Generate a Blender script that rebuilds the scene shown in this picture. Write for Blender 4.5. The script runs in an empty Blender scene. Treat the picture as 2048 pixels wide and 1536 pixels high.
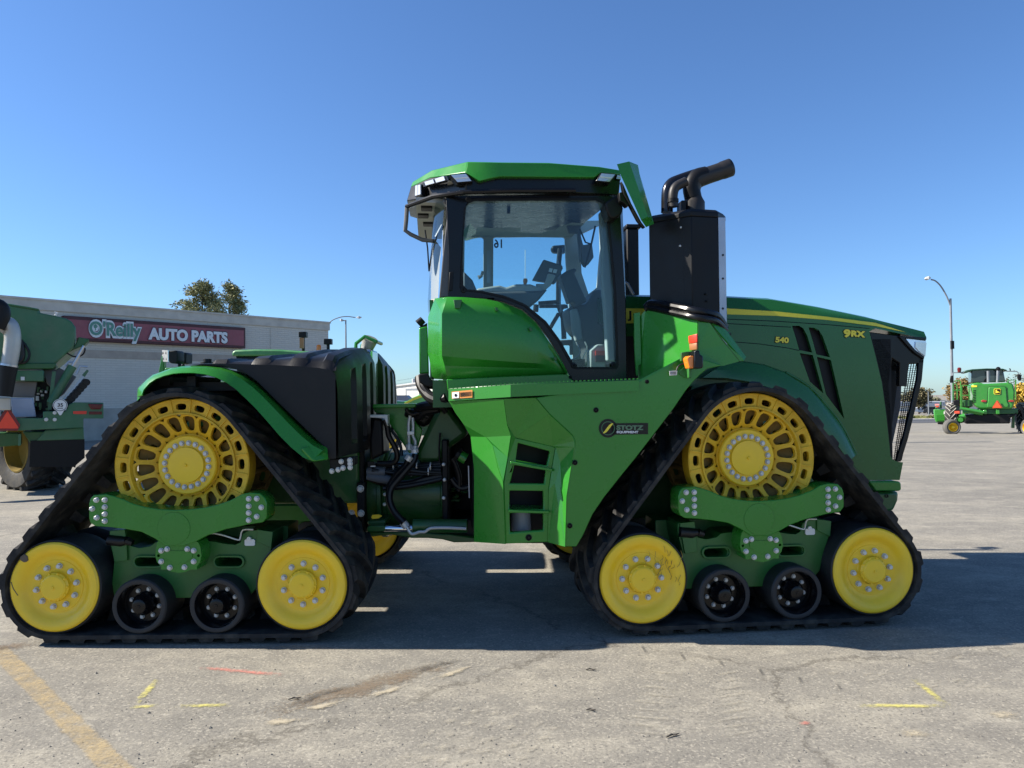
import bpy, bmesh, math, random
from mathutils import Matrix, Vector
from mathutils.geometry import tessellate_polygon
R = math.radians
random.seed(7)
S = bpy.context.scene
COL = S.collection

# ------------------------------------------------------------------ camera
FPX, PITCH, ROLL, EYE = 1500.0, R(0.97), R(0.55), 1.638
cp, sp, cr, sr = math.cos(PITCH), math.sin(PITCH), math.cos(ROLL), math.sin(ROLL)
CAM = Vector((0, 0, EYE))
right = Vector((cr, sp * sr, -cp * sr)); up = Vector((sr, -sp * cr, cp * cr)); fwd = Vector((0, cp, sp))
cam_d = bpy.data.cameras.new('camera'); cam = bpy.data.objects.new('camera', cam_d); COL.objects.link(cam)
cam.matrix_world = Matrix(((right.x, up.x, -fwd.x, 0), (right.y, up.y, -fwd.y, 0), (right.z, up.z, -fwd.z, EYE), (0, 0, 0, 1)))
cam_d.sensor_width = 36; cam_d.lens = FPX / 2048 * 36; cam_d.clip_start = 0.05; cam_d.clip_end = 3000
S.camera = cam
# ------------------------------------------------------------------ light
SUN_EL, SUN_BEHIND = 36.0, 3.5          # degrees above the horizon; degrees behind the picture plane, sun on the left
world = bpy.data.worlds.new('World'); S.world = world; world.use_nodes = True
wn = world.node_tree.nodes; wl = world.node_tree.links
sky = wn.new('ShaderNodeTexSky'); sky.sky_type = 'NISHITA'; sky.sun_disc = False
sky.sun_elevation = R(SUN_EL); sky.sun_rotation = R(-90 + SUN_BEHIND)
sky.altitude = 300; sky.air_density = 1.0; sky.dust_density = 0.4; sky.ozone_density = 2.0
bg = wn['Background']; bg.inputs['Strength'].default_value = 0.074
tint = wn.new('ShaderNodeMix'); tint.data_type = 'RGBA'; tint.blend_type = 'MULTIPLY'; tint.inputs[0].default_value = 1.0    # white balance of the whole sky
wl.new(sky.outputs[0], tint.inputs[6]); tint.inputs[7].default_value = (0.55, 0.77, 1.05, 1); wl.new(tint.outputs[2], bg.inputs['Color'])
sd = bpy.data.lights.new('sun', 'SUN'); sd.energy = 4.6; sd.angle = R(0.53); sd.color = (1.0, 0.93, 0.82)
sun = bpy.data.objects.new('sun', sd); COL.objects.link(sun)
tosun = Vector((-math.cos(R(SUN_BEHIND)) * math.cos(R(SUN_EL)), math.sin(R(SUN_BEHIND)) * math.cos(R(SUN_EL)), math.sin(R(SUN_EL))))
sun.rotation_euler = tosun.to_track_quat('Z', 'Y').to_euler(); sun.location = (-20, 5, 20)
S.view_settings.view_transform = 'Standard'; S.view_settings.look = 'None'
S.view_settings.exposure = 1.2; S.view_settings.gamma = 1.0; S.view_settings.use_curve_mapping = False

# ------------------------------------------------------------------ measuring helpers: picture ray -> point on a real plane
def ray(u, v):
    du, dv = u - 1024, v - 768
    a = cr * du - sr * dv; b = sr * du + cr * dv
    x, yc, zc = a / FPX, 1.0, -b / FPX
    return Vector((x, cp * yc - sp * zc, sp * yc + cp * zc))
class Frame:
    """a vertical plane family: x along, d away from the viewer, z up"""
    def __init__(s, X, Y, yaw):
        s.O = Vector((X, Y, 0)); c, n = math.cos(yaw), math.sin(yaw)
        s.ex = Vector((c, n, 0)); s.ed = Vector((-n, c, 0))
        s.M = Matrix.Translation(s.O) @ Matrix.Rotation(yaw, 4, 'Z')
    def v(s, u, v, d):
        r = ray(u, v); t = (d - (CAM - s.O).dot(s.ed)) / r.dot(s.ed); p = CAM + r * t - s.O
        return (p.dot(s.ex), d, p.z)
    def p(s, pts, d):
        return [(q[0], q[2]) for q in (s.v(u, v, d) for u, v in pts)]
def ground(u, v, z=0.0):
    r = ray(u, v); t = (z - EYE) / r.z; return CAM + r * t
def crop(x0, y0, k): return lambda x, y: (x0 + x / k, y0 + y / k)
c1 = crop(0, 740, 2.6256); c2 = crop(1120, 740, 2.6256); c3 = crop(780, 300, 2.8444); c4 = crop(680, 720, 3.6571)
c5 = crop(1220, 560, 3.0118); c6 = crop(240, 640, 3.6571); c8 = crop(1240, 580, 7.3143); cm = crop(1160, 310, 6.4)
cg = crop(910, 400, 4.2657); cw = crop(1830, 700, 7.6789); cs = crop(0, 590, 3.657); cj = crop(700, 730, 7.3143); ck = crop(700, 900, 7.3143)
RF = Frame(-2.2513, 5.0414, R(-0.098)); FF = Frame(1.7046, 5.1965, R(6.23)); WF = Frame(0, 0, 0)
def sst(x, a, b):
    t = min(1, max(0, (x - a) / (b - a))); return t * t * (3 - 2 * t)
def gz(x, y):
    s = 0.0228 * max(0, min(y, 80) - 9) + 0.012 * max(0, min(y, 220) - 80)
    return -s * sst(x, 2, 13)

# ------------------------------------------------------------------ materials
def nt(name):
    m = bpy.data.materials.new(name); m.use_nodes = True
    return m, m.node_tree.nodes, m.node_tree.links, m.node_tree.nodes['Principled BSDF']
def noise(n, l, scale, detail=4, rough=0.55, dim=None):
    t = n.new('ShaderNodeTexNoise'); t.inputs['Scale'].default_value = scale; t.inputs['Detail'].default_value = detail
    t.inputs['Roughness'].default_value = rough
    c = n.new('ShaderNodeNewGeometry') if dim == 'w' else n.new('ShaderNodeTexCoord')
    l.new(c.outputs['Position' if dim == 'w' else 'Object'], t.inputs['Vector']); return t
def ramp(n, l, src, stops):
    r = n.new('ShaderNodeValToRGB'); e = r.color_ramp.elements
    while len(e) < len(stops): e.new(0.5)
    for k, (p, c) in enumerate(stops):
        e[k].position = p; e[k].color = (c, c, c, 1) if not isinstance(c, tuple) else c + (1,)
    l.new(src, r.inputs['Fac']); return r
def mix(n, l, fac, a, b, mode='MIX'):
    m = n.new('ShaderNodeMix'); m.data_type = 'RGBA'; m.blend_type = mode
    for sock, v in (('Factor', fac), ('A', a), ('B', b)):
        i = [s for s in m.inputs if s.name == sock and (s.type == 'RGBA' if sock != 'Factor' else s.type == 'VALUE')][0]
        if hasattr(v, 'is_linked') or hasattr(v, 'links'): l.new(v, i)
        else: i.default_value = v + (1,) if isinstance(v, tuple) else v
    return [o for o in m.outputs if o.type == 'RGBA'][0]
def mat(name, col, rough=0.5, metal=0.0, coat=0.0, dust=0.0, dustcol=(0.33, 0.28, 0.22), dscale=6.0, bump=0.0, bscale=60, var=0.12, spec=0.5):
    m, n, l, b = nt(name)
    t = noise(n, l, dscale, 6, 0.62)
    base = mix(n, l, ramp(n, l, noise(n, l, 2.3, 3).outputs[0], [(0.3, 0.0), (0.7, 1.0)]).outputs[0],
               tuple(c * (1 - var) for c in col), tuple(min(1, c * (1 + var)) for c in col))
    if dust:
        base = mix(n, l, ramp(n, l, t.outputs[0], [(0.42, 0.0), (0.78, dust)]).outputs[0], base, dustcol)
    l.new(base, b.inputs['Base Color'])
    rr = ramp(n, l, t.outputs[0], [(0.35, rough * 0.85), (0.75, min(1, rough * 1.2 + dust * 0.5))]); l.new(rr.outputs[0], b.inputs['Roughness'])
    b.inputs['Metallic'].default_value = metal; b.inputs['Coat Weight'].default_value = coat; b.inputs['Coat Roughness'].default_value = 0.08
    b.inputs['Specular IOR Level'].default_value = spec
    if bump:
        bt = noise(n, l, bscale, 5, 0.6); bn = n.new('ShaderNodeBump'); bn.inputs['Strength'].default_value = bump; bn.inputs['Distance'].default_value = 0.01
        l.new(bt.outputs[0], bn.inputs['Height']); l.new(bn.outputs[0], b.inputs['Normal'])
    return m
def flat(name, col, rough=0.6, **k): return mat(name, col, rough, var=0.05, **k)
G = mat('green_paint', (0.026, 0.205, 0.020), 0.28, coat=0.25, dust=0.025, var=0.05, spec=0.4, bump=0.05, bscale=5)
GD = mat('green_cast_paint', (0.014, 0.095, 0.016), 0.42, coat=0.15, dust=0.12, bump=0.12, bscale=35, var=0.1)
GF = mat('green_frame_paint', (0.020, 0.135, 0.022), 0.42, coat=0.05, dust=0.06, bump=0.08, bscale=45)
GH = mat('hood_green_paint', (0.017, 0.125, 0.022), 0.28, coat=0.2, var=0.04, spec=0.4, bump=0.05, bscale=4)
GW = mat('sunlit_green_paint', (0.05, 0.23, 0.07), 0.45, dust=0.15)  # green made paler to carry sun glare on the rear tractor's roof
Y = mat('yellow_paint', (0.95, 0.62, 0.02), 0.40, coat=0.12, dust=0.28, dustcol=(0.50, 0.33, 0.08), dscale=4, var=0.06)
YC = mat('yellow_cast_paint', (0.78, 0.48, 0.018), 0.5, coat=0.05, dust=0.45, dustcol=(0.2, 0.12, 0.03), dscale=9, bump=0.3, bscale=55)
YL = flat('yellow_decal', (0.88, 0.72, 0.05), 0.4)
BK = mat('black_plastic', (0.006, 0.006, 0.0065), 0.5, dust=0.02, bump=0.05, bscale=220, spec=0.25)
BG = mat('black_gloss', (0.005, 0.005, 0.006), 0.28, coat=0.05, spec=0.3)
BM = mat('black_sheet_metal', (0.008, 0.008, 0.009), 0.45, dust=0.015, spec=0.22)
TK = mat('tank_plastic', (0.007, 0.007, 0.008), 0.45, dust=0.03, bump=0.12, bscale=180, spec=0.3)
RB = mat('rubber', (0.016, 0.016, 0.017), 0.72, dust=0.55, dustcol=(0.135, 0.122, 0.10), dscale=9, bump=0.35, bscale=40, spec=0.3)
RL = mat('roller_rubber', (0.016, 0.017, 0.019), 0.6, dust=0.18, dustcol=(0.10, 0.09, 0.08), bump=0.15)
HO = mat('hose_rubber', (0.006, 0.006, 0.007), 0.4, dust=0.02, spec=0.35)
ZN = mat('zinc_bolt', (0.62, 0.62, 0.6), 0.45, metal=0.35, dust=0.15)
ST = mat('brushed_steel', (0.5, 0.5, 0.52), 0.3, metal=0.9)
CH = mat('chrome_rod', (0.75, 0.75, 0.76), 0.08, metal=1.0, var=0.01)
SG = mat('galvanised_strip', (0.42, 0.45, 0.5), 0.35, metal=0.5)
EX = mat('exhaust_pipe', (0.028, 0.026, 0.025), 0.5, metal=0.3, dust=0.2, dustcol=(0.09, 0.06, 0.04))
CABIN = mat('cab_trim', (0.42, 0.41, 0.37), 0.7, bump=0.1)
CABD = mat('cab_trim_dark', (0.09, 0.09, 0.088), 0.6)
HEAD = mat('headliner', (0.5, 0.49, 0.45), 0.95, var=0.0, spec=0.0)
WHT = flat('white_plastic', (0.72, 0.72, 0.70), 0.5)
RED = flat('red_reflector', (0.75, 0.045, 0.02), 0.3)
ORG = flat('orange_lens', (0.85, 0.22, 0.02), 0.25, coat=0.5)
DRED = flat('dark_red_lens', (0.12, 0.008, 0.008), 0.25)
LENS = mat('lamp_lens', (0.62, 0.63, 0.64), 0.12, metal=0.4, var=0.2)
SOIL = mat('dry_mud', (0.13, 0.10, 0.07), 0.95, bump=0.5)
def glassmat(name, tint, ior=1.45, rough=0.0):
    m, n, l, b = nt(name); n.remove(b)
    t = n.new('ShaderNodeBsdfTransparent'); t.inputs[0].default_value = tint + (1,)
    g = n.new('ShaderNodeBsdfGlossy'); g.inputs['Roughness'].default_value = rough
    f = n.new('ShaderNodeFresnel'); f.inputs['IOR'].default_value = ior
    x = n.new('ShaderNodeMixShader'); l.new(f.outputs[0], x.inputs[0]); l.new(t.outputs[0], x.inputs[1]); l.new(g.outputs[0], x.inputs[2])
    l.new(x.outputs[0], n['Material Output'].inputs[0]); return m
GL = glassmat('cab_glass', (0.80, 0.93, 0.96)); GLC = glassmat('clear_lens', (0.9, 0.92, 0.95))
def worn(name, col, lo=0.42, hi=0.6, scale=5, amount=0.9, rough=0.9, fine=60):
    """paint or dust film with gaps; flat print on the ground"""
    m, n, l, b = nt(name); b.inputs['Base Color'].default_value = col + (1,); b.inputs['Roughness'].default_value = rough
    a = noise(n, l, scale, 8, 0.72, 'w'); f = noise(n, l, fine, 3, 0.6, 'w')
    s = n.new('ShaderNodeMath'); s.operation = 'ADD'; l.new(a.outputs[0], s.inputs[0])
    q = n.new('ShaderNodeMath'); q.operation = 'MULTIPLY_ADD'; l.new(f.outputs[0], q.inputs[0]); q.inputs[1].default_value = 0.5; q.inputs[2].default_value = -0.25
    l.new(q.outputs[0], s.inputs[1])
    # fades out towards the edges of its own patch (vertex attribute)
    at = n.new('ShaderNodeAttribute'); at.attribute_name = 'edge'
    s2 = n.new('ShaderNodeMath'); s2.operation = 'MULTIPLY_ADD'; l.new(at.outputs['Fac'], s2.inputs[0]); s2.inputs[1].default_value = 0.45; s2.inputs[2].default_value = -0.45
    s3 = n.new('ShaderNodeMath'); s3.operation = 'ADD'; l.new(s.outputs[0], s3.inputs[0]); l.new(s2.outputs[0], s3.inputs[1])
    r = ramp(n, l, s3.outputs[0], [(lo, 0.0), (hi, amount)])
    l.new(r.outputs[0], b.inputs['Alpha']); return m
PAINT_Y = worn('faded_yellow_line_paint', (0.50, 0.375, 0.19), 0.28, 0.8, 9, 0.8)
SPRAY_Y = worn('yellow_spray_paint', (0.60, 0.54, 0.15), 0.10, 0.62, 26, 0.85)
SPRAY_R = worn('red_spray_paint', (0.62, 0.22, 0.17), 0.16, 0.66, 26, 0.75)
DUSTP = worn('pale_dust', (0.44, 0.40, 0.315), 0.20, 0.66, 7, 0.5)
DIRT = worn('brown_dirt', (0.20, 0.15, 0.10), 0.16, 0.5, 5, 0.75, fine=40)
SANDM = worn('sand_spill', (0.44, 0.38, 0.27), 0.2, 0.55, 12, 0.85, fine=90)
DARKP = worn('dark_rubber_print', (0.085, 0.08, 0.07), 0.22, 0.6, 12, 0.6)
def asphalt():
    m, n, l, b = nt('weathered_asphalt')
    big = noise(n, l, 0.28, 6, 0.62, 'w'); mid = noise(n, l, 1.7, 8, 0.7, 'w'); fine = noise(n, l, 55, 5, 0.75, 'w'); patch = noise(n, l, 5.5, 5, 0.6, 'w')
    base = mix(n, l, ramp(n, l, big.outputs[0], [(0.34, 0.0), (0.66, 1.0)]).outputs[0], (0.190, 0.177, 0.150), (0.262, 0.243, 0.203))
    g = n.new('ShaderNodeNewGeometry')
    def streak(sx, sy, sc, det, lo, hi, amt, col, base):
        mp = n.new('ShaderNodeMapping'); mp.inputs['Scale'].default_value = (sx, sy, 1); l.new(g.outputs['Position'], mp.inputs[0])
        dn = n.new('ShaderNodeTexNoise'); dn.inputs['Scale'].default_value = sc; dn.inputs['Detail'].default_value = det; dn.inputs['Roughness'].default_value = 0.7; l.new(mp.outputs[0], dn.inputs['Vector'])
        return mix(n, l, ramp(n, l, dn.outputs[0], [(lo, 0.0), (hi, amt)]).outputs[0], base, col)
    base = streak(0.6, 1.1, 1.0, 9, 0.47, 0.66, 0.8, (0.385, 0.35, 0.275), base)          # dust drifts
    base = streak(1.5, 2.1, 2.6, 6, 0.54, 0.66, 0.55, (0.41, 0.375, 0.30), base)           # pale blotches
    base = streak(0.7, 1.1, 0.8, 8, 0.56, 0.72, 0.55, (0.125, 0.115, 0.10), base)          # darker worn areas
    base = mix(n, l, ramp(n, l, patch.outputs[0], [(0.38, 0.3), (0.56, 0.0)]).outputs[0], base, (0.15, 0.14, 0.122))
    v = n.new('ShaderNodeTexVoronoi'); v.inputs['Scale'].default_value = 95; v.inputs['Randomness'].default_value = 1.0
    wob = n.new('ShaderNodeMixRGB'); wob.blend_type = 'ADD'; wob.inputs[0].default_value = 0.012; l.new(g.outputs['Position'], wob.inputs[1]); l.new(noise(n, l, 30, 2, 0.5, 'w').outputs['Color'], wob.inputs[2]); l.new(wob.outputs[0], v.inputs['Vector'])
    sep = n.new('ShaderNodeSeparateColor'); l.new(v.outputs['Color'], sep.inputs[0])
    base = mix(n, l, ramp(n, l, sep.outputs[0], [(0.0, 0.65), (0.12, 0.0), (0.82, 0.0), (1.0, 0.6)]).outputs[0], base, mix(n, l, ramp(n, l, sep.outputs[0], [(0.45, 0.0), (0.55, 1.0)]).outputs[0], (0.10, 0.095, 0.085), (0.45, 0.41, 0.33)))
    base = mix(n, l, ramp(n, l, fine.outputs[0], [(0.32, 0.5), (0.55, 0.0)]).outputs[0], base, (0.12, 0.11, 0.097))
    base = mix(n, l, ramp(n, l, fine.outputs[0], [(0.55, 0.0), (0.72, 0.4)]).outputs[0], base, (0.42, 0.39, 0.32))
    cv = n.new('ShaderNodeTexVoronoi'); cv.feature = 'DISTANCE_TO_EDGE'; cv.inputs['Scale'].default_value = 0.13
    wv = n.new('ShaderNodeMixRGB'); wv.blend_type = 'ADD'; wv.inputs[0].default_value = 0.9
    l.new(g.outputs['Position'], wv.inputs[1]); l.new(noise(n, l, 0.9, 8, 0.75, 'w').outputs['Color'], wv.inputs[2]); l.new(wv.outputs[0], cv.inputs['Vector'])
    ck_ = n.new('ShaderNodeMath'); ck_.operation = 'MULTIPLY'
    l.new(ramp(n, l, cv.outputs[0], [(0.0, 0.6), (0.003, 0.0)]).outputs[0], ck_.inputs[0]); l.new(ramp(n, l, mid.outputs[0], [(0.43, 0.0), (0.53, 1.0)]).outputs[0], ck_.inputs[1])
    base = mix(n, l, ck_.outputs[0], base, (0.07, 0.062, 0.05))
    l.new(base, b.inputs['Base Color']); b.inputs['Roughness'].default_value = 0.92; b.inputs['Specular IOR Level'].default_value = 0.25
    bn = n.new('ShaderNodeBump'); bn.inputs['Strength'].default_value = 0.6; bn.inputs['Distance'].default_value = 0.007
    l.new(fine.outputs[0], bn.inputs['Height']); l.new(bn.outputs[0], b.inputs['Normal']); return m
ASPH = asphalt()

# ------------------------------------------------------------------ mesh builder
class MB:
    def __init__(s): s.v = []; s.f = []
    def add(s, vs, fs):
        o = len(s.v); s.v += [tuple(p) for p in vs]; s.f += [tuple(o + i for i in f) for f in fs]; return s
    def box(s, a, b):
        (x0, y0, z0), (x1, y1, z1) = a, b
        return s.add([(x0, y0, z0), (x1, y0, z0), (x1, y1, z0), (x0, y1, z0), (x0, y0, z1), (x1, y0, z1), (x1, y1, z1), (x0, y1, z1)],
                     [(0, 3, 2, 1), (4, 5, 6, 7), (0, 1, 5, 4), (1, 2, 6, 5), (2, 3, 7, 6), (3, 0, 4, 7)])
    def prism(s, pts, d0, d1, holes=()):
        loops = [list(pts)] + [list(h) for h in holes]
        flatp = [q for lp in loops for q in lp]; N = len(flatp)
        tris = tessellate_polygon([[Vector((q[0], q[1], 0)) for q in lp] for lp in loops]) if holes else None
        vs = [(q[0], d0, q[1]) for q in flatp] + [(q[0], d1, q[1]) for q in flatp]; fs = []
        if tris: fs += [tuple(t) for t in tris] + [tuple(N + i for i in reversed(t)) for t in tris]
        else: fs += [tuple(range(N)), tuple(N + i for i in reversed(range(N)))]
        o = 0
        for lp in loops:
            k = len(lp)
            for i in range(k):
                a, b = o + i, o + (i + 1) % k; fs.append((a, b, N + b, N + a))
            o += k
        return s.add(vs, fs)
    def lathe(s, prof, n=32, c=(0, 0), cap0=False, cap1=False, ph=0.0):
        """revolve (r, d) about the d axis through (x, z) = c"""
        vs = []; fs = []; K = len(prof)
        for i in range(n):
            a = 2 * math.pi * i / n + ph; ca, sa = math.cos(a), math.sin(a)
            vs += [(c[0] + r * ca, d, c[1] + r * sa) for r, d in prof]
        for i in range(n):
            j = (i + 1) % n
            for k in range(K - 1): fs.append((i * K + k, j * K + k, j * K + k + 1, i * K + k + 1))
        if cap0: fs.append(tuple(i * K for i in range(n)))
        if cap1: fs.append(tuple(i * K + K - 1 for i in reversed(range(n))))
        return s.add(vs, fs)
    def tube(s, path, r, n=8, cap=True):
        P = [Vector(p) for p in path]; K = len(P); rs = r if isinstance(r, (list, tuple)) else [r] * K
        vs = []; t = (P[1] - P[0]).normalized(); a = t.orthogonal().normalized()
        for i in range(K):
            t = (P[min(i + 1, K - 1)] - P[max(i - 1, 0)]).normalized(); a = (a - t * a.dot(t)).normalized(); b = t.cross(a)
            for k in range(n):
                g = 2 * math.pi * k / n; vs.append(P[i] + (a * math.cos(g) + b * math.sin(g)) * rs[i])
        fs = [(i * n + k, i * n + (k + 1) % n, (i + 1) * n + (k + 1) % n, (i + 1) * n + k) for i in range(K - 1) for k in range(n)]
        if cap: fs += [tuple(reversed(range(n))), tuple((K - 1) * n + k for k in range(n))]
        return s.add(vs, fs)
    def loft(s, secs, cap=True, closed=True):
        n = len(secs[0]); vs = [p for q in secs for p in q]; fs = []
        for i in range(len(secs) - 1):
            for k in range(n if closed else n - 1):
                fs.append((i * n + k, i * n + (k + 1) % n, (i + 1) * n + (k + 1) % n, (i + 1) * n + k))
        if cap and closed: fs += [tuple(reversed(range(n))), tuple((len(secs) - 1) * n + k for k in range(n))]
        return s.add(vs, fs)
    def mesh(s, name, m, smooth=35, recalc=True):
        me = bpy.data.meshes.new(name); bm = bmesh.new()
        bv = [bm.verts.new(p) for p in s.v]
        for f in s.f:
            try: bm.faces.new([bv[i] for i in f])
            except ValueError: pass
        if recalc: bmesh.ops.recalc_face_normals(bm, faces=bm.faces)
        bm.to_mesh(me); bm.free()
        if m: me.materials.append(m)
        if smooth:
            me.polygons.foreach_set('use_smooth', [True] * len(me.polygons)); me.set_sharp_from_angle(angle=R(smooth))
        return me
def smoothpath(pts, k=6):
    P = [Vector(p) for p in pts]; P = [P[0] * 2 - P[1]] + P + [P[-1] * 2 - P[-2]]; out = []
    for i in range(1, len(P) - 2):
        for j in range(k):
            t = j / k; a, b, c, d = P[i - 1], P[i], P[i + 1], P[i + 2]
            out.append(0.5 * (2 * b + (c - a) * t + (2 * a - 5 * b + 4 * c - d) * t * t + (3 * b - a - 3 * c + d) * t ** 3))
    return out + [P[-2]]
I4 = Matrix.Identity(4); WM = {}
def link(o, parent=None, M=I4):
    COL.objects.link(o); WM[o.name] = M.copy()
    if parent: o.parent = parent; o.matrix_basis = WM[parent.name].inverted() @ M
    else: o.matrix_basis = M
    return o
def ob(name, me, parent=None, M=I4, bevel=0, kind=None, solid=0, label=None):
    o = bpy.data.objects.new(name, me); link(o, parent, M)
    if solid:
        q = o.modifiers.new('thickness', 'SOLIDIFY'); q.thickness = solid; q.offset = 0
    if bevel:
        q = o.modifiers.new('bevel', 'BEVEL'); q.width = bevel; q.segments = 2; q.limit_method = 'ANGLE'; q.angle_limit = R(28)
    if kind: o['kind'] = kind
    if label: o['label'] = label
    return o
def thing(name, label, cat, M=I4, group=None):
    o = bpy.data.objects.new(name, None); o.empty_display_size = 0.3; link(o, None, M); tag(o, label, cat, group); return o
def tag(o, label, cat, group=None):
    o['label'] = label; o['category'] = cat
    if group: o['group'] = group
    return o
def T(x, y, z): return Matrix.Translation((x, y, z))
def text_mesh(s, size, depth, m, weight=0.0, sx=1.0, align='LEFT', spacing=1.0):
    cu = bpy.data.curves.new('text', 'FONT'); cu.body = s; cu.size = size; cu.extrude = depth / 2; cu.offset = weight
    cu.align_x = align; cu.space_character = spacing; cu.resolution_u = 4
    o = bpy.data.objects.new('text', cu); COL.objects.link(o); dg = bpy.context.evaluated_depsgraph_get(); dg.update()
    me = bpy.data.meshes.new_from_object(o.evaluated_get(dg)); bpy.data.objects.remove(o); bpy.data.curves.remove(cu)
    # curve text lies in xy facing +z: stand it up in xz facing -d (towards the viewer)
    me.transform(Matrix(((sx, 0, 0, 0), (0, 0, -1, 0), (0, 1, 0, 0), (0, 0, 0, 1)))); me.materials.clear(); me.materials.append(m); return me
def hexbolt(r, h):
    b = MB(); b.lathe([(r * 1.28, 0), (r * 1.28, -0.3 * h), (r, -0.3 * h)], 14); b.lathe([(r, -0.28 * h), (r, -0.9 * h), (r * 0.8, -h)], 6, cap1=True)
    return b.mesh('bolt', ZN, 20)
def slotted(mb, n, r0, r1, df0, df1, ri, ro, hi, ho, th, K=16, ph=0.0):
    """ring of n sectors, each with one rounded slot; depth runs from df0 at r0 to df1 at r1, thickness th"""
    for s in range(n):
        a0 = 2 * math.pi * s / n + ph; hs = math.pi / n
        outer = []; hole = []
        for k in range(K):
            g = 2 * math.pi * k / K; cx, sx = math.cos(g), math.sin(g)
            m_ = max(abs(cx), abs(sx)); ux, uy = cx / m_, sx / m_            # square loop
            outer.append((a0 + ux * hs, (r0 + r1) / 2 + uy * (r1 - r0) / 2))
            e = 0.62; px = math.copysign(abs(cx) ** e, cx); py = math.copysign(abs(sx) ** e, sx)
            hw = hi + (ho - hi) * (py + 1) / 2
            hole.append((a0 + px * hw, (ri + ro) / 2 + py * (ro - ri) / 2))
        def pt(q, off):
            a, r = q; return (r * math.cos(a), df0 + (df1 - df0) * (r - r0) / (r1 - r0) + off, r * math.sin(a))
        vs = [pt(q, 0) for q in outer] + [pt(q, 0) for q in hole] + [pt(q, th) for q in hole] + [pt(q, th) for q in outer]
        fs = []
        for k in range(K):
            j = (k + 1) % K
            for L in range(3): fs.append((L * K + k, L * K + j, (L + 1) * K + j, (L + 1) * K + k))
        mb.add(vs, fs)
    return mb

# ------------------------------------------------------------------ ground
def sheet(name, xs, ys, m, lift=0.0, kind='structure'):
    b = MB(); nx = len(xs)
    b.v = [(x, y, gz(x, y) + lift) for y in ys for x in xs]
    b.f = [(j * nx + i, j * nx + i + 1, (j + 1) * nx + i + 1, (j + 1) * nx + i) for j in range(len(ys) - 1) for i in range(nx - 1)]
    o = ob(name, b.mesh(name, m, 60, recalc=False)); o['kind'] = kind; return o
def rng(a, b, n): return [a + (b - a) * i / n for i in range(n + 1)]
gx = [-900, -300, -120, -60, -30] + rng(-16, 0, 8) + rng(2, 14, 12) + [18, 25, 40, 70, 130, 300, 900]
gy = [-300, -80, -30, -10, 0, 5, 9, 12] + rng(15, 80, 14) + [100, 130, 170, 220, 400, 900, 1800]
sheet('ground', gx, gy, ASPH)
ROADM = mat('road_asphalt', (0.075, 0.075, 0.078), 0.9, var=0.15)
rx = rng(2, 14, 12) + [20, 40, 70, 120, 200]
sheet('road', rx, [81, 86, 93], ROADM, 0.02)
CONC = mat('concrete', (0.42, 0.40, 0.36), 0.9, bump=0.2, dust=0.2)
sheet('pavement', rx, [93.6, 97], CONC, 0.13)
kb = MB()
for a, b in zip(rx[:-1], rx[1:]):
    kb.loft([[(q, 93, gz(q, 93) - 0.05), (q, 93.6, gz(q, 93) - 0.05), (q, 93.6, gz(q, 93) + 0.135), (q, 93, gz(q, 93) + 0.135)] for q in (a, b)])
o = ob('kerb', kb.mesh('kerb', CONC, 0)); o['kind'] = 'structure'
GR = mat('verge_grass', (0.11, 0.12, 0.035), 0.95, dust=0.6, dustcol=(0.22, 0.18, 0.07), dscale=1.2, bump=0.6, bscale=8)
vb = MB()
for i in range(2600):
    x = random.uniform(30, 110); y = random.uniform(97.2, 118); h = random.uniform(0.06, 0.22); w = random.uniform(0.15, 0.4); z = gz(x, y) + 0.05; a = random.uniform(0, 3.1)
    dx, dy = math.cos(a) * w, math.sin(a) * w
    vb.add([(x - dx, y - dy, z), (x + dx, y + dy, z), (x, y, z + h)], [(0, 1, 2)])
sheet('verge', rx, [97, 104, 112, 120], GR, 0.05)
o = ob('verge_grass', vb.mesh('verge_grass', GR, 0, recalc=False)); o['kind'] = 'stuff'

def decal(name, poly, m, lift=0.004, inset=0.85):
    """flat film on the ground with a feathered border; poly in picture pixels"""
    P = [ground(u, v) for u, v in poly]; c = sum((Vector((p.x, p.y, 0)) for p in P), Vector()) / len(P); n = len(P)
    me = bpy.data.meshes.new(name)
    vs = [(p.x, p.y, lift) for p in P] + [(p.x + (c.x - p.x) * inset, p.y + (c.y - p.y) * inset, lift) for p in P]
    fs = [(i, (i + 1) % n, n + (i + 1) % n, n + i) for i in range(n)] + [tuple(n + i for i in range(n))]
    me.from_pydata(vs, [], fs); at = me.attributes.new('edge', 'FLOAT', 'POINT'); at.data.foreach_set('value', [0.0] * n + [1.0] * n)
    me.materials.append(m); o = ob(name, me); o['kind'] = 'structure'; return o
def stripe(name, a, b, w, m, lift=0.004, feather=0.3):
    A, B = ground(*a), ground(*b); t = (B - A); t.z = 0; L = t.length; t.normalize(); s = Vector((-t.y, t.x, 0)); n = max(2, int(L / 0.15))
    me = bpy.data.meshes.new(name); vs = []; ed = []
    offs = [-0.5, -0.5 + feather, 0.5 - feather, 0.5]
    for i in range(n + 1):
        p = A + t * (L * i / n); ww = w * (1 + random.uniform(-0.06, 0.06))
        for k, q in enumerate(offs):
            r = p + s * (ww * q); vs.append((r.x, r.y, lift)); ed.append(0.0 if k in (0, 3) or i in (0, n) else 1.0)
    fs = [(i * 4 + k, i * 4 + k + 1, i * 4 + k + 5, i * 4 + k + 4) for i in range(n) for k in range(3)]
    me.from_pydata(vs, [], fs); at = me.attributes.new('edge', 'FLOAT', 'POINT'); at.data.foreach_set('value', ed)
    me.materials.append(m); o = ob(name, me); o['kind'] = 'structure'; return o
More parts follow.
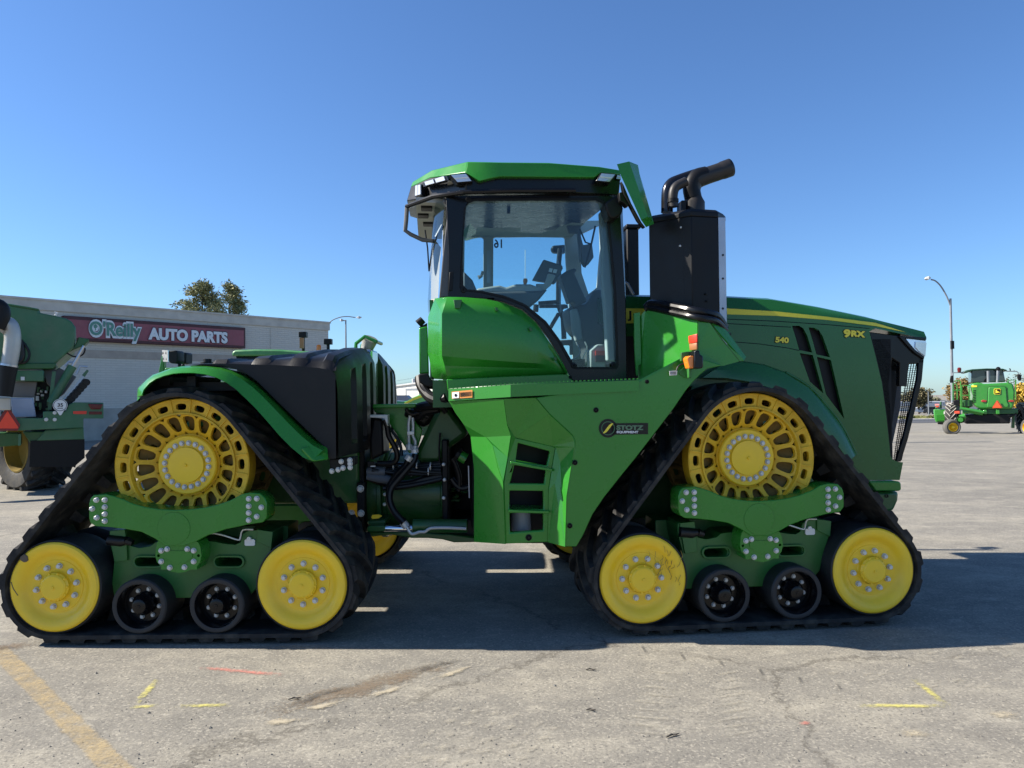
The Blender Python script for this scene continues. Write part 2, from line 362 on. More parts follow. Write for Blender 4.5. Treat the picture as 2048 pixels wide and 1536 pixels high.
stripe('parking_line', (-14, 1290), (272, 1578), 0.155, PAINT_Y, feather=0.2)
for a, b in (((322, 1356), (266, 1410)), ((262, 1414), (316, 1413)), ((352, 1412), (466, 1412)), ((1828, 1357), (1893, 1414)), ((1708, 1411), (1899, 1414))):
    stripe('spray_mark', a, b, 0.06, SPRAY_Y, feather=0.4)
stripe('spray_mark', (395, 1335), (570, 1352), 0.075, SPRAY_R, feather=0.42); decal('spray_mark', [(1596, 1447), (1606, 1442), (1620, 1443), (1627, 1448), (1618, 1453), (1602, 1452)], SPRAY_R)
decal('dirt_patch', [(480, 1432), (560, 1395), (680, 1372), (760, 1345), (900, 1318), (965, 1316), (900, 1345), (810, 1375), (700, 1405), (590, 1425), (520, 1446)], DIRT)
for q in ([(560, 1425), (660, 1405), (700, 1398), (690, 1412), (600, 1432)], [(700, 1400), (800, 1370), (840, 1362), (800, 1385), (720, 1408)], [(850, 1360), (930, 1332), (962, 1326), (930, 1345), (870, 1368)], [(500, 1446), (560, 1436), (640, 1436), (590, 1452), (520, 1456)]):
    decal('dirt_patch', q, SANDM, 0.006)
for q in ([(505, 1432), (590, 1396), (690, 1372), (760, 1352), (760, 1362), (640, 1396), (560, 1428)], [(760, 1350), (900, 1318), (960, 1312), (900, 1330), (800, 1362)]):
    decal('dirt_patch', q, DARKP, 0.007)
decal('dirt_patch', [(-40, 1290), (60, 1282), (78, 1290), (60, 1300), (-40, 1306)], DIRT)
decal('sand_spill', [(1772, 1462), (1830, 1454), (1880, 1468), (1868, 1480), (1800, 1476)], SANDM)
decal('sand_spill', [(1960, 1425), (2010, 1420), (2050, 1430), (2040, 1442), (1980, 1440)], SANDM)
for k in range(7):      # dark lug prints leading away from the front track
    u = 1205 + k * 78; v = 1282 + k * 15
    decal('rubber_print', [(u - 8, v - 8), (u + 2, v - 10), (u + 16, v + 12), (u + 8, v + 16)], DARKP, 0.005)
for k in range(9):      # pale chevron prints of a tractor tyre
    v = 1346 + k * 15; w = 1 + k * 0.05
    stripe('tyre_print', (1262 - k * 6, v - 8), (1390, v + 8 * w), 0.06, DUSTP, 0.005, 0.45); stripe('tyre_print', (1410, v + 6 * w), (1512 + k * 5, v - 6), 0.06, DUSTP, 0.005, 0.45)
for k in range(5):
    for q in range(4):
        u = 890 + q * 40 - k * 28 + (k % 2) * 12; v = 1420 + k * 24 + q * 4; e = 1 + k * 0.12
        decal('tyre_print', [(u, v), (u + 30 * e, v - 9 * e), (u + 44 * e, v - 2), (u + 12 * e, v + 9 * e)], DUSTP, 0.005)
for k in range(4):
    for q in range(2):
        u = 1050 + q * 36 - k * 22; v = 1450 + k * 20 + q * 8
        decal('tyre_print', [(u, v), (u + 36, v - 12), (u + 52, v - 3), (u + 14, v + 12)], DUSTP, 0.005)
for k in range(14):
    u = random.uniform(1560, 2040); v = random.uniform(1305, 1375)
    decal('tyre_print', [(u, v), (u + 34, v - 6), (u + 46, v + 1), (u + 10, v + 8)], DUSTP, 0.005)
gb = MB()               # loose stones, nobody could count them
for i in range(420):
    u = random.uniform(-30, 2080); v = 1330 + 215 * random.random() ** 0.7; p = ground(u, v); r = random.uniform(0.002, 0.006) * (2.0 if random.random() < 0.04 else 1)
    q = random.uniform(0, 6.3); c, s_ = math.cos(q) * r, math.sin(q) * r
    gb.add([(p.x + c, p.y + s_, 0.001), (p.x - s_, p.y + c, 0.001), (p.x - c, p.y - s_, 0.001), (p.x + s_, p.y - c, 0.001), (p.x, p.y, r * 1.1)], [(0, 1, 4), (1, 2, 4), (2, 3, 4), (3, 0, 4)])
STONE = mat('grit', (0.16, 0.15, 0.13), 0.9, var=0.5, dscale=2)
o = ob('grit', gb.mesh('grit', STONE, 0)); o['kind'] = 'stuff'
BARK = mat('bark', (0.055, 0.042, 0.03), 0.95, bump=0.6, bscale=12)
TWIG = mat('twig_wood', (0.06, 0.05, 0.04), 0.9)
for (u, v, l_, a, lab) in ((1182, 1341, 0.06, 0.1, 'small dark twig on sunlit asphalt near the edge of the tractor shadow'), (1346, 1473, 0.08, 0.5, 'forked dark twig on the asphalt below the pale tyre prints'),
                     (590, 1399, 0.07, 0.4, 'dark twig at the left end of the brown dirt patch'), (1182, 1422, 0.05, 0.0, 'short dark twig in the open asphalt at the lower middle')):
    p = ground(u, v); c, s_ = math.cos(a) * l_ / 2, math.sin(a) * l_ / 2
    b = MB().tube([(-c, -s_, 0.006), (-c * 0.2, -s_ * 0.2 + 0.005, 0.010), (c * 0.4, s_ * 0.4, 0.006), (c, s_, 0.008)], [0.003, 0.005, 0.004, 0.002], 6)
    b.tube([(0, 0, 0.008), (c * 0.5, s_ * 0.5 - 0.02, 0.012)], [0.003, 0.0015], 5)
    tag(ob('twig', b.mesh('twig', TWIG), None, T(p.x, p.y, 0)), lab, 'twig', 'twigs on the asphalt')

# ------------------------------------------------------------------ the tractor
trac = thing('tracked_tractor', 'big green articulated tractor on four yellow wheeled rubber tracks', 'tractor', T(-0.3, 6.6, 0))
def part(name, mb, m, parent=trac, M=None, fr=FF, bevel=0, smooth=35, kind=None, solid=0, label=None):
    me = mb.mesh(name, m, smooth) if isinstance(mb, MB) else mb
    return ob(name, me, parent, fr.M if M is None else M, bevel, kind, solid, label)

# ---- undercarriage module: shared meshes in module space (origin under the middle of the outer face)
AX, AZ, AR = 0.832, 0.39, 0.315
CA, CB, CC = (-AX, AZ), (AX, AZ), (-0.011, 1.186); RA, RC = 0.315, 0.472
def hull(circ):
    n = len(circ); tang = []
    for i in range(n):
        (x1, z1, r1), (x2, z2, r2) = circ[i], circ[(i + 1) % n]
        L = math.hypot(x2 - x1, z2 - z1); ex, ez = (x2 - x1) / L, (z2 - z1) / L; q = (r1 - r2) / L; w = math.sqrt(1 - q * q)
        tang.append((ex * q + ez * w, ez * q - ex * w))
    pts = []
    for i in range(n):
        x, z, r = circ[i]; n0 = tang[i - 1]; n1 = tang[i]
        a0 = math.atan2(n0[1], n0[0]); a1 = math.atan2(n1[1], n1[0])
        while a1 < a0: a1 += 2 * math.pi
        k = max(2, int((a1 - a0) / R(6)))
        for j in range(k + 1):
            a = a0 + (a1 - a0) * j / k; pts.append((x + r * math.cos(a), z + r * math.sin(a), math.cos(a), math.sin(a)))
        x2, z2, r2 = circ[(i + 1) % n]; p0 = (x + r * n1[0], z + r * n1[1]); p1 = (x2 + r2 * n1[0], z2 + r2 * n1[1])
        for j in range(1, 10):
            t = j / 10; pts.append((p0[0] + (p1[0] - p0[0]) * t, p0[1] + (p1[1] - p0[1]) * t, n1[0], n1[1]))
    return pts
PATH = hull([CA + (RA,), CB + (RA,), CC + (RC,)])
acc = [0.0]
for a, b in zip(PATH, PATH[1:] + PATH[:1]): acc.append(acc[-1] + math.hypot(b[0] - a[0], b[1] - a[1]))
PLEN = acc[-1]
def onpath(s, h):
    s %= PLEN; lo = 0; hi = len(PATH)
    while hi - lo > 1:
        mid = (lo + hi) // 2
        if acc[mid] <= s: lo = mid
        else: hi = mid
    t = (s - acc[lo]) / (acc[lo + 1] - acc[lo]); a, b = PATH[lo], PATH[(lo + 1) % len(PATH)]
    nx, nz = a[2] + (b[2] - a[2]) * t, a[3] + (b[3] - a[3]) * t; L = math.hypot(nx, nz)
    return a[0] + (b[0] - a[0]) * t + nx / L * h, a[1] + (b[1] - a[1]) * t + nz / L * h
BW = 0.76
bel = MB(); prof = [(-0.01, 0.004), (-0.012, 0.030), (0.012, 0.036), (BW - 0.012, 0.036), (BW, 0.030), (BW, 0.004), (0.02, -0.002)]
secs = []
for i, (x, z, nx, nz) in enumerate(PATH): secs.append([(x + nx * h, w, z + nz * h) for w, h in prof])
bel.loft(secs + [secs[0]], cap=False)
M_BELT = bel.mesh('track_belt', RB, 40)
NL = 36
def lug(s0, w0, w1, ds, wide0):
    b = MB(); secs = []
    for k in range(7):
        t = k / 6; w = w0 + (w1 - w0) * t; s = s0 + ds * (t ** 1.15); hw = 0.034 + (0.022 * (1 - t * 3) if t < 0.34 else 0)
        top = hw * 0.68; hh = 0.041 * min(1.0, 0.62 + 1.6 * t); hh += random.uniform(-0.003, 0.0)
        q = []
        for a, h in ((-hw, 0.032), (-top, 0.036 + hh), (top, 0.036 + hh), (hw, 0.032)):
            x, z = onpath(s + a, h); q.append((x, w, z))
        secs.append(q)
    return b.loft(secs).mesh('tread_lug', RB, 25)
LUGS = []
for k in range(NL):
    LUGS.append(lug(k * PLEN / NL, 0.004, 0.44, -0.235, 1)); LUGS.append(lug((k + 0.5) * PLEN / NL, BW - 0.004, 0.32, -0.235, 1))
GLUGS = []
for k in range(40):
    s = k * PLEN / 40; q = []
    for h, hw, wa, wb in ((0.0, 0.04, 0.315, 0.445), (-0.075, 0.025, 0.34, 0.42)):
        q.append([(onpath(s - hw, h)[0], wa, onpath(s - hw, h)[1]), (onpath(s + hw, h)[0], wa, onpath(s + hw, h)[1]), (onpath(s + hw, h)[0], wb, onpath(s + hw, h)[1]), (onpath(s - hw, h)[0], wb, onpath(s - hw, h)[1])])
    GLUGS.append(MB().loft(q).mesh('guide_lug', RB, 25))
# drive wheel: outer slotted rim, raised lip, dished slotted cone, hub
dw = MB(); o_ = 0.094
slotted(dw, 20, 0.352, 0.450, o_ + 0.012, o_ + 0.004, 0.383, 0.427, 0.088, 0.088, 0.03, ph=0.02)
dw.lathe([(0.450, o_ + 0.004), (0.456, o_), (0.462, o_ + 0.004), (0.462, o_ + 0.13), (0.450, o_ + 0.13), (0.450, o_ + 0.03)], 72)
dw.lathe([(0.368, o_ + 0.012), (0.366, o_ - 0.004), (0.354, o_ - 0.006), (0.350, o_ + 0.02), (0.352, o_ + 0.05)], 72)
for k in range(20):
    a = 2 * math.pi * (k + 0.5) / 20 + 0.02; c, s_ = math.cos(a), math.sin(a); t = 0.007
    dw.loft([[(r * c - t * s_ * e, d, r * s_ + t * c * e) for e, d in ((-1, dd + 0.01), (1, dd + 0.01), (0.6, dd - 0.006), (-0.6, dd - 0.006))] for r, dd in ((0.368, o_ + 0.008), (0.452, o_ + 0.002))])
slotted(dw, 18, 0.215, 0.350, o_ + 0.125, o_ + 0.03, 0.238, 0.341, 0.110, 0.138, 0.032, K=20, ph=0.1)
dw.lathe([(0.215, o_ + 0.125), (0.214, o_ + 0.118), (0.200, o_ + 0.118), (0.208, o_ + 0.16), (0.215, o_ + 0.175)], 64)
M_DW = dw.mesh('drive_wheel', YC, 32)
hb = MB().lathe([(0.206, o_ + 0.14), (0.204, o_ + 0.088), (0.196, o_ + 0.080), (0.126, o_ + 0.080), (0.122, o_ + 0.060), (0.08, o_ + 0.056), (0.04, o_ + 0.055), (0.012, o_ + 0.056), (0.008, o_ + 0.045), (0.001, o_ + 0.045)], 56)
M_HUB = hb.mesh('wheel_hub', Y, 30)
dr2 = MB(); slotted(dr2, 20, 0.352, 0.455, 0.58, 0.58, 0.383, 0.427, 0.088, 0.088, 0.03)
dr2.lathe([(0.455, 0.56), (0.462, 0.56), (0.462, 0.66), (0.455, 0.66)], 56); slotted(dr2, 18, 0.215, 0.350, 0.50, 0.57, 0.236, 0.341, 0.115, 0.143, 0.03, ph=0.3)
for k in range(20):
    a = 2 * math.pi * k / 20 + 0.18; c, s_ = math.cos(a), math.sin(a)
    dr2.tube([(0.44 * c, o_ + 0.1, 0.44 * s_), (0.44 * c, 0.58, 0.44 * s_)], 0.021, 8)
slotted(dr2, 18, 0.205, 0.350, 0.27, 0.20, 0.262, 0.310, 0.060, 0.070, 0.02, ph=0.27); dr2.lathe([(0.205, 0.27), (0.205, 0.50)], 40); M_DR2 = dr2.mesh('drive_bars', mat('shaded_dirty_yellow', (0.20, 0.12, 0.02), 0.75, dust=0.5, dustcol=(0.06, 0.045, 0.02), bump=0.3), 32)  # inner drum yellow darkened for the unlit interior, with some grime
M_BS = hexbolt(0.0145, 0.020); M_BI = hexbolt(0.0155, 0.028); M_BR = hexbolt(0.012, 0.016)
# idler: yellow dish with a hub, black tyre behind
def idmesh():
    b = MB(); b.lathe([(0.296, 0.05), (0.301, 0.03), (0.299, 0.012), (0.288, 0.002), (0.27, 0.0), (0.25, 0.004), (0.232, 0.014), (0.218, 0.028), (0.206, 0.040), (0.190, 0.046), (0.176, 0.047), (0.174, 0.043), (0.106, 0.043), (0.100, 0.036), (0.098, 0.02)], 72)
    b.lathe([(0.098, 0.045), (0.096, 0.012), (0.088, 0.004), (0.084, -0.006), (0.074, -0.012), (0.012, -0.013), (0.011, -0.019), (0.001, -0.019)], 40)
    for k in range(10):
        a = 2 * math.pi * k / 10 + 0.2; b.box((0.09 * math.cos(a) - 0.006, -0.001, 0.09 * math.sin(a) - 0.006), (0.09 * math.cos(a) + 0.006, 0.02, 0.09 * math.sin(a) + 0.006))
    return b.mesh('idler_wheel', Y, 30)
M_ID = idmesh()
M_IDT = MB().lathe([(0.299, 0.02), (0.306, 0.014), (0.313, 0.02), (0.315, 0.035), (0.315, 0.30), (0.26, 0.31), (0.1, 0.31), (0.1, 0.47), (0.26, 0.47), (0.315, 0.48), (0.315, 0.71), (0.306, 0.73), (0.296, 0.725), (0.2, 0.66), (0.001, 0.66)], 64).mesh('tyre', RL, 35)
M_RO = MB().lathe([(0.145, 0.03), (0.149, 0.003), (0.156, 0.0), (0.176, 0.002), (0.184, 0.012), (0.184, 0.29), (0.15, 0.30), (0.09, 0.30), (0.09, 0.46), (0.15, 0.46), (0.184, 0.47), (0.184, 0.73), (0.14, 0.74), (0.05, 0.70), (0.001, 0.70)], 56).mesh('roller_wheel', RL, 35)
M_ROR = MB().lathe([(0.149, 0.004), (0.143, 0.02), (0.138, 0.085), (0.124, 0.100), (0.078, 0.100), (0.074, 0.06), (0.058, 0.045), (0.05, 0.02), (0.046, 0.0), (0.036, -0.004), (0.012, -0.004), (0.01, -0.008), (0.001, -0.008)], 48).mesh('rim', BG, 30)
# support arm, pivot and frame, traced on the near rear undercarriage at their own depth
def m1(pts, d): return RF.p([c1(x, y) for x, y in pts], d)
arm_pts = [(466, 702), (474, 674), (490, 657), (556, 652), (600, 663), (640, 676), (700, 703), (760, 719), (840, 731), (913, 735), (1000, 731), (1070, 723), (1140, 708), (1210, 684), (1268, 653), (1312, 644), (1366, 648), (1392, 672), (1401, 700), (1400, 775), (1380, 800), (1300, 812), (1180, 838), (1090, 868), (1020, 905), (960, 925), (868, 924), (810, 884), (740, 850), (660, 836), (580, 826), (500, 820), (474, 804), (466, 780)]
ab = MB().prism(m1(arm_pts, -0.018), -0.018, 0.16)
M_ARM = ab.mesh('support_arm', G, 30)
cxz = RF.p([c1(913, 833)], -0.02)[0]
M_CAPR = MB().lathe([(0.1125, -0.017), (0.1125, -0.0185), (0.1105, -0.0185), (0.110, -0.011), (0.1085, -0.0185), (0.1075, -0.021), (0.09, -0.022), (0.001, -0.022)], 56, c=cxz).mesh('pivot_cap', G, 25)
piv_pts = [(826, 905), (838, 890), (838, 862), (1000, 862), (1000, 884), (1040, 905), (1052, 930), (1058, 975), (1050, 1010), (1034, 1030), (1034, 1048), (1000, 1048), (975, 1060), (940, 1066), (900, 1058), (880, 1048), (846, 1048), (846, 1030), (824, 1008), (816, 975), (820, 930)]
def circpts(c, r, n=12): return [(c[0] + r * math.cos(2 * math.pi * k / n), c[1] + r * math.sin(2 * math.pi * k / n)) for k in range(n)]
hol = [circpts(m1([q], -0.002)[0], 0.010) for q in ((832, 975), (1042, 975))]
pv = MB().prism(m1(piv_pts, -0.002), -0.002, 0.15, hol)
ov = m1([(868, 958), (895, 950), (985, 950), (1012, 962), (1008, 985), (970, 1012), (935, 1018), (890, 1000), (866, 980)], -0.006)
pv.prism(ov, -0.008, 0.0); M_PIV = pv.mesh('pivot_plate', G, 25)
fp = [(575, 852), (582, 842), (655, 838), (668, 900), (690, 925), (730, 935), (790, 925), (815, 905), (860, 900), (1000, 900), (1060, 896), (1120, 900), (1180, 912), (1235, 918), (1262, 905), (1275, 860), (1300, 845), (1345, 842), (1352, 835), (1432, 850), (1428, 930), (1400, 1000), (1370, 1120), (1300, 1196), (600, 1198), (588, 1120), (600, 1000), (575, 900)]
def slotpts(x0, x1, y0, y1, d):
    r = (y1 - y0) / 2; q = [(x1 - r + r * math.sin(math.pi * k / 6), (y0 + y1) / 2 - r * math.cos(math.pi * k / 6)) for k in range(7)]
    q += [(x0 + r - r * math.sin(math.pi * k / 6), (y0 + y1) / 2 + r * math.cos(math.pi * k / 6)) for k in range(7)]; return m1(q, d)
FD = 0.15
fm = MB().prism(m1(fp, FD), FD, 0.40, [slotpts(706, 850, 985, 1031, FD), slotpts(1127, 1272, 985, 1031, FD)])
for x0, x1 in ((706, 850), (1127, 1272)): fm.prism(slotpts(x0 - 12, x1 + 12, 974, 1042, FD - 0.018), FD - 0.018, FD + 0.004, [slotpts(x0, x1, 985, 1031, FD - 0.018)])
fm.prism(m1([(575, 846), (655, 838), (664, 905), (668, 1000), (600, 1010), (588, 940)], FD - 0.02), FD - 0.02, FD + 0.01)
fm.prism(m1([(1350, 838), (1432, 850), (1424, 935), (1350, 900)], FD - 0.015), FD - 0.015, FD + 0.01)
fm.box((-0.62, 0.40, 0.32), (0.62, 0.66, 0.72)); fm.box((-0.5, 0.62, 0.45), (0.5, 0.74, 0.6))
M_FR = fm.mesh('undercarriage_frame', GF, 25)
M_AXH = MB().lathe([(0.19, 0.26), (0.2, 0.28), (0.2, 0.45), (0.26, 0.48), (0.26, 0.72), (0.21, 0.76), (0.21, 1.5)], 40, c=CC, cap0=True).mesh('axle_housing', GD, 30)
vl = MB()
for k in range(3):
    x, z = m1([(700 + 30 * k, 885)], 0.17)[0]; vl.lathe([(0.001, 0.13), (0.018, 0.13), (0.018, 0.2)], 10, c=(x, z))
M_VAL = MB().tube([(-0.53, 0.13, 0.68), (-0.44, 0.13, 0.67), (-0.40, 0.12, 0.675)], [0.036, 0.036, 0.026], 12).tube([(-0.40, 0.12, 0.675), (-0.36, 0.12, 0.66)], [0.03, 0.022], 10).mesh('tension_valve', HO, 30)
M_PIPE = MB().tube(smoothpath([(q[0], 0.11, q[1]) for q in m1([(1330, 838), (1275, 840), (1262, 880), (1250, 892), (1180, 870), (1120, 858), (1060, 862)], 0.11)], 3), 0.006, 6).mesh('grease_pipe', ZN, 40)
wp = MB().prism(m1([(1284, 895), (1290, 889), (1332, 889), (1338, 895), (1338, 918), (1332, 923), (1290, 923), (1284, 918)], FD - 0.012), FD - 0.012, FD)
wp.lathe([(0.014, FD), (0.014, FD - 0.02), (0.001, FD - 0.02)], 12, c=m1([(1311, 884)], FD)[0])
M_WP = wp.mesh('grease_block', WHT, 25)
ARMB = [(508, 682), (552, 682), (486, 728), (552, 719), (552, 756), (510, 775), (552, 793), (1307, 676), (1349, 675), (1307, 715), (1373, 721), (1307, 750), (1349, 769), (1307, 788)]
PIVB = [(848, 948), (879, 940), (985, 940), (1018, 948), (848, 1005), (1018, 1005), (893, 1037), (970, 1035)]
def bolts(parent, M, me, pts, d):
    for x, z in pts: ob('bolt', me, parent, M @ T(x, d, z) @ Matrix.Rotation(random.uniform(0, 1), 4, 'Y'))
def ringpts(n, r, ph): return [(r * math.cos(2 * math.pi * k / n + ph), r * math.sin(2 * math.pi * k / n + ph)) for k in range(n)]
def module(M, near, phs):
    b = ob('track_belt', M_BELT, trac, M)
    for me in LUGS: ob('tread_lug', me, b, M)
    for me in GLUGS: ob('guide_lug', me, b, M)
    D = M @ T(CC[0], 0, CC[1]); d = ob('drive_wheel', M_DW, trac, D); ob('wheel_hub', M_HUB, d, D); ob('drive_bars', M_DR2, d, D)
    ob('axle_housing', M_AXH, trac, M)
    if near: bolts(d, D, M_BS, ringpts(20, 0.153, phs[0]), o_ + 0.078)
    for k, c in enumerate((CA, CB)):
        D = M @ T(c[0], 0, c[1]); w = ob('idler_wheel', M_ID, trac, D @ Matrix.Rotation(phs[1 + k], 4, 'Y')); ob('tyre', M_IDT, w, D); ob('inner_disc', M_ID, w, D @ T(0, 0.745, 0) @ Matrix.Rotation(math.pi, 4, 'Z'))
        if near: bolts(w, D, M_BI, ringpts(10, 0.137, phs[1 + k]), 0.042)
    for k, c in enumerate(((-0.260, 0.258), (0.260, 0.258))):
        D = M @ T(c[0], -0.002, c[1]); w = ob('roller_wheel', M_RO, trac, D); ob('rim', M_ROR, w, D)
        if near: bolts(w, D, M_BR, ringpts(8, 0.096, phs[3 + k]), 0.098)
    f = ob('undercarriage_frame', M_FR, trac, M, 0.004)
    a = ob('support_arm', M_ARM, trac, M, 0.006); ob('pivot_cap', M_CAPR, a, M); p = ob('pivot_plate', M_PIV, trac, M, 0.004)
    if near:
        bolts(a, M, M_BS, m1(ARMB, -0.018), -0.018); bolts(p, M, M_BS, m1(PIVB, -0.002), -0.002)
        ob('tension_valve', M_VAL, f, M); ob('grease_pipe', M_PIPE, f, M); ob('grease_block', M_WP, f, M)
FLIP = T(0, 3.0, 0) @ Matrix.Rotation(math.pi, 4, 'Z')
module(RF.M, True, (0.22, 0.17, 0.30, 0.55, 0.37)); module(FF.M, True, (0.1, 0.0, 0.12, 0.28, 0.55))
module(RF.M @ FLIP, False, (0, 0, 0, 0, 0)); module(FF.M @ FLIP, False, (0, 0, 0, 0, 0))
MUD = mat('mud_smear', (0.36, 0.25, 0.06), 0.9)
rq = random.Random(12)
for k in range(16):      # dried mud trickles on the front idler
    u, v = 1292 + 76 * rq.random(), 1076 + 60 * rq.random(); v += (u - 1292) * 0.35; pts = [(u, v)]
    for j in range(rq.randint(2, 5)): pts.append((pts[-1][0] + rq.uniform(-7, 5), pts[-1][1] + rq.uniform(3, 13)))
    part('mud_streak', MB().tube([FF.v(a_, b_, 0.0 - 0.002 if math.hypot(a_ - 1287, b_ - 1159) > 66 else 0.03) for a_, b_ in pts], 0.0016, 4), MUD)
x, z = RF.p([(48, 1117)], -0.004)[0]; q = [(x + 0.028 * (0.8 + 0.35 * random.random()) * math.cos(k * 0.52), z + 0.026 * (0.8 + 0.35 * random.random()) * math.sin(k * 0.52)) for k in range(12)]
part('mud_clod', MB().prism(q, -0.006, 0.012), SOIL, fr=RF, bevel=0.004)
part('chipped_paint', MB().tube([RF.v(22, 1164, -0.0), RF.v(27, 1178, 0.0), RF.v(36, 1191, 0.006)], 0.003, 5), SOIL, fr=RF)

# ---- rear half: tank, fender, hitch lights, chassis
def r6(pts, d): return RF.p([c6(x, y) for x, y in pts], d)
TD = 0.10; TC = 1.41
# black plastic saddle tank, near half: side face + crowned top with four raised bands, front face with grooves
top = [(500, 322), (560, 322), (640, 320), (740, 318), (850, 322), (1000, 326), (1150, 330), (1300, 338), (1450, 350), (1545, 366)]
def tank_half(mir):
    b = MB()
    def V(u, v, d):
        x, d_, z = RF.v(*c6(u, v), d); return (x, (2 * TC - d) if mir else d, z)
    # side face
    side = [V(x, y, TD) for x, y in top] + [V(1575, 400, TD), V(1580, 1010, TD), (V(1530, 1015, TD)), V(1515, 940, TD), V(1430, 860, TD), V(1300, 735, TD), V(1150, 590, TD), V(1000, 440, TD), V(900, 370, TD), V(760, 332, TD)]
    b.add(side, [tuple(range(len(side)))])
    # crowned top: profile across d for each station; bands raised
    prof = [(0.0, 0.0), (0.03, 0.045), (0.10, 0.085), (0.28, 0.115), (0.6, 0.16), (1.0, 0.19), (TC - TD, 0.20)]
    st = []; bands = [(680, 790), (965, 1090), (1240, 1360), (1480, 1560)]
    xs = [500, 560, 640] + [q for a, c in bands for q in (a - 6, a + 14, c - 14, c + 6)] + [1578]
    for u in xs:
        import bisect
        v = None
        for (u0, v0), (u1, v1) in zip(top, top[1:]):
            if u0 <= u <= u1: v = v0 + (v1 - v0) * (u - u0) / (u1 - u0)
        if v is None: v = 372
        x, _, z = RF.v(*c6(u, v), TD); lift = 1.0 if any(a + 5 < u < c - 5 for a, c in bands) else 0.0
        grow = min(1.0, max(0.08, (u - 580) / 920))
        row = []
        for d, h in prof:
            hh = h * grow + (lift * 0.024 if d > 0.02 else 0)
            dd = TD + d; row.append((x + (0.02 if False else 0), (2 * TC - dd) if mir else dd, z + hh))
        st.append(row)
    b.loft(st, cap=False, closed=False)
    # rounded front shoulder, then the front face with vertical grooves
    x0 = RF.v(*c6(1578, 400), TD)[0]; zt = lambda d: 1.845 + 0.2 * min(1, max(0, d - TD) / 0.9) ** 0.6
    cols = []; zb = RF.v(*c6(1580, 1005), TD)[2]
    gro = [(0.30, 0.40), (0.60, 0.72), (0.90, 1.0)]
    ds = [TD, TD + 0.03, TD + 0.1] + [q for a, c in gro for q in (TD + a - 0.02, TD + a + 0.02, TD + c - 0.02, TD + c + 0.02)] + [TD + 1.12, TD + 1.16, TD + 1.17]
    for d in ds:
        t = (d - TD) / 1.17; bulge = 0.015 + 0.055 * math.sin(min(1, t * 1.6) * math.pi / 2) - (0.05 if d > TD + 1.13 else 0)
        g = any(TD + a < d < TD + c for a, c in gro); col = []
        for k, h in enumerate((0.0, 0.10, 0.14, 0.7, 0.76, 0.86, 0.95, 1.0)):
            z = zb + (zt(d) - zb) * h; xo = bulge - (0.055 if g and 0.12 < h < 0.8 else 0)
            xo -= 0.02 * max(0, h - 0.5) ** 2 * 4 + (0.10 * (h - 0.9) * 10 * 0.6 if h > 0.9 else 0)
            col.append((x0 + xo, (2 * TC - d) if mir else d, z))
        cols.append(col)
    b.loft(cols, cap=False, closed=False)
    # closing faces
    b.prism([(p[0] - 0.005, p[2] - 0.004) for p in side], *((2 * TC - TD - 1.1, 2 * TC - TD - 0.01) if mir else (TD + 0.01, TD + 1.1)))
    return b
part('fuel_tank', tank_half(False), TK, fr=RF, smooth=30); part('fuel_tank', tank_half(True), TK, fr=RF, smooth=30)
# glossy centre panel between the two tanks
xq = RF.v(*c6(1578, 400), TD)[0]
part('centre_panel', MB().box((xq - 0.3, TD + 1.17, 1.0), (xq + 0.03, 2 * TC - TD - 1.17, 2.05)), mat('polished_panel', (0.45, 0.52, 0.58), 0.12, metal=0.85, var=0.05), fr=RF, bevel=0.02)
hr = [RF.v(*crop(380, 650, 5.12)(x, y), 1.35) for x, y in ((1697, 250), (1700, 190), (1790, 118), (1905, 170))]
part('hand_rail', MB().tube(hr, 0.016, 8).tube([(p[0], p[1] + 0.25, p[2]) for p in hr], 0.016, 8).tube([hr[-1], (hr[-1][0], hr[-1][1] + 0.25, hr[-1][2])], 0.016, 8), G, fr=RF)
fn = RF.v(735, 692, 1.45)
part('filler_neck', MB().tube([(fn[0] - 0.03, 1.5, fn[2] - 0.07), (fn[0] + 0.0, 1.45, fn[2] - 0.01), (fn[0] + 0.03, 1.42, fn[2] + 0.06)], [0.05, 0.055, 0.07], 16), mat('filler_grey', (0.28, 0.27, 0.24), 0.5), fr=RF)
fc = RF.v(*c6(640, 300), 0.55)
part('filler_cap', MB().tube([(fc[0], 0.55, fc[2] - 0.05), (fc[0], 0.55, fc[2] - 0.01)], 0.05, 16).tube([(fc[0], 0.55, fc[2] - 0.01), (fc[0], 0.55, fc[2] + 0.015)], 0.03, 12), BK, fr=RF)
# fender: band following the track, top surface inward, near lip outward
fo = [(125, 560), (130, 500), (190, 440), (240, 400), (300, 380), (370, 352), (450, 338), (540, 333), (640, 335), (740, 345), (820, 366), (900, 405), (985, 462), (1060, 530), (1150, 620), (1250, 722), (1350, 820), (1440, 893), (1512, 930)]
fi = [(160, 545), (172, 510), (215, 460), (262, 430), (320, 408), (385, 392), (455, 386), (535, 386), (620, 396), (705, 420), (775, 455), (845, 505), (925, 580), (1000, 655), (1080, 745), (1170, 850), (1255, 935), (1340, 1005), (1400, 1028)]
rows = []
for (a, b_), (c, e) in zip(fo, fi):
    p = RF.v(*c6(a, b_), TD + 0.02); q = RF.v(*c6(c, e), -0.03); m_ = RF.v(*c6(a * 0.75 + c * 0.25, b_ * 0.75 + e * 0.25), 0.01)
    rows.append([(p[0], 0.62, p[2] - 0.03), (p[0], TD + 0.02, p[2]), m_, q, (q[0], -0.018, q[2] - 0.004), (m_[0], 0.03, m_[2] - 0.012), (p[0], TD + 0.02, p[2] - 0.03), (p[0], 0.62, p[2] - 0.045)])
fb = MB().loft(rows)
part('rear_fender', fb, G, fr=RF, smooth=30)
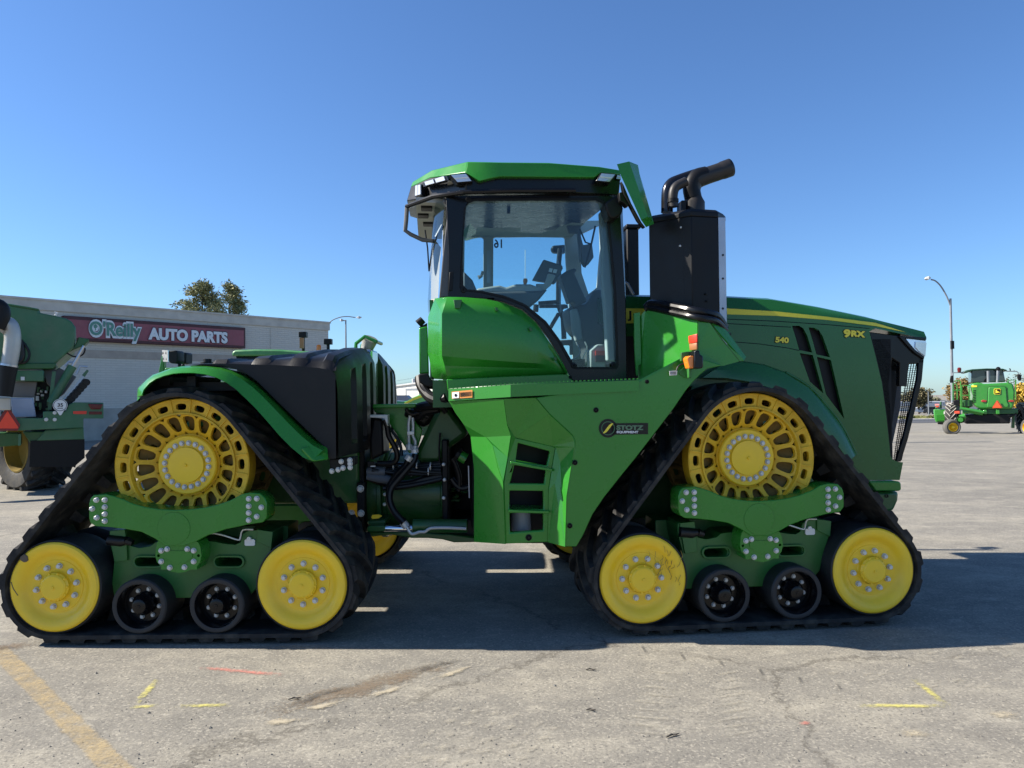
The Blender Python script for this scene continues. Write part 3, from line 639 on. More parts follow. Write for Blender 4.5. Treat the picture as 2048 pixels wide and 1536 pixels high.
ep = [RF.v(*c6(x, y), d) for x, y, d in ((1512, 930, TD + 0.02), (1522, 1020, 0.05), (1430, 1032, -0.03), (1400, 1028, -0.03), (1325, 945, -0.03), (1375, 925, 0.0))]
part('fender_end', MB().add(ep, [tuple(range(6))]), G, fr=RF, solid=0.02, bevel=0.006)
# far fender and chassis
ch = MB().box((-0.42, 0.95, 0.80), (1.02, 2.05, 1.62)).box((-0.35, 0.8, 1.55), (0.9, 2.1, 1.78)).box((-0.8, 1.15, 0.65), (-0.3, 1.85, 1.05))
part('rear_chassis', ch, GD, fr=RF, bevel=0.02)
# under-fender clutter and rear hitch frame
part('fender_liner', MB().box((-0.30, 0.2, 1.70), (0.45, 0.9, 1.76)).box((-0.2, 0.15, 1.74), (-0.12, 0.6, 1.80)).box((0.0, 0.15, 1.72), (0.06, 0.6, 1.80)), BK, fr=RF)
hf = RF.p([c6(x, y) for x, y in ((280, 385), (305, 260), (322, 250), (318, 380))], 0.9)
part('hitch_bracket', MB().prism(hf, 0.9, 0.95).prism(RF.p([c6(330, 350), c6(480, 345), c6(480, 372), c6(325, 384)], 0.6), 0.6, 0.9), G, fr=RF, bevel=0.005)
for q, d, ln in (([(352, 226), (412, 222), (420, 236), (420, 300), (410, 318), (372, 318), (350, 300)], 0.55, [(312, 220, 0.75), (354, 222, 0.55), (356, 306, 0.55), (320, 304, 0.75)]), ([(424, 240), (475, 236), (484, 246), (482, 318), (436, 322), (422, 300)], 0.85, None)):
    P = RF.p([c6(x, y) for x, y in q], d); lm = part('work_lamp', MB().prism(P, d, d + 0.12).tube([(P[4][0], d + 0.06, P[4][1]), (P[4][0], d + 0.06, P[4][1] - 0.09)], 0.014, 8), BK, fr=RF, bevel=0.012)
    if ln:
        v = [RF.v(*c6(x, y), e) for x, y, e in ln]; ob('lamp_lens', MB().add(v, [(0, 1, 2, 3)]).mesh('lamp_lens', LENS, 0), lm, RF.M, solid=0.01)
        c_ = [sum(p[i] for p in v) / 4 for i in range(3)]
        for e, f in ((-.25, .25), (.25, .25), (-.25, -.25), (.25, -.25)):
            w = [(c_[i] + (v[1][i] - v[0][i]) * e + (v[0][i] - v[3][i]) * f) for i in range(3)]; ob('led', MB().lathe([(0.010, -0.008), (0.001, -0.01)], 10).mesh('led', CABD, 0), lm, RF.M @ T(*w))
# bracket under the tank with bolts
tb = part('tank_bracket', MB().prism(r6([(1530, 1020), (1720, 1000), (1720, 1060), (1600, 1100), (1535, 1085)], 0.2), 0.2, 0.3), BK, fr=RF, bevel=0.006)
bolts(tb, RF.M, M_BS, r6([(1618, 1035), (1682, 1025), (1684, 1050), (1684, 1078), (1550, 1105), (1596, 1095), (1632, 1082)], 0.195), 0.195)

# ---- articulation joint between the halves (its own depths, rear frame)
JF = RF
def ja(pts, d): return JF.p([cj(x, y) for x, y in pts], d)
def jk(x, y, d): return JF.v(*ck(x, y), d)
cyl = MB()
for (xa, ra), (xb, rb) in (((150, 0.34), (400, 0.34)), ((400, 0.38), (470, 0.38)), ((470, 0.35), (530, 0.37)), ((530, 0.34), (1330, 0.32)), ((1330, 0.36), (1420, 0.36))):
    p = jk(xa, 740, 1.1); q = jk(xb, 740, 1.1); zc = 0.83
    cyl.tube([(p[0], 1.42, zc), (q[0], 1.42, zc)], [ra, rb], 40)
part('joint_housing', cyl, GD, fr=JF, bevel=0.006)
part('joint_boss', MB().lathe([(0.09, 1.10), (0.085, 1.135), (0.05, 1.12), (0.001, 1.12)], 24, c=JF.p([ck(1210, 650)], 1.13)[0]), GD, fr=JF)
part('hinge_plate', MB().prism(ja([(330, 600), (960, 580), (960, 640), (830, 640), (960, 840), (1060, 950), (990, 1200), (870, 1300), (560, 830), (550, 730), (360, 690)], 1.0), 1.0, 1.06), G, fr=JF, bevel=0.006)
part('hinge_plate', MB().prism(JF.p([cj(x, y) for x, y in ((330, 575), (960, 565), (965, 620), (330, 635))], 0.9), 0.9, 1.1), G, fr=JF, bevel=0.008)
hd = [(1290, 610), (1440, 610), (1740, 1010), (1400, 1260), (1320, 1440), (980, 1430), (960, 1270), (1110, 960), (1200, 770)]
part('front_cover', MB().prism(JF.p([cj(x, y) for x, y in hd], 1.05), 1.05, 1.5), GD, fr=JF, bevel=0.05)
part('joint_frame', MB().box((JF.v(*ck(100, 0), 1.0)[0], 1.0, 0.55), (JF.v(*ck(210, 0), 1.0)[0], 1.8, 1.75)), BK, fr=JF, bevel=0.01)
part('joint_frame', MB().box((JF.v(*ck(1350, 0), 1.0)[0], 0.95, 0.62), (JF.v(*ck(1440, 0), 1.0)[0], 1.6, 1.30)), BK, fr=JF, bevel=0.01)
jb = part('mount_plate', MB().prism(JF.p([ck(x, y) for x, y in ((100, 480), (215, 480), (215, 960), (100, 960))], 0.9), 0.9, 0.95), BK, fr=JF, bevel=0.006)
bolts(jb, JF.M, hexbolt(0.022, 0.03), JF.p([ck(155, 565), ck(162, 925), ck(20, 925)], 0.9), 0.9)
# steering cylinder
cyf = MB().tube([jk(920, 1110, 0.78), jk(1720, 1110, 0.78)], 0.052, 20).prism(JF.p([ck(x, y) for x, y in ((250, 1130), (270, 1110), (510, 1110), (510, 1190), (270, 1200), (250, 1185))], 0.74), 0.74, 0.84)
cyo = part('steering_cylinder', cyf, GD, fr=JF, bevel=0.006)
ob('rod', MB().tube([jk(500, 1148, 0.78), jk(930, 1148, 0.78)], 0.027, 16).mesh('rod', CH), cyo, JF.M)
ob('oil_pipe', MB().tube(smoothpath([jk(x, y, 0.70) for x, y in ((830, 1130), (890, 1220), (940, 1225), (1010, 1200), (1100, 1195), (1180, 1145), (1400, 1138), (1700, 1150))], 3), 0.012, 8).mesh('oil_pipe', ZN), cyo, JF.M)
part('lower_link', MB().prism(JF.p([ck(x, y) for x, y in ((250, 1040), (520, 1020), (520, 1090), (260, 1100))], 0.85), 0.85, 1.2).prism(JF.p([ck(x, y) for x, y in ((230, 1205), (900, 1190), (1330, 1230), (1450, 1230), (1820, 1280), (1840, 1350), (1520, 1355), (1350, 1310), (1150, 1290), (900, 1290), (600, 1240), (280, 1275))], 0.95), 0.95, 1.7), GD, fr=JF, bevel=0.01)
part('rear_tag', MB().prism(JF.p([ck(x, y) for x, y in ((310, 985), (325, 950), (420, 945), (470, 965), (420, 1000), (330, 1010))], 0.83), 0.83, 0.85), Y, fr=JF)
# black boxes added to stand in for the shade deep in the joint gap
part('joint_shade_box', MB().box((JF.v(*ck(1430, 0), 1.2)[0], 1.65, 0.5), (JF.v(*ck(1990, 0), 1.2)[0], 1.9, 1.7)).box((JF.v(*ck(1430, 0), 1.2)[0], 1.05, 0.5), (JF.v(*ck(1960, 0), 1.2)[0], 1.7, 0.64)), BK, fr=JF)
part('cap_spout', MB().tube([jk(1700, 130, 0.75), jk(1610, 80, 0.75)], [0.045, 0.042], 16), G, fr=JF); part('spout_cap', MB().tube([jk(1600, 75, 0.75), jk(1560, 50, 0.75)], 0.055, 10), BK, fr=JF)
# hoses
def hose(pts, d0, d1, r, fn=ck, m=HO, name='hydraulic_hose', k=5):
    n = len(pts); return part(name, MB().tube(smoothpath([JF.v(*fn(x, y), d0 + (d1 - d0) * i / (n - 1)) for i, (x, y) in enumerate(pts)], k), r, 10), m, fr=JF)
hose([(960, 60), (930, 160), (840, 270), (720, 410), (620, 530), (580, 640), (590, 780), (660, 920), (790, 1060)], 0.80, 0.72, 0.027)
hose([(850, 150), (800, 240), (690, 350), (600, 480), (565, 600), (575, 740)], 0.84, 0.84, 0.024)
hose([(330, 240), (700, 230), (1000, 240), (1330, 210)], 1.02, 1.02, 0.03); hose([(300, 320), (560, 320), (900, 320), (1330, 300)], 0.95, 0.98, 0.030); hose([(260, 390), (480, 470), (700, 505), (900, 490), (1100, 430), (1340, 380)], 0.93, 0.98, 0.032)
hose([(560, 290), (900, 270), (1340, 240)], 1.0, 1.0, 0.02)
for a, b_ in (((250, 310), (520, 318)), ((250, 380), (590, 440))): part('hose_fitting', MB().tube([jk(*a, 0.93), jk(a[0] * 0.5 + b_[0] * 0.5, a[1] * 0.5 + b_[1] * 0.5, 0.93), jk(*b_, 0.93)], [0.034, 0.042, 0.038], 12), mat('grey_sleeve', (0.11, 0.12, 0.135), 0.6), fr=JF)
for (x0, y0), (x1, y1) in (((770, 1050), (830, 1130)), ((840, 150), (880, 90)), ((945, -10), (950, 40))): part('hose_fitting', MB().tube([jk(x0, y0, 0.74), jk(x1, y1, 0.74)], 0.03, 10), ZN, fr=JF)
hose([(880, 730), (860, 850), (858, 960), (865, 1160)], 0.95, 0.95, 0.012, cj, ZN, 'oil_pipe', 3); hose([(915, 770), (925, 900), (920, 1030), (955, 1110), (955, 1170)], 0.95, 0.95, 0.012, cj, ZN, 'oil_pipe', 3)
for x, y in ((862, 1190), (950, 1210)): part('hose_fitting', MB().tube([JF.v(*cj(x, y - 30), 0.93), JF.v(*cj(x + 3, y + 50), 0.93)], 0.026, 10), ZN, fr=JF)
part('pipe_clip', MB().prism(ja([(835, 970), (935, 975), (935, 1015), (840, 1022)], 0.92), 0.92, 0.95), ZN, fr=JF)
hose([(500, 800), (545, 900), (570, 1040), (640, 1170), (690, 1300), (670, 1400), (580, 1440), (400, 1440)], 0.86, 0.9, 0.022, cj)
part('valve_block', MB().prism(ja([(280, 730), (550, 730), (550, 900), (500, 780), (290, 770)], 0.8), 0.8, 0.9), ZN, fr=JF, bevel=0.004)
part('valve_block', MB().prism(ja([(330, 760), (470, 800), (490, 1300), (300, 1400), (280, 1100)], 0.85), 0.85, 1.15), BM, fr=JF, bevel=0.02)
part('cable', MB().tube(smoothpath([JF.v(*cj(x, y), 0.98) for x, y in ((1320, 990), (1312, 1080), (1305, 1200), (1308, 1330), (1315, 1420))], 3), 0.008, 6), BK, fr=JF)
hose([(1020, 180), (1040, 300), (1100, 400), (1180, 480), (1300, 520), (1420, 470)], 0.75, 0.55, 0.04, cj); hose([(1060, 200), (1080, 320), (1180, 440), (1300, 480)], 0.7, 0.6, 0.028, cj)
hose([(980, 640), (1100, 600), (1300, 580), (1420, 540)], 0.95, 0.8, 0.04, cj); hose([(830, 700), (1000, 760), (1100, 680), (1300, 640)], 1.0, 0.9, 0.035, cj)
part('hose_bundle', MB().prism(ja([(820, 640), (1180, 620), (1300, 640), (1180, 830), (1060, 940), (980, 860), (900, 800)], 1.1), 1.1, 1.4), HO, fr=JF, bevel=0.04)
for (x0, y0), (x1, y1), r_ in (((700, 250), (1330, 330), .018), ((320, 290), (1330, 350), .016), ((480, 560), (1340, 420), .02)):
    hose([(x0, y0), ((x0 * 2 + x1) / 3, (y0 * 2 + y1) / 3 + 25), ((x0 + 2 * x1) / 3, (y0 + 2 * y1) / 3 + 20), (x1, y1)], .9, .96, r_)
hose([(820, 640), (860, 700), (930, 720), (1020, 700), (1150, 760)], .9, .95, .016, cj); hose([(560, 900), (640, 1000), (730, 1150), (760, 1330)], .93, .9, .012, cj)
hose([(1150, 480), (1200, 560), (1330, 600), (1400, 690)], .7, .8, .02, cj); hose([(1500, 120), (1560, 260), (1600, 420), (1590, 600)], .98, 1.0, .02); hose([(1480, 420), (1560, 520), (1640, 560), (1740, 540)], 1.0, 1.0, .024)
for x, y in ((640, 235), (980, 240), (1180, 240), (900, 320), (1150, 315)): part('hose_clamp', MB().tube([jk(x - 8, y, .96), jk(x + 8, y, .96)], 0.036, 12), ZN, fr=JF)
for x, y in ((1370, 210), (1383, 435), (1372, 700), (505, 795), (510, 650)): part('bolt', MB().lathe([(.016, .93), (.012, .915), (.001, .912)], 8, c=JF.p([ck(x, y)], .93)[0]), ZN, fr=JF)
for x, y, w, h in ((1430, 560, 120, 60), (1500, 650, 90, 70), (1620, 590, 100, 50), (1450, 720, 160, 40)): part('gear_casting', MB().box((jk(x, y, 1.2)[0], 1.2, jk(x, y + h, 1.2)[2]), (jk(x + w, y, 1.2)[0], 1.5, jk(x, y, 1.2)[2])), GD, fr=JF, bevel=0.02)
part('print_plate', MB().prism(JF.p([ck(x, y) for x, y in ((255, 175), (355, 170), (375, 250), (262, 250))], .88), .88, .90), BM, fr=JF); part('plate_print', MB().prism(JF.p([ck(x, y) for x, y in ((300, 230), (372, 228), (372, 245), (300, 247))], .877), .877, .88), WHT, fr=JF)
part('steel_strap', MB().tube([jk(1735, 230, .7), jk(1748, 700, .7)], .006, 6), SG, fr=JF)
part('mount_foot', MB().prism(ja([(1100, 230), (1280, 220), (1280, 350), (1110, 350)], 0.75), 0.75, 1.0), BM, fr=JF, bevel=0.01)
part('mount_foot', MB().prism(ja([(1280, 215), (1440, 225), (1440, 375), (1280, 370)], 0.72), 0.72, 1.0), G, fr=JF, bevel=0.012)

# ------------------------------------------------------------------ front half
def f3(pts, d): return FF.p([c3(x, y) for x, y in pts], d)
def f4(pts, d): return FF.p([c4(x, y) for x, y in pts], d)
def f5(pts, d): return FF.p([c5(x, y) for x, y in pts], d)
def V4(x, y, d): return FF.v(*c4(x, y), d)
HD, HC = 0.92, 1.5           # hood side and centre depth
# hood: top silhouette, stripe and lower seam stations, mirrored about the centre line
hs = [(30, 89, 164, 205), (705, 95, 172, 207), (1000, 110, 190, 216), (1300, 160, 221, 240), (1600, 220, 258, 278), (1780, 268, 300, 315), (1880, 300, 325, 338), (1906, 316, 332, 345)]
secs = []; strp = []
for x, yt, y0, y1 in hs:
    nar = 0.16 * sst(x, 1300, 1906); dn = HD + nar
    X = FF.v(*c5(x, y1), dn)[0]
    zt = FF.v(*c5(x, yt), dn + 0.16)[2]; za = FF.v(*c5(x, y0), dn + 0.02)[2]; zb = FF.v(*c5(x, y1), dn)[2]
    half = [(X, HC, zt + 0.03), (X, dn + 0.35, zt + 0.02), (X, dn + 0.16, zt), (X, dn + 0.07, zt - 0.025), (X, dn + 0.03, za + 0.03), (X, dn + 0.012, za - 0.002), (X, dn, zb), (X, dn, zb - 0.02)]
    secs.append(half + [(p[0], 2 * HC - p[1], p[2]) for p in reversed(half[1:])])
    strp.append([(X, dn + 0.012, za), (X, dn, zb)])
part('hood', MB().loft(secs), GH, smooth=40)
sm = MB(); q = []
for a, b in strp[1:6]: q.append([(a[0], a[1] - 0.004, a[2]), (b[0], b[1] - 0.004, b[2]), (b[0], b[1], b[2]), (a[0], a[1], a[2])])
q[-1] = [(p[0] - (0.06 if i in (0, 3) else 0.0), p[1], p[2]) for i, p in enumerate(q[-1])]
part('hood_stripe', sm.loft(q), YL)
np_ = f5([(97, 170), (330, 176), (330, 258), (97, 260)], HD - 0.004)
pl = part('name_panel', MB().prism(np_, HD - 0.006, HD), YL)
p = FF.v(*c5(113, 231), HD - 0.008); ob('letter', text_mesh('J', 0.085, 0.004, BG, 0.0025, 1.25), pl, FF.M @ T(p[0], p[1], p[2]))
# side panel with four slanted vents and the wheel arch
low = [(500, 640), (520, 602), (640, 588), (800, 600), (950, 640), (1100, 722), (1230, 832), (1350, 962), (1450, 1100), (1560, 1205)]
spn = [(30, 205), (705, 207), (1000, 216), (1300, 240), (1600, 290), (1562, 310), (1600, 460), (1638, 620), (1665, 820), (1690, 1060), (1705, 1082), (1730, 1094), (1765, 1099), (1745, 1205)] + list(reversed(low)) + [(420, 640), (30, 640)]
vents = [[(1096, 276), (1140, 276), (1165, 292), (1188, 335), (1219, 438), (1140, 422), (1118, 345)], [(1196, 285), (1232, 288), (1258, 302), (1282, 340), (1326, 466), (1243, 448), (1222, 370)],
         [(1143, 440), (1222, 452), (1286, 684), (1204, 612)], [(1246, 462), (1331, 482), (1412, 838), (1302, 690)]]
part('side_panel', MB().prism(f5(spn, HD - 0.002), HD - 0.002, HD + 0.03, [f5(v, HD - 0.002) for v in vents]), GH, bevel=0.005)
part('side_panel', MB().prism(f5(spn, HD - 0.002), 2 * HC - HD - 0.03, 2 * HC - HD), GH)
for v in vents: part('vent_screen', MB().prism(f5(v, HD + 0.05), HD + 0.045, HD + 0.06), BM)
part('exhaust_duct', MB().tube([FF.v(*c5(x, y), HD + 0.13) for x, y in ((1120, 330), (1165, 440), (1205, 600))], 0.05, 14), mat('foil_wrap', (0.16, 0.16, 0.165), 0.35, metal=0.6, bump=0.4, bscale=30))
for ln, d in (([(705, 236), (1000, 248), (1300, 268), (1562, 292)], HD - 0.004), ([(705, 262), (1000, 279), (1090, 284)], HD - 0.004), ([(740, 372), (900, 385), (1060, 408), (1140, 424)], HD - 0.004)):
    part('panel_seam', MB().tube([FF.v(*c5(x, y), d + 0.002) for x, y in ln], 0.003, 5), BG)
ao = [(690, 500), (800, 488), (930, 508), (1060, 555), (1200, 642), (1310, 762), (1400, 882), (1484, 1052)]
ai = [(560, 588), (700, 590), (840, 612), (985, 655), (1120, 740), (1235, 850), (1350, 968), (1440, 1090)]
rows = []
for (a, b_), (c, e) in zip(ao, ai):
    p0 = FF.v(*c5(a, b_), HD - 0.002); p1 = FF.v(*c5(a * 0.93 + c * 0.07, b_ * 0.93 + e * 0.07), HD - 0.06); p2 = FF.v(*c5(a * 0.5 + c * 0.5, b_ * 0.5 + e * 0.5), HD - 0.105); p3 = FF.v(*c5(c, e), HD - 0.11)
    rows.append([p0, p1, p2, p3, (p3[0] - 0.0, HD + 0.05, p3[2] - 0.01), (p0[0], HD + 0.05, p0[2] - 0.01)])
part('wheel_arch', MB().loft(rows), GH, smooth=32)
part('arch_bead', MB().tube(smoothpath([FF.v(*c5(x, y), HD - 0.012) for x, y in ((1060, 556), (1200, 643), (1310, 763), (1400, 883), (1484, 1052))], 5), 0.011, 10), GH)
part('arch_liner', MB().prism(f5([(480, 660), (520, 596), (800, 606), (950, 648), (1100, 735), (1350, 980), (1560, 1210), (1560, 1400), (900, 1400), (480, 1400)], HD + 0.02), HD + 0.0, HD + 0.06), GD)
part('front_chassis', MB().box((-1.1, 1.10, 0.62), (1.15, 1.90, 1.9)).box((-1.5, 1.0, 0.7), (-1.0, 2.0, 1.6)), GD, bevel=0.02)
def t5(s, x, y, size, sx, w):
    p = FF.v(*c5(x, y), HD - 0.006); return p, text_mesh(s, size, 0.005, YL, w, sx)
for s, x, y, size, sx, w, rot in (('9', 1408, 341, 0.083, 1.35, 0.005, -2.5), ('RX', 1450, 338, 0.066, 1.35, 0.004, -4), ('540', 995, 374, 0.060, 1.28, 0.003, -3.0)):
    p = FF.v(*c5(x, y), HD - 0.007); Mt = FF.M @ T(*p) @ Matrix.Rotation(R(-rot), 4, 'Y')
    bk = text_mesh(s, size, 0.003, BG, w + 0.004, sx); o = ob('model_badge', bk, trac, Mt @ T(0, 0.002, 0)); ob('letter', text_mesh(s, size, 0.005, YL, w, sx), o, Mt)
# grille opening, head lamp, bumper
ND = HD + 0.13
gp = [(1562, 312), (1605, 318), (1790, 342), (1810, 380), (1840, 420), (1890, 460), (1888, 520), (1850, 700), (1800, 900), (1752, 1094), (1705, 1080), (1690, 1050), (1665, 820), (1638, 620), (1600, 460)]
part('grille_frame', MB().prism(f5([(1562, 312), (1605, 318), (1790, 342), (1850, 430), (1893, 460), (1890, 500), (1800, 505), (1790, 640), (1740, 640), (1745, 500), (1700, 470), (1680, 640), (1700, 840), (1690, 1060), (1665, 820), (1638, 620), (1600, 460)], ND), ND, ND + 0.05), BG, bevel=0.006)
fr_ = [FF.v(*c5(x, y), d) for x, y, d in ((1893, 455, ND), (1880, 600, ND + 0.0), (1840, 780, ND), (1795, 960, ND), (1753, 1094, ND))]
part('grille_post', MB().loft([[(p[0], ND, p[2]), (p[0] - 0.045, ND, p[2]), (p[0] - 0.045, ND + 0.03, p[2]), (p[0], ND + 0.03, p[2])] for p in fr_]), BG, bevel=0.004)
for k in range(6):         # vertical grille bars in front of see-through mesh
    a = FF.v(*c5(1795 + k * 15, 500 + (3 if k else 0)), ND + 0.03); b_ = FF.v(*c5(1705 + k * 9, 1085), ND + 0.03)
    part('grille_bar', MB().loft([[(a[0], ND + 0.02, a[2]), (a[0] + 0.006, ND + 0.02, a[2]), (a[0] + 0.006, ND + 0.025, a[2]), (a[0], ND + 0.025, a[2])], [(b_[0], ND + 0.02, b_[2]), (b_[0] + 0.006, ND + 0.02, b_[2]), (b_[0] + 0.006, ND + 0.025, b_[2]), (b_[0], ND + 0.025, b_[2])]]), BG)
hb_ = MB()
for k in range(44):
    t = (k + 0.5) / 44; a = FF.v(*c5(1795 + (1705 - 1795) * t, 500 + 590 * t), ND + 0.05); b_ = FF.v(*c5(1880 + (1752 - 1880) * t, 510 + 580 * t), ND + 0.05)
    hb_.tube([(a[0], ND + 0.055, a[2]), (b_[0], ND + 0.055, b_[2] + 0.02)], 0.0028, 4)
part('grille_mesh', hb_, BG, kind='stuff')
part('radiator', MB().box((FF.v(*c5(1560, 400), 1.3)[0] - 0.3, 1.05, 0.95), (FF.v(*c5(1600, 400), 1.3)[0] - 0.02, 1.95, 2.1)), BM)
part('grille_strut', MB().prism(f5([(1640, 520), (1720, 512), (1800, 485), (1800, 500), (1722, 545), (1640, 548)], ND + 0.1), ND + 0.1, ND + 0.14).prism(f5([(1690, 330), (1745, 340), (1745, 520), (1690, 940), (1665, 940), (1670, 600)], ND + 0.2), ND + 0.2, ND + 0.25), BK)
part('cooler_pack', MB().prism(f5([(1722, 470), (1752, 480), (1742, 760), (1690, 1000), (1680, 1000), (1690, 700)], ND + 0.4), ND + 0.38, ND + 0.42), mat('core_grey', (0.07, 0.07, 0.075), 0.7, bump=0.8, bscale=150))
hl = [(1782, 350), (1904, 366), (1896, 462), (1870, 448), (1835, 418), (1805, 385)]
lm = part('head_lamp', MB().prism(f5(hl, ND - 0.01), ND - 0.01, ND + 0.30), mat('lamp_reflector', (0.62, 0.68, 0.78), 0.18, metal=0.5, var=0.25))
ob('lamp_glass', MB().prism(f5([(1840, 372), (1905, 378), (1898, 458), (1872, 440), (1838, 405)], ND - 0.016), ND - 0.02, ND - 0.012).mesh('lamp_glass', LENS, 0), lm, FF.M)
part('lamp_brow', MB().prism(f5([(1740, 338), (1906, 345), (1904, 366), (1782, 352), (1810, 385), (1840, 420), (1896, 462), (1892, 478), (1835, 440), (1795, 400)], ND - 0.02), ND - 0.02, ND + 0.02), BG, bevel=0.005)
part('nose_bracket', MB().prism(f5([(1578, 318), (1604, 322), (1614, 430), (1600, 420)], ND + 0.03), ND + 0.03, ND + 0.05), SG)
part('bumper', MB().prism(f5([(1560, 1212), (1740, 1212), (1755, 1222), (1757, 1262), (1745, 1272), (1600, 1272)], HD - 0.03), HD - 0.03, 2 * HC - HD + 0.03), G, bevel=0.03)
bw = part('front_weight', MB().prism(f5([(1600, 1272), (1745, 1272), (1740, 1330), (1715, 1390), (1690, 1400), (1600, 1400)], HD + 0.02), HD + 0.02, 2 * HC - HD), GD, bevel=0.03)
ob('tie_hole', MB().lathe([(0.016, HD + 0.012), (0.009, HD + 0.012), (0.009, HD + 0.05)], 14, c=f5([(1673, 1302)], HD)[0]).mesh('tie_hole', BK), bw, FF.M)

# ---- platform side with the recessed steps
CD = -0.045
Cp = [c4(*q) for q in ((1430, 276), (1530, 394), (1700, 550), (1718, 590), (1718, 635), (1660, 1000), (1650, 1365), (1730, 1365))] + \
     [(1166, 1071), (1185, 1029), (1208, 995), (1238, 957), (1272, 915), (1310, 866), (1348, 816), (1371, 782), (1386.6, 763), (1402, 747.6), (1415, 737), (1446, 731), (1396, 716), (1363, 718), (1301.5, 750), (1277, 762)]
sp_ = part('platform_side', MB().prism(FF.p(Cp, CD), CD, CD + 0.03), G, bevel=0.006)
def plane3(p, q, r):
    (x0, y0, d0), (x1, y1, d1), (x2, y2, d2) = p, q, r; det = (x1 - x0) * (y2 - y0) - (x2 - x0) * (y1 - y0)
    a = ((d1 - d0) * (y2 - y0) - (d2 - d0) * (y1 - y0)) / det; b = ((x1 - x0) * (d2 - d0) - (x2 - x0) * (d1 - d0)) / det
    return lambda x, y: (x, y, d0 + a * (x - x0) + b * (y - y0))
pa = plane3((800, 300, .27), (1200, 283, -.02), (1070, 562, .19)); pd = plane3(pa(1070, 562), (1213, 1345, .08), (985, 1330, .30))
v4_, v5_, v6_ = pa(1252, 552), pa(1070, 562), pa(910, 472); e1, e2, e3 = pd(1120, 622), pd(1160, 790), pd(1195, 890); fk = (1228, 712, .08)
fac = [[pa(800, 300), pa(1200, 283), pa(1225, 470), v4_, v5_, v6_, pa(845, 380)],
       [pa(1200, 283), (1430, 276, CD), (1530, 394, CD), (1280, 562, .08), v4_, pa(1225, 470)], [(1530, 394, CD), (1700, 550, CD), (1558, 628, .08), (1280, 562, .08)], [(1700, 550, CD), (1718, 590, CD), (1718, 635, CD), (1580, 640, .075), (1558, 628, .08)],
       [v5_, v4_, fk], [(1252, 552, v4_[2]), (1280, 562, .08), fk],
       [v6_, v5_, e1, e2, e3, pd(1213, 1345), pd(985, 1330), pd(985, 800), pd(960, 560)],
       [e1, v5_, fk, e3, e2],
       [(1718, 635, CD), (1660, 1000, CD), (1650, 1365, CD), (1575, 900, .06), (1615, 750, .05)],
       [(1718, 635, CD), (1615, 750, .05), (1580, 640, .075)], [(1580, 640, .075), (1615, 750, .05), (1575, 900, .06), (1552, 800, .08)], [(1552, 800, .08), (1575, 900, .06), (1530, 950, .08)], [(1575, 900, .06), (1650, 1365, CD), (1525, 1332, .08), (1530, 950, .08)]]
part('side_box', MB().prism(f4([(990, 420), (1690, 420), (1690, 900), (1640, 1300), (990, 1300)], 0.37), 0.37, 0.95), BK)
for f in fac: part('step_panel', MB().add([V4(*q) for q in f], [tuple(range(len(f)))]), G, solid=0.012, smooth=0)
wins = [[(1302, 606), (1536, 668), (1530, 700), (1512, 772), (1284, 742)], [(1276, 768), (1506, 806), (1494, 905), (1240, 903), (1250, 880)], [(1240, 955), (1488, 958), (1488, 1094), (1240, 1092)], [(1240, 1120), (1488, 1116), (1488, 1244), (1245, 1262)]]
sf = [(1262, 562), (1560, 628), (1580, 640), (1552, 800), (1530, 950), (1525, 1332), (1213, 1345), (1200, 890), (1228, 712), (1254, 575)]
SFD = 0.078
part('step_frame', MB().prism(f4(sf, SFD), SFD, SFD + 0.05, [f4(w, SFD) for w in wins]), G, bevel=0.008)
for a, b_ in (((1248, 742), (1554, 796)), ((1234, 1096), (1530, 1104))):
    part('step_tread', MB().prism(f4([a, b_, (b_[0], b_[1] + 20), (a[0], a[1] + 20)], 0.05), 0.05, 0.32), G, bevel=0.004)
part('step_back', MB().prism(f4([(1200, 540), (1600, 600), (1600, 1340), (1200, 1340)], 0.34), 0.34, 0.36), BM)
part('filter_can', MB().tube([V4(1322, 1070, 0.26), V4(1326, 1300, 0.26)], [0.066, 0.070], 20), mat('grey_canister', (0.22, 0.24, 0.27), 0.4))
# top rim of the platform
rim = [(788, 222, .27), (800, 214, .265), (1250, 182, -.06), (2184, 148, -.06), (2184, 226, -.06), (1250, 270, -.06), (800, 300, .265), (788, 290, .27)]
part('platform_rim', MB().add([V4(*q) for q in rim[1:4]] + [V4(*rim[4]), V4(*rim[5]), V4(*rim[6])], [(0, 1, 4, 5), (1, 2, 3, 4)]), G, solid=0.02, smooth=0)
fl = MB(); a = V4(800, 216, .28); b_ = V4(1250, 184, -.04); c = V4(2184, 150, -.04)
fl.add([a, b_, c, (c[0], 0.6, c[2]), (a[0], 0.6, a[2] + 0.0)], [(0, 1, 2, 3, 4)])
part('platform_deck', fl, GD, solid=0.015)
tt = MB()
for k in range(46):
    t = k / 45; x = a[0] + (c[0] - a[0]) * t; z = (a[2] + (b_[2] - a[2]) * min(1, (x - a[0]) / (b_[0] - a[0])) if x < b_[0] else b_[2] + (c[2] - b_[2]) * (x - b_[0]) / (c[0] - b_[0])); d = max(-0.03, 0.28 - 0.32 * (x - a[0]) / (b_[0] - a[0]))
    tt.box((x - 0.006, d, z + 0.004), (x + 0.006, d + 0.012, z + 0.016))
part('grip_teeth', tt, G, smooth=0)
dc = part('safety_decal', MB().add([V4(*q) for q in ((816, 232, .232), (968, 218, .118), (968, 274, .118), (818, 284, .232))], [(0, 1, 2, 3)]), mat('decal_orange', (0.62, 0.24, 0.05), 0.5))
def on(q):  # point on the slanted rim face
    return lambda x, y: V4(x, y, .232 - (x - 816) / 152 * .114 - 0.004)
g_ = on(0)
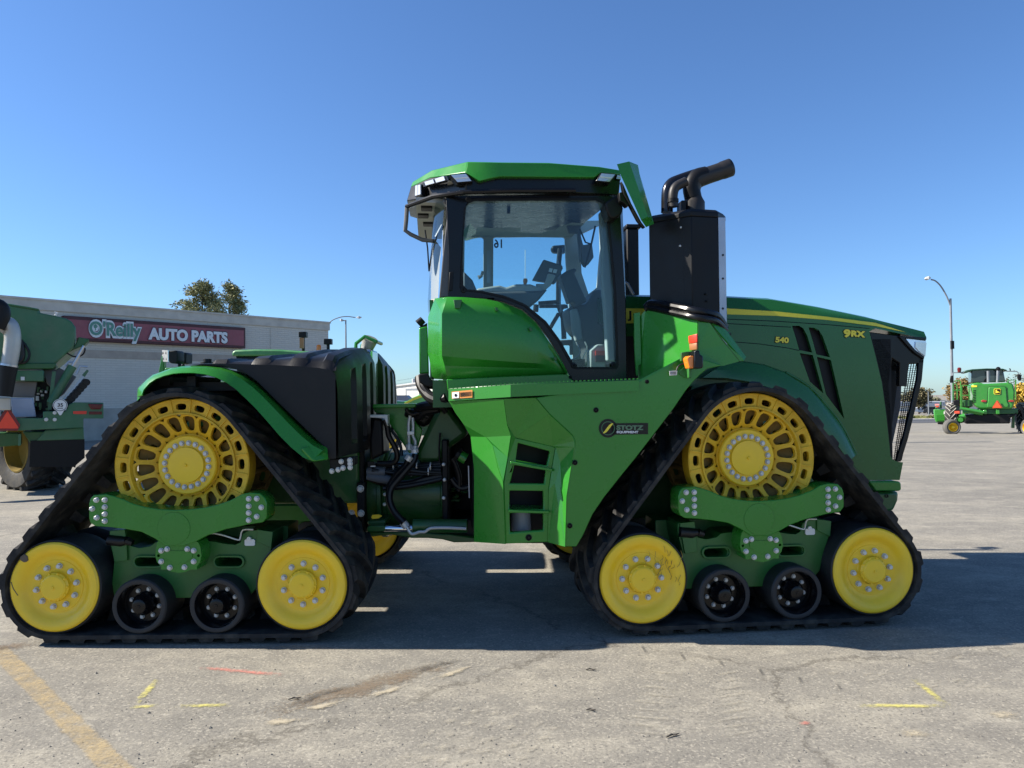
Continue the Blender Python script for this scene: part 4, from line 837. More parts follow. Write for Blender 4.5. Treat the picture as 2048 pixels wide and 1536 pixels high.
ob('decal_print', MB().add([g_(820, 237), g_(870, 232), g_(870, 277), g_(821, 281)], [(0, 1, 2, 3)]).mesh('decal_print', WHT, 0), dc, FF.M)
pr = MB()
for y in (240, 248, 256, 264): pr.add([g_(876, y - 1), g_(962, y - 8), g_(962, y - 4), g_(876, y + 4)], [(0, 1, 2, 3)])
pr.add([V4(x, y, .232 - (x - 816) / 152 * .114 - 0.007) for x, y in ((838, 250), (850, 246), (856, 258), (848, 270), (838, 266))], [tuple(range(5))])
ob('decal_print', pr.mesh('decal_print', BG, 0), dc, FF.M)
def stud(x, y, d, r=0.018, f=c4): 
    c_ = FF.p([f(x, y)], d)[0]; return part('panel_bolt', MB().lathe([(r, d), (r, d - 0.004), (r * 0.75, d - 0.006), (r * 0.55, d - 0.001), (r * 0.4, d - 0.008), (0.001, d - 0.008)], 18, c=c_), BK)
for x, y, d in ((1342, 230, -.06), (1582, 220, -.06), (1872, 366, CD), (1718, 750, CD), (1680, 1212, CD)): stud(x, y, d)
stud(1380, 1298, SFD, 0.022); stud(1104, 1300, .26, 0.012)
for x, y in ((395, 1342), (1612, 995)): stud(x, y, CD if x < 1000 else 0.0, 0.014, c8)
# dealer decal on the platform side
s0 = FF.p([c2(252, 306)], CD - 0.002)[0]
dl_ = part('dealer_decal', MB().lathe([(0.0625, CD - 0.001), (0.0625, CD - 0.003), (0.001, CD - 0.003)], 40, c=s0).prism(FF.p([c2(x, y) for x, y in ((270, 280), (462, 278), (462, 337), (270, 340))], CD - 0.002), CD - 0.003, CD - 0.001), BG)
GLG = flat('decal_green', (0.06, 0.16, 0.07), 0.4)
d2 = MB(); ring = []; r0, r1 = 0.050, 0.043
d2.lathe([(0.0465, CD - 0.0045), (0.0415, CD - 0.0045)], 36, c=s0); ob('decal_ring', d2.mesh('decal_ring', GLG, 0), dl_, FF.M)
sw = []
for k in range(13):
    t = -1 + k / 6; sw.append((s0[0] + t * 0.036, s0[1] + 0.032 * math.sin(t * 1.25) * 1.05 + 0.013 * (1 - abs(t) ** 2)))
for k in range(12, -1, -1):
    t = -1 + k / 6; sw.append((s0[0] + t * 0.036, s0[1] + 0.032 * math.sin(t * 1.25) * 1.05 - 0.013 * (1 - abs(t) ** 2)))
ob('decal_emblem', MB().prism(sw, CD - 0.006, CD - 0.004).mesh('decal_emblem', YL, 0), dl_, FF.M)
p = FF.v(*c2(297, 313), CD - 0.005); ob('lettering', text_mesh('STOTZ', 0.0405, 0.002, flat('decal_grey_green', (0.10, 0.19, 0.10), 0.4), 0.0022, 1.42), dl_, FF.M @ T(*p) @ Matrix.Rotation(R(1.2), 4, 'Y'))
p = FF.v(*c2(297, 331), CD - 0.005); ob('lettering', text_mesh('EQUIPMENT', 0.0205, 0.002, WHT, 0.0008, 1.33), dl_, FF.M @ T(*p) @ Matrix.Rotation(R(1.2), 4, 'Y'))

# ---- green box under the exhaust, signal lamp, reflectors
def V8(x, y, d): return FF.v(*c8(x, y), d)
bx = [[(300, 380, .50), (380, 295, .47), (1140, 452, .0), (1140, 880, .0), (890, 1010, .149), (270, 1340, .518)],
      [(1140, 452, .0), (1310, 475, -.005), (1560, 800, -.005), (1800, 1010, -.005), (1790, 1032, -.005), (1500, 1110, -.005), (1230, 1130, -.005), (1140, 880, .0)],
      [(1310, 475, -.005), (1440, 490, .04), (1560, 610, .05), (1835, 985, .03), (1800, 1040, -.005)],
      [(300, 380, .50), (380, 295, .47), (1140, 452, .0), (1310, 475, -.005), (1440, 490, .04), (1560, 560, .5), (420, 290, .8)]]
bx.append([(270, 1336, CD), (890, 1012, CD), (1140, 882, CD), (1140, 880, .0), (890, 1010, .149), (270, 1340, .518)])
for i, f in enumerate(bx): part('exhaust_base', MB().add([V8(*q) for q in f], [tuple(range(len(f)))]), G, solid=0.012, smooth=0)
part('base_flange', MB().prism([(q[0], q[1]) for q in FF.p([c8(x, y) for x, y in ((195, 345), (285, 330), (280, 440), (300, 1080), (255, 1110), (250, 1250), (230, 1255), (205, 900))], 0.50)], 0.48, 0.50), G)
part('panel_seam', MB().tube([V8(x, y, -.008) for x, y in ((1312, 478), (1500, 740), (1755, 1052))], 0.004, 5), BG)
rf = lambda q, m, nm: part(nm, MB().add([V8(x, y, d) for x, y, d in q], [tuple(range(len(q)))]), m, solid=0.012, bevel=0.003)
rf([(1005, 675, .055), (1132, 640, -.02), (1132, 765, -.02), (1015, 785, .05)], RED, 'reflector'); rf([(1018, 790, .05), (1132, 770, -.018), (1132, 872, -.018), (1026, 885, .045)], mat('amber_reflector', (0.32, 0.12, 0.04), 0.5), 'reflector')
sl = part('signal_lamp', MB().prism(FF.p([c8(x, y) for x, y in ((1092, 882), (1165, 880), (1178, 950), (1220, 962), (1224, 1130), (1190, 1150), (1085, 1150))], -0.22), -0.22, -0.10), BG, bevel=0.01)
ob('amber_lens', MB().prism(FF.p([c8(x, y) for x, y in ((975, 1000), (1010, 960), (1085, 965), (1088, 1145), (1010, 1150))], -0.20), -0.20, -0.12).mesh('amber_lens', ORG, 0), sl, FF.M, 0.008)
ob('lamp_bracket', MB().prism(FF.p([c8(x, y) for x, y in ((895, 915), (970, 900), (1090, 895), (1090, 960), (990, 975), (970, 1060), (895, 1040))], -0.12), -0.12, -0.09).prism(FF.p([c8(x, y) for x, y in ((1005, 1150), (1055, 1150), (1050, 1285), (1010, 1285))], -0.10), -0.10, -0.04).prism(FF.p([c8(x, y) for x, y in ((870, 1180), (930, 1130), (1050, 1150), (1040, 1290), (960, 1285), (870, 1235))], -0.055), -0.056, -0.046).mesh('lamp_bracket', GF), sl, FF.M, 0.003)
ob('lamp_cable', MB().tube(smoothpath([V8(x, y, -.12) for x, y in ((970, 1075), (900, 1085), (850, 1120), (825, 1180))], 4), 0.006, 6).mesh('lamp_cable', HO), sl, FF.M)
ob('paper_tag', MB().prism(FF.p([c8(x, y) for x, y in ((720, 1185), (838, 1175), (830, 1245), (728, 1250))], -0.075), -0.077, -0.074).mesh('paper_tag', WHT, 0), sl, FF.M)
tg = MB()
for k in range(5): x0 = 738 + 18 * k; tg.prism(FF.p([c8(x, y) for x, y in ((x0, 1195), (x0 + 9, 1194), (x0 + 8, 1236), (x0, 1238))], -0.079), -0.0795, -0.0785)
ob('tag_print', tg.mesh('tag_print', CABD, 0), sl, FF.M)

# ---- exhaust aftertreatment: faceted black tower, cap, stack and pipe
def xat(u, d, v=530): return FF.v(u, v, d)[0]
pl_ = [(xat(1299, .52), .52), (xat(1384, .27), .27), (xat(1437, .30), .30), (xat(1452, .42), .42), (xat(1452, .42), .95), (xat(1303, .95), .95)]
zb, zt = FF.v(1384, 640, .27)[2], FF.v(1384, 432, .27)[2]
tw = MB(); tw.loft([[(x, d, zb - 0.05) for x, d in pl_], [(x, d, zt) for x, d in pl_]])
cx_, cd_ = FF.v(1385, 420, .60)[0], .60
def sc(f): return [(cx_ + (x - cx_) * f, cd_ + (d - cd_) * f) for x, d in pl_]
tw.loft([[(x, d, zt + 0.0) for x, d in sc(1.012)], [(x, d, zt + 0.035) for x, d in sc(1.012)], [(x, d, zt + 0.06) for x, d in sc(0.93)], [(x, d, zt + 0.085) for x, d in sc(0.55)]])
part('exhaust_tower', tw, BM, bevel=0.006, smooth=20)
part('tower_strip', MB().prism([(xat(1438, .30, 530), zb - 0.22), (xat(1452, .30, 530), zb - 0.26), (xat(1452, .30), zt), (xat(1438, .30), zt)], 0.30, 0.31), SG)
for v in (510, 557, 617, 638): part('strip_hole', MB().lathe([(0.008, .297), (0.001, .297)], 12, c=FF.p([(1446, v)], .297)[0]), BK)
for u, v, d in ((1362, 455, .335), (1360, 492, .335), (1412, 588, .28), (1414, 602, .28), (1378, 618, .29)): part('tower_bolt', MB().lathe([(0.009, d), (0.007, d - 0.008), (0.001, d - 0.009)], 10, c=FF.p([(u, v)], d)[0]), ZN if u < 1370 else BK)
part('panel_seam', MB().tube([FF.v(1367, 440, .318), FF.v(1369, 616, .318)], 0.003, 5), BG)
tr = MB(); base = sc(1.06); tr.loft([[(x, d, zb - 0.005 - (0.045 if i in (2, 3) else 0)) for i, (x, d) in enumerate(base)], [(x, d, zb + 0.035 - (0.05 if i in (2, 3) else 0)) for i, (x, d) in enumerate(base)]])
tr.loft([[(x, d, zb - 0.06 - (0.07 if i in (2, 3) else 0)) for i, (x, d) in enumerate(sc(1.12))], [(x, d, zb - 0.03 - (0.05 if i in (2, 3) else 0)) for i, (x, d) in enumerate(sc(1.14))]])
part('tower_base', tr, BG, bevel=0.01)
part('base_seal', MB().tube(smoothpath([V8(*q) for q in ((375, 282, .47), (450, 262, .43), (760, 330, .22), (1100, 400, .0), (1330, 436, -.01), (1440, 485, .03), (1540, 595, .08))], 3), 0.024, 10), BG)
part('base_seal', MB().tube(smoothpath([V8(*q) for q in ((385, 258, .48), (470, 196, .44), (770, 240, .24), (1090, 305, .05), (1340, 352, .04), (1440, 405, .08), (1530, 545, .12))], 3), 0.030, 10), BG)
part('base_skirt', MB().loft([[V8(*q), V8(q[0], q[1] + h, q[2] - .005), V8(q[0], q[1] + h, q[2] + .1), V8(q[0], q[1], q[2] + .1)] for q, h in (((385, 250, .46), 30), ((470, 190, .43), 70), ((1090, 300, .04), 90), ((1340, 350, .03), 85), ((1440, 405, .07), 75), ((1535, 560, .11), 30))]), BG)
def ax(u, v, d=.60): return FF.v(u, v, d)
col = ax(1388, 418); part('stack_collar', MB().tube([(col[0], .60, col[2] - 0.02), (col[0], .60, col[2] + 0.05), (col[0], .60, col[2] + 0.075), (col[0] - 0.005, .60, col[2] + 0.1)], [0.082, 0.082, 0.066, 0.06], 28), EX)
part('stack_pipe', MB().tube(smoothpath([ax(1386, 398), ax(1385, 378), ax(1392, 362), ax(1410, 353), ax(1436, 344), ax(1461, 335)], 5), [0.058] * 10 + [0.062] * 12 + [0.066] * 4, 24, cap=False), EX, solid=0.008)
part('stack_shroud', MB().tube(smoothpath([ax(1386, 396), ax(1383, 374), ax(1392, 356), ax(1412, 350)], 5), 0.066, 20), BM)
part('vent_pipe', MB().tube(smoothpath([ax(1334, 425, .62), ax(1335, 385, .62), ax(1342, 369, .62), ax(1358, 361, .62), ax(1390, 350, .62)], 5), 0.046, 18), mat('dark_steel_pipe', (0.04, 0.04, 0.045), 0.2, metal=0.8))
part('drain_elbow', MB().tube(smoothpath([ax(1347, 414, .5), ax(1346, 390, .5), ax(1352, 374, .5), ax(1372, 363, .5)], 5), 0.036, 16), EX)
part('pipe_clamp', MB().tube([ax(1346, 405, .5), ax(1346, 398, .5)], 0.042, 16).box((ax(1370, 410, .52)[0] - 0.03, .50, ax(1370, 410, .52)[2] - 0.05), (ax(1370, 410, .52)[0], .62, ax(1370, 410, .52)[2] + 0.03)), BK)

# ------------------------------------------------------------------ cab
def V3(x, y, d): return FF.v(*c3(x, y), d)
NR, FRD = 0.55, 2.45
def mirror(L): return [(p[0], 2 * HC - p[1], p[2]) for p in L]
rt = [(826, 363, 1.1), (864, 340, .85), (935, 323, .56), (946, 323, .50), (977, 323.5, .48), (998, 324, .475), (1096, 325, .475), (1198, 333, .475), (1240, 340, .53)]
rb_ = [(821.5, 374, 1.1), (860, 355.5, .82), (931, 345, .47), (959, 362.6, .45), (980, 357, .45), (1000, 353, .45), (1191, 354.5, .45), (1202, 345, .45), (1242, 349, .5)]
Tn = [FF.v(*q) for q in rt]; Bn = [FF.v(*q) for q in rb_]; n = len(Tn)
rm = MB(); Tf, Bf = mirror(Tn), mirror(Bn)
rm.add(Tn + Bn + Tf + Bf, [(i, i + 1, n + i + 1, n + i) for i in range(n - 1)] + [(2 * n + i, 2 * n + i + 1, 3 * n + i + 1, 3 * n + i) for i in range(n - 1)] +
       [(i, i + 1, 2 * n + i + 1, 2 * n + i) for i in range(n - 1)] + [(0, n, 3 * n, 2 * n), (n - 1, 2 * n - 1, 4 * n - 1, 3 * n - 1)] + [(n + i, n + i + 1, 3 * n + i + 1, 3 * n + i) for i in range(n - 1)])
part('cab_roof', rm, G, bevel=0.008, smooth=25)
bt = [(821.5, 374.5, 1.1), (860, 356, .83), (931, 346, .50), (1060, 350, .50), (1191, 354, .50), (1242, 350, .54)]
bb = [(813.5, 402, 1.05), (864, 393, .80), (931, 385, .50), (1060, 385, .50), (1151, 386, .50), (1238, 391, .54)]
Tn = [FF.v(*q) for q in bt]; Bn = [FF.v(*q) for q in bb]; n = len(Tn); Tf, Bf = mirror(Tn), [(p[0], p[1], t_[2] - 0.03) for p, t_ in zip(mirror(Bn), Tn)]; bm_ = MB()
bm_.add(Tn + Bn + Tf + Bf, [(i, i + 1, n + i + 1, n + i) for i in range(n - 1)] + [(2 * n + i, 2 * n + i + 1, 3 * n + i + 1, 3 * n + i) for i in range(n - 1)] +
        [(0, n, 3 * n, 2 * n), (n - 1, 2 * n - 1, 4 * n - 1, 3 * n - 1)] + [(n + i, n + i + 1, 3 * n + i + 1, 3 * n + i) for i in range(n - 1)])
part('roof_band', bm_, BG, bevel=0.008, smooth=25)
part('roof_underside', MB().box((FF.v(832, 405, .9)[0], 0.85, Bn[0][2] - 0.06), (FF.v(868, 405, .9)[0] + 0.08, 2.2, Bn[0][2] - 0.02)), HEAD)
for x, y, w, d in ((205, 308, 40, .95), (185, 350, 45, 1.2), (215, 400, 40, 1.5)):
    p = V3(x, y, d); part('antenna_box', MB().box((p[0] - 0.04, d, p[2] - 0.03), (p[0] + 0.05, d + 0.12, p[2] + 0.015)), BK, bevel=0.006)
for pts, d in (([(337, 141), (435, 133), (472, 183), (380, 191)], .462), ([(1197, 130), (1286, 138), (1250, 189), (1170, 180)], .442), ([(1290, 140), (1312, 150), (1312, 172), (1283, 168)], .52)):
    q = [V3(x, y, d) for x, y in pts]
    lm = part('roof_lamp', MB().prism([(p[0], p[2]) for p in q], d - 0.01, d + 0.1), BG, bevel=0.004)
    c_ = (sum(p[0] for p in q) / 4, sum(p[2] for p in q) / 4); ii = [(c_[0] + (p[0] - c_[0]) * 0.86, c_[1] + (p[2] - c_[1]) * 0.8) for p in q]
    lb = MB().prism(ii, d - 0.014, d - 0.008); ob('lamp_lens', lb.mesh('lamp_lens', LENS, 0), lm, FF.M)
    def lerp(a, b_, t): return (a[0] + (b_[0] - a[0]) * t, a[1] + (b_[1] - a[1]) * t)
    rib = MB().prism([lerp(ii[0], ii[3], .42), lerp(ii[1], ii[2], .42), lerp(ii[1], ii[2], .58), lerp(ii[0], ii[3], .58)], d - 0.018, d - 0.013); ob('lamp_rib', rib.mesh('lamp_rib', WHT, 0), lm, FF.M)
part('rain_rail', MB().tube([V3(x, y, d) for x, y, d in ((95, 322, .9), (245, 266, .62), (420, 240, .44), (700, 232, .44), (1055, 231, .44))], 0.018, 8), BG)
part('lamp_guard', MB().tube([V3(x, y, d) for x, y, d in ((97, 322, .9), (92, 400, .9), (87, 458, .9), (118, 480, .9), (185, 512, .9), (250, 518, .9), (268, 490, .9), (300, 430, .9))], 0.017, 8), mat('grey_steel', (0.10, 0.095, 0.085), 0.5))
for q in ([(152, 205, .96), (188, 197, .86), (190, 258, .84), (150, 270, .94)], [(192, 190, .84), (332, 148, .57), (342, 174, .55), (200, 212, .82)]):
    v = [V3(*p_) for p_ in q]; c_ = [sum(p_[i] for p_ in v) / 4 for i in range(3)]; lm = part('roof_lamp', MB().add(v, [(0, 1, 2, 3)]), BG, solid=0.03, smooth=0)
    for t0, t1 in ((.06, .46), (.54, .94)):
        e = lambda a, b_, t: tuple(a[i] + (b_[i] - a[i]) * t for i in range(3)); w = [e(e(v[0], v[1], t0), c_, .12), e(e(v[0], v[1], t1), c_, .12), e(e(v[3], v[2], t1), c_, .12), e(e(v[3], v[2], t0), c_, .12)]
        ob('lamp_lens', MB().add([(p_[0] - .012, p_[1] - .02, p_[2]) for p_ in w], [(0, 1, 2, 3)]).mesh('lamp_lens', LENS, 0), lm, FF.M, solid=0.01)
# black side frame with the door opening
ofr = [(318, 262), (1225, 246), (1308, 290), (1322, 560), (1340, 860), (1346, 1312), (1040, 1312), (1010, 1262), (965, 1170), (905, 1075), (835, 980), (755, 908), (645, 862), (540, 842), (330, 838), (334, 600)]
hole = [(448, 290), (480, 276), (1180, 272), (1216, 290), (1238, 330), (1262, 560), (1284, 800), (1298, 1225), (1288, 1246), (1060, 1246), (1040, 1236), (1012, 1192), (958, 1092), (878, 985), (765, 890), (650, 842), (520, 812), (412, 800), (398, 780), (404, 640), (424, 420), (432, 320)]
def P3(pts, d): return f3(pts, d)
part('door_frame', MB().prism(P3(ofr, NR), NR, NR + 0.05, [P3(hole, NR)]), BG, bevel=0.004)
frit = [(x + (10 if x < 600 else -8), y + (8 if y < 600 else -6)) for x, y in hole]
part('door_glass', MB().prism(P3(hole, NR + 0.02), NR + 0.02, NR + 0.026), GL)
part('door_seal', MB().prism(P3(hole, NR - 0.004), NR - 0.006, NR + 0.01, [P3([(420 + 0, 330), (446, 305), (480, 290), (1170, 286), (1205, 300), (1226, 340), (1250, 560), (1272, 800), (1285, 1215), (1276, 1234), (1066, 1234), (1050, 1226), (1024, 1180), (968, 1082), (888, 974), (772, 878), (655, 830), (520, 800), (440, 792), (418, 770), (414, 640), (416, 420)], NR - 0.004)]), BK)
for x, y in ((447, 282), (418, 796), (1045, 1226), (1272, 1222)): part('hinge_boss', MB().lathe([(0.022, NR - 0.004), (0.020, NR - 0.012), (0.008, NR - 0.014), (0.001, NR - 0.008)], 18, c=P3([(x, y)], NR)[0]), BK)
lt = part('door_latch', MB().prism(P3([(338, 695), (362, 692), (355, 800), (332, 802)], NR - 0.01), NR - 0.012, NR), BK, bevel=0.004)
# rear corner post, rear glass
part('rear_post', MB().prism(P3([(312, 268), (345, 350), (350, 560), (335, 838), (280, 842), (300, 600), (322, 400), (330, 330), (300, 290)], NR + 0.04), NR + 0.03, NR + 0.10), mat('bronze_trim', (0.075, 0.062, 0.05), 0.3, coat=0.3), bevel=0.008)
rg = [[V3(x, y, d) for x, y, d in ((310, 290, .62), (300, 420, .62), (290, 600, .62), (270, 845, .62))], [V3(x, y, d) for x, y, d in ((262, 300, .82), (250, 420, .82), (236, 620, .82), (222, 850, .82))], [V3(x, y, d) for x, y, d in ((250, 330, 1.1), (240, 440, 1.1), (228, 640, 1.1), (215, 852, 1.1))]]
part('rear_glass', MB().loft(rg + [mirror(q) for q in reversed(rg)], cap=False, closed=False), glassmat('rear_glass', (0.72, 0.80, 0.86)), smooth=60)
part('wiper_arm', MB().tube([V3(x, y, .9) for x, y in ((200, 455), (214, 560), (222, 690))], 0.006, 6).tube([V3(x, y, .92) for x, y in ((262, 400), (240, 560), (222, 690))], 0.006, 6), BK)
# lower rear quarter, painted: bulged panel
lo_o = [(262, 846), (330, 838), (420, 840), (540, 850), (640, 870), (750, 916), (830, 986), (900, 1082), (960, 1180), (1006, 1270)]
lo_m = [(224, 950), (300, 936), (420, 938), (540, 946), (650, 966), (760, 1010), (830, 1060), (900, 1120), (960, 1200), (1006, 1271)]
lo_c = [(222, 1150), (300, 1170), (420, 1180), (540, 1190), (650, 1198), (760, 1206), (830, 1210), (900, 1222), (960, 1240), (1006, 1272)]
lo_b = [(246, 1300), (330, 1306), (420, 1300), (540, 1294), (650, 1288), (760, 1283), (830, 1280), (900, 1277), (960, 1275), (1006, 1274)]
def dd(x, b): return b + 0.30 * (1 - sst(x, 215, 330)) ** 2
st = []
for a, m_, c, e in zip(lo_o, lo_m, lo_c, lo_b):
    k = 1 - sst(a[0], 700, 1006)
    st.append([V3(a[0], a[1], dd(a[0], .50)), V3(m_[0], m_[1], dd(m_[0], .53 - 0.06 * k)), V3((m_[0] + c[0]) / 2, (m_[1] + c[1]) / 2, dd(c[0], .53 - 0.075 * k)), V3(c[0], c[1], dd(c[0], .53 - 0.06 * k)), V3(c[0] * .5 + e[0] * .5, c[1] * .6 + e[1] * .4, dd(e[0], .53 - 0.0 * k)), V3(e[0], e[1], dd(e[0], .53 + 0.01))])
part('lower_panel', MB().loft(st, cap=False, closed=False), G, solid=0.02, smooth=25)
for x, y, d in ((605, 905, .46), (800, 1020, .45), (940, 1188, .47)):
    part('panel_clip', MB().prism(P3([(x - 9, y - 12), (x + 7, y - 8), (x + 9, y + 9), (x - 4, y + 11)], d), d - 0.004, d + 0.02), GD, bevel=0.002)
part('panel_catch', MB().prism(P3([(362, 852), (410, 852), (398, 902), (368, 900)], .465), .462, .48), GD, bevel=0.003)
z0, z1 = V3(230, 1300, .8)[2], V3(240, 850, .8)[2]; x0 = V3(226, 1000, .85)[0]
part('rear_wall', MB().box((x0, .83, z0), (x0 + 0.03, 2.2, z1)), G)
part('rear_step_panel', MB().prism(P3([(165, 1015), (213, 1005), (222, 1270), (168, 1275)], 1.0), 0.95, 1.6), G, bevel=0.01)
part('rear_camera', MB().tube([V3(188, 965, 1.0), V3(160, 990, 1.0)], [0.03, 0.034], 14).prism(P3([(165, 1010), (212, 985), (212, 1012)], 1.0), .98, 1.02), BK)
part('cab_floor', MB().box((x0 + 0.02, .62, z0 - 0.22), (FF.v(1250, 760, .6)[0], 2.35, z0 - 0.02)), GD)
part('cab_sill', MB().prism(P3([(322, 1305), (660, 1288), (1006, 1274), (1040, 1312), (1060, 1330), (690, 1345), (330, 1370)], .52), .52, .60), G, bevel=0.006); stud(1025, 1292, .515, 0.012, c3)
part('cab_mount', MB().prism(P3([(160, 1275), (218, 1270), (235, 1310), (320, 1310), (320, 1355), (200, 1345), (165, 1320)], .7), .7, 1.2), BK, bevel=0.01)
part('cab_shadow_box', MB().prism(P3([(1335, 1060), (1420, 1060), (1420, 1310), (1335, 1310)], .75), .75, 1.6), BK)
# far side wall of the cab: openings look through to the sky
fw = [(300, 410), (1300, 400), (1330, 560), (1345, 1310), (300, 1310)]
h1 = [c for c in ((425, 494), (522, 492), (534, 502), (532, 860), (420, 860))]
h2 = [(588, 500), (600, 492), (985, 487), (998, 500), (1004, 640), (1030, 1000), (1050, 1268), (585, 1268)]
FD_ = 2.40
part('far_cab_side', MB().prism(P3(fw, FD_), FD_, FD_ + 0.06, [P3(h1, FD_), P3(h2, FD_), P3([(1082, 480), (1195, 425), (1200, 560), (1180, 780), (1130, 820), (1090, 700)], FD_)]), CABIN, bevel=0.01)
GLF = glassmat('far_glass', (0.90, 0.96, 0.96)); part('far_side_glass', MB().prism(P3(h1, FD_ + 0.03), FD_ + 0.03, FD_ + 0.035), GLF); fg = part('far_door_glass', MB().prism(P3(h2, FD_ + 0.03), FD_ + 0.03, FD_ + 0.035), GLF)
p = V3(648, 556, FD_ + 0.028); tm = text_mesh('16', 0.118, 0.002, BG, 0.003, 0.85); tm.transform(Matrix.Scale(-1, 4, (1, 0, 0)))
ob('window_number', tm, fg, FF.M @ T(*p))
zc_ = FF.v(1191, 354.5, .45)[2] - 0.025
def Vz(x, y, z):    # point on the level ceiling, front frame
    r = ray(*c3(x, y)); q = CAM + r * ((z - EYE) / r.z) - FF.O; return (q.dot(FF.ex), q.dot(FF.ed), z)
part('headliner', MB().box((V3(330, 300, .6)[0], .56, zc_), (V3(1290, 300, .6)[0], 2.44, zc_ + 0.012)), HEAD)
part('roof_hatch', MB().add([Vz(*q, zc_ - 0.006) for q in ((500, 362), (762, 362), (742, 462), (492, 460))], [(0, 1, 2, 3)]), CABIN, solid=0.01, bevel=0.003)
part('cab_speaker', MB().add([Vz(*q, zc_ - 0.006) for q in ((865, 410), (920, 395), (958, 436), (940, 456), (880, 452))], [tuple(range(5))]), CABD, solid=0.01)
part('sun_blind', MB().prism(P3([(440, 280), (1200, 276), (1200, 320), (440, 326)], 1.3), 1.3, 1.33), HEAD)
part('blind_bar', MB().tube([V3(510, 315, 1.1), V3(850, 313, 1.1), V3(1230, 330, 1.1)], 0.010, 6).prism(P3([(668, 314), (686, 314), (684, 360), (666, 360)], 1.1), 1.1, 1.12), BK)
part('post_label', MB().prism(P3([(552, 572), (576, 572), (570, 755), (550, 755)], FD_ - 0.004), FD_ - 0.006, FD_), SG)
# seat console, arm rest, monitor, steering column
def blk(name, pts, d0, d1, m, bev=0.01): return part(name, MB().prism(P3(pts, d0), d0, d1), m, bevel=bev)
blk('seat_back', [(420, 690), (470, 740), (500, 810), (520, 830), (420, 800)], 1.2, 1.7, CABD, 0.03)
blk('arm_rest', [(490, 788), (625, 768), (660, 782), (690, 770), (720, 762), (800, 762), (850, 780), (880, 800), (850, 815), (700, 812), (500, 810)], 1.15, 1.32, CABIN, 0.02)
blk('arm_rest_base', [(520, 808), (860, 800), (900, 790), (850, 850), (790, 900), (700, 880), (560, 838)], 1.1, 1.3, CABD, 0.02)
blk('lower_console', [(620, 850), (790, 898), (840, 930), (850, 990), (700, 900)], 1.2, 1.5, CABD)
part('gear_lever', MB().tube([V3(768, 765, 1.2), V3(770, 745, 1.2), V3(770, 732, 1.2)], [0.012, 0.02, 0.016], 12), mat('orange_knob', (0.5, 0.16, 0.03), 0.4))
mo = blk('monitor', [(875, 622), (980, 655), (985, 672), (940, 760), (812, 738)], 1.25, 1.32, CABD, 0.008)
ob('monitor_label', MB().prism(P3([(908, 672), (926, 676), (920, 696), (902, 692)], 1.247), 1.244, 1.249).prism(P3([(932, 677), (952, 681), (945, 701), (926, 697)], 1.247), 1.244, 1.249).mesh('monitor_label', WHT, 0), mo, FF.M)
blk('monitor_arm', [(900, 700), (945, 712), (915, 770), (880, 800), (840, 790), (830, 760), (880, 760)], 1.22, 1.26, CABIN)
blk('steering_column', [(968, 712), (1000, 690), (1050, 670), (1064, 682), (1050, 700), (1120, 860), (1060, 890), (1040, 860), (1020, 870), (990, 780)], 1.4, 1.55, CABD)
blk('front_console', [(1015, 900), (1060, 870), (1110, 880), (1130, 860), (1160, 800), (1205, 790), (1215, 1200), (1140, 1210), (1100, 1070), (1060, 1040), (1030, 1000)], 1.55, 1.9, CABD, 0.02)
blk('console_cover', [(1030, 905), (1068, 900), (1085, 960), (1098, 1080), (1060, 1090), (1040, 1020)], 1.42, 1.5, CABIN, 0.015)
blk('front_post_trim', [(1196, 350), (1240, 330), (1262, 560), (1280, 800), (1286, 1200), (1238, 1198), (1222, 900), (1205, 700), (1210, 560)], .72, .80, HEAD, 0.01)
blk('a_post_trim', [(995, 380), (1030, 340), (1085, 335), (1088, 560), (1082, 640), (1066, 470), (1020, 470)], 1.9, 1.95, CABD, 0.006)
blk('mirror_arm', [(1085, 480), (1100, 540), (1150, 530), (1160, 610), (1130, 650), (1110, 660), (1088, 620)], 2.2, 2.3, CABD)
part('wiper', MB().tube([V3(1080, 450, 1.8), V3(1112, 525, 1.8), V3(1142, 535, 1.8)], 0.008, 6).tube([V3(1168, 432, 1.8), V3(1140, 560, 1.8), V3(1108, 668, 1.8)], 0.009, 6), BK)
part('fire_box', MB().prism(P3([(1140, 1140), (1180, 1105), (1228, 1105), (1228, 1250), (1140, 1250)], .95), .95, 1.1), CABIN, bevel=0.01)
part('fire_box', MB().prism(P3([(1168, 1142), (1228, 1142), (1228, 1168), (1168, 1168)], .94), .93, .95), RED)
part('boot_box', MB().prism(P3([(1168, 1168), (1228, 1168), (1225, 1205), (1170, 1205)], .94), .93, .95), mat('dark_red_box', (0.06, 0.012, 0.012), 0.5))
blk('floor_mat', [(990, 1200), (1110, 1185), (1110, 1250), (1030, 1250)], 1.1, 1.9, BK)
blk('cab_bracket', [(952, 1090), (975, 1080), (1040, 1078), (1045, 1165), (1025, 1165), (1025, 1110), (988, 1110), (985, 1165), (955, 1130)], 2.0, 2.05, CABD)
part('floor_cable', MB().tube(smoothpath([V3(x, y, 1.3) for x, y in ((1060, 1090), (1082, 1150), (1060, 1180), (1030, 1195))], 4), 0.007, 6).tube(smoothpath([V3(x, y, 1.0) for x, y in ((1110, 1090), (1120, 1130), (1095, 1190))], 4), 0.006, 6), HEAD)
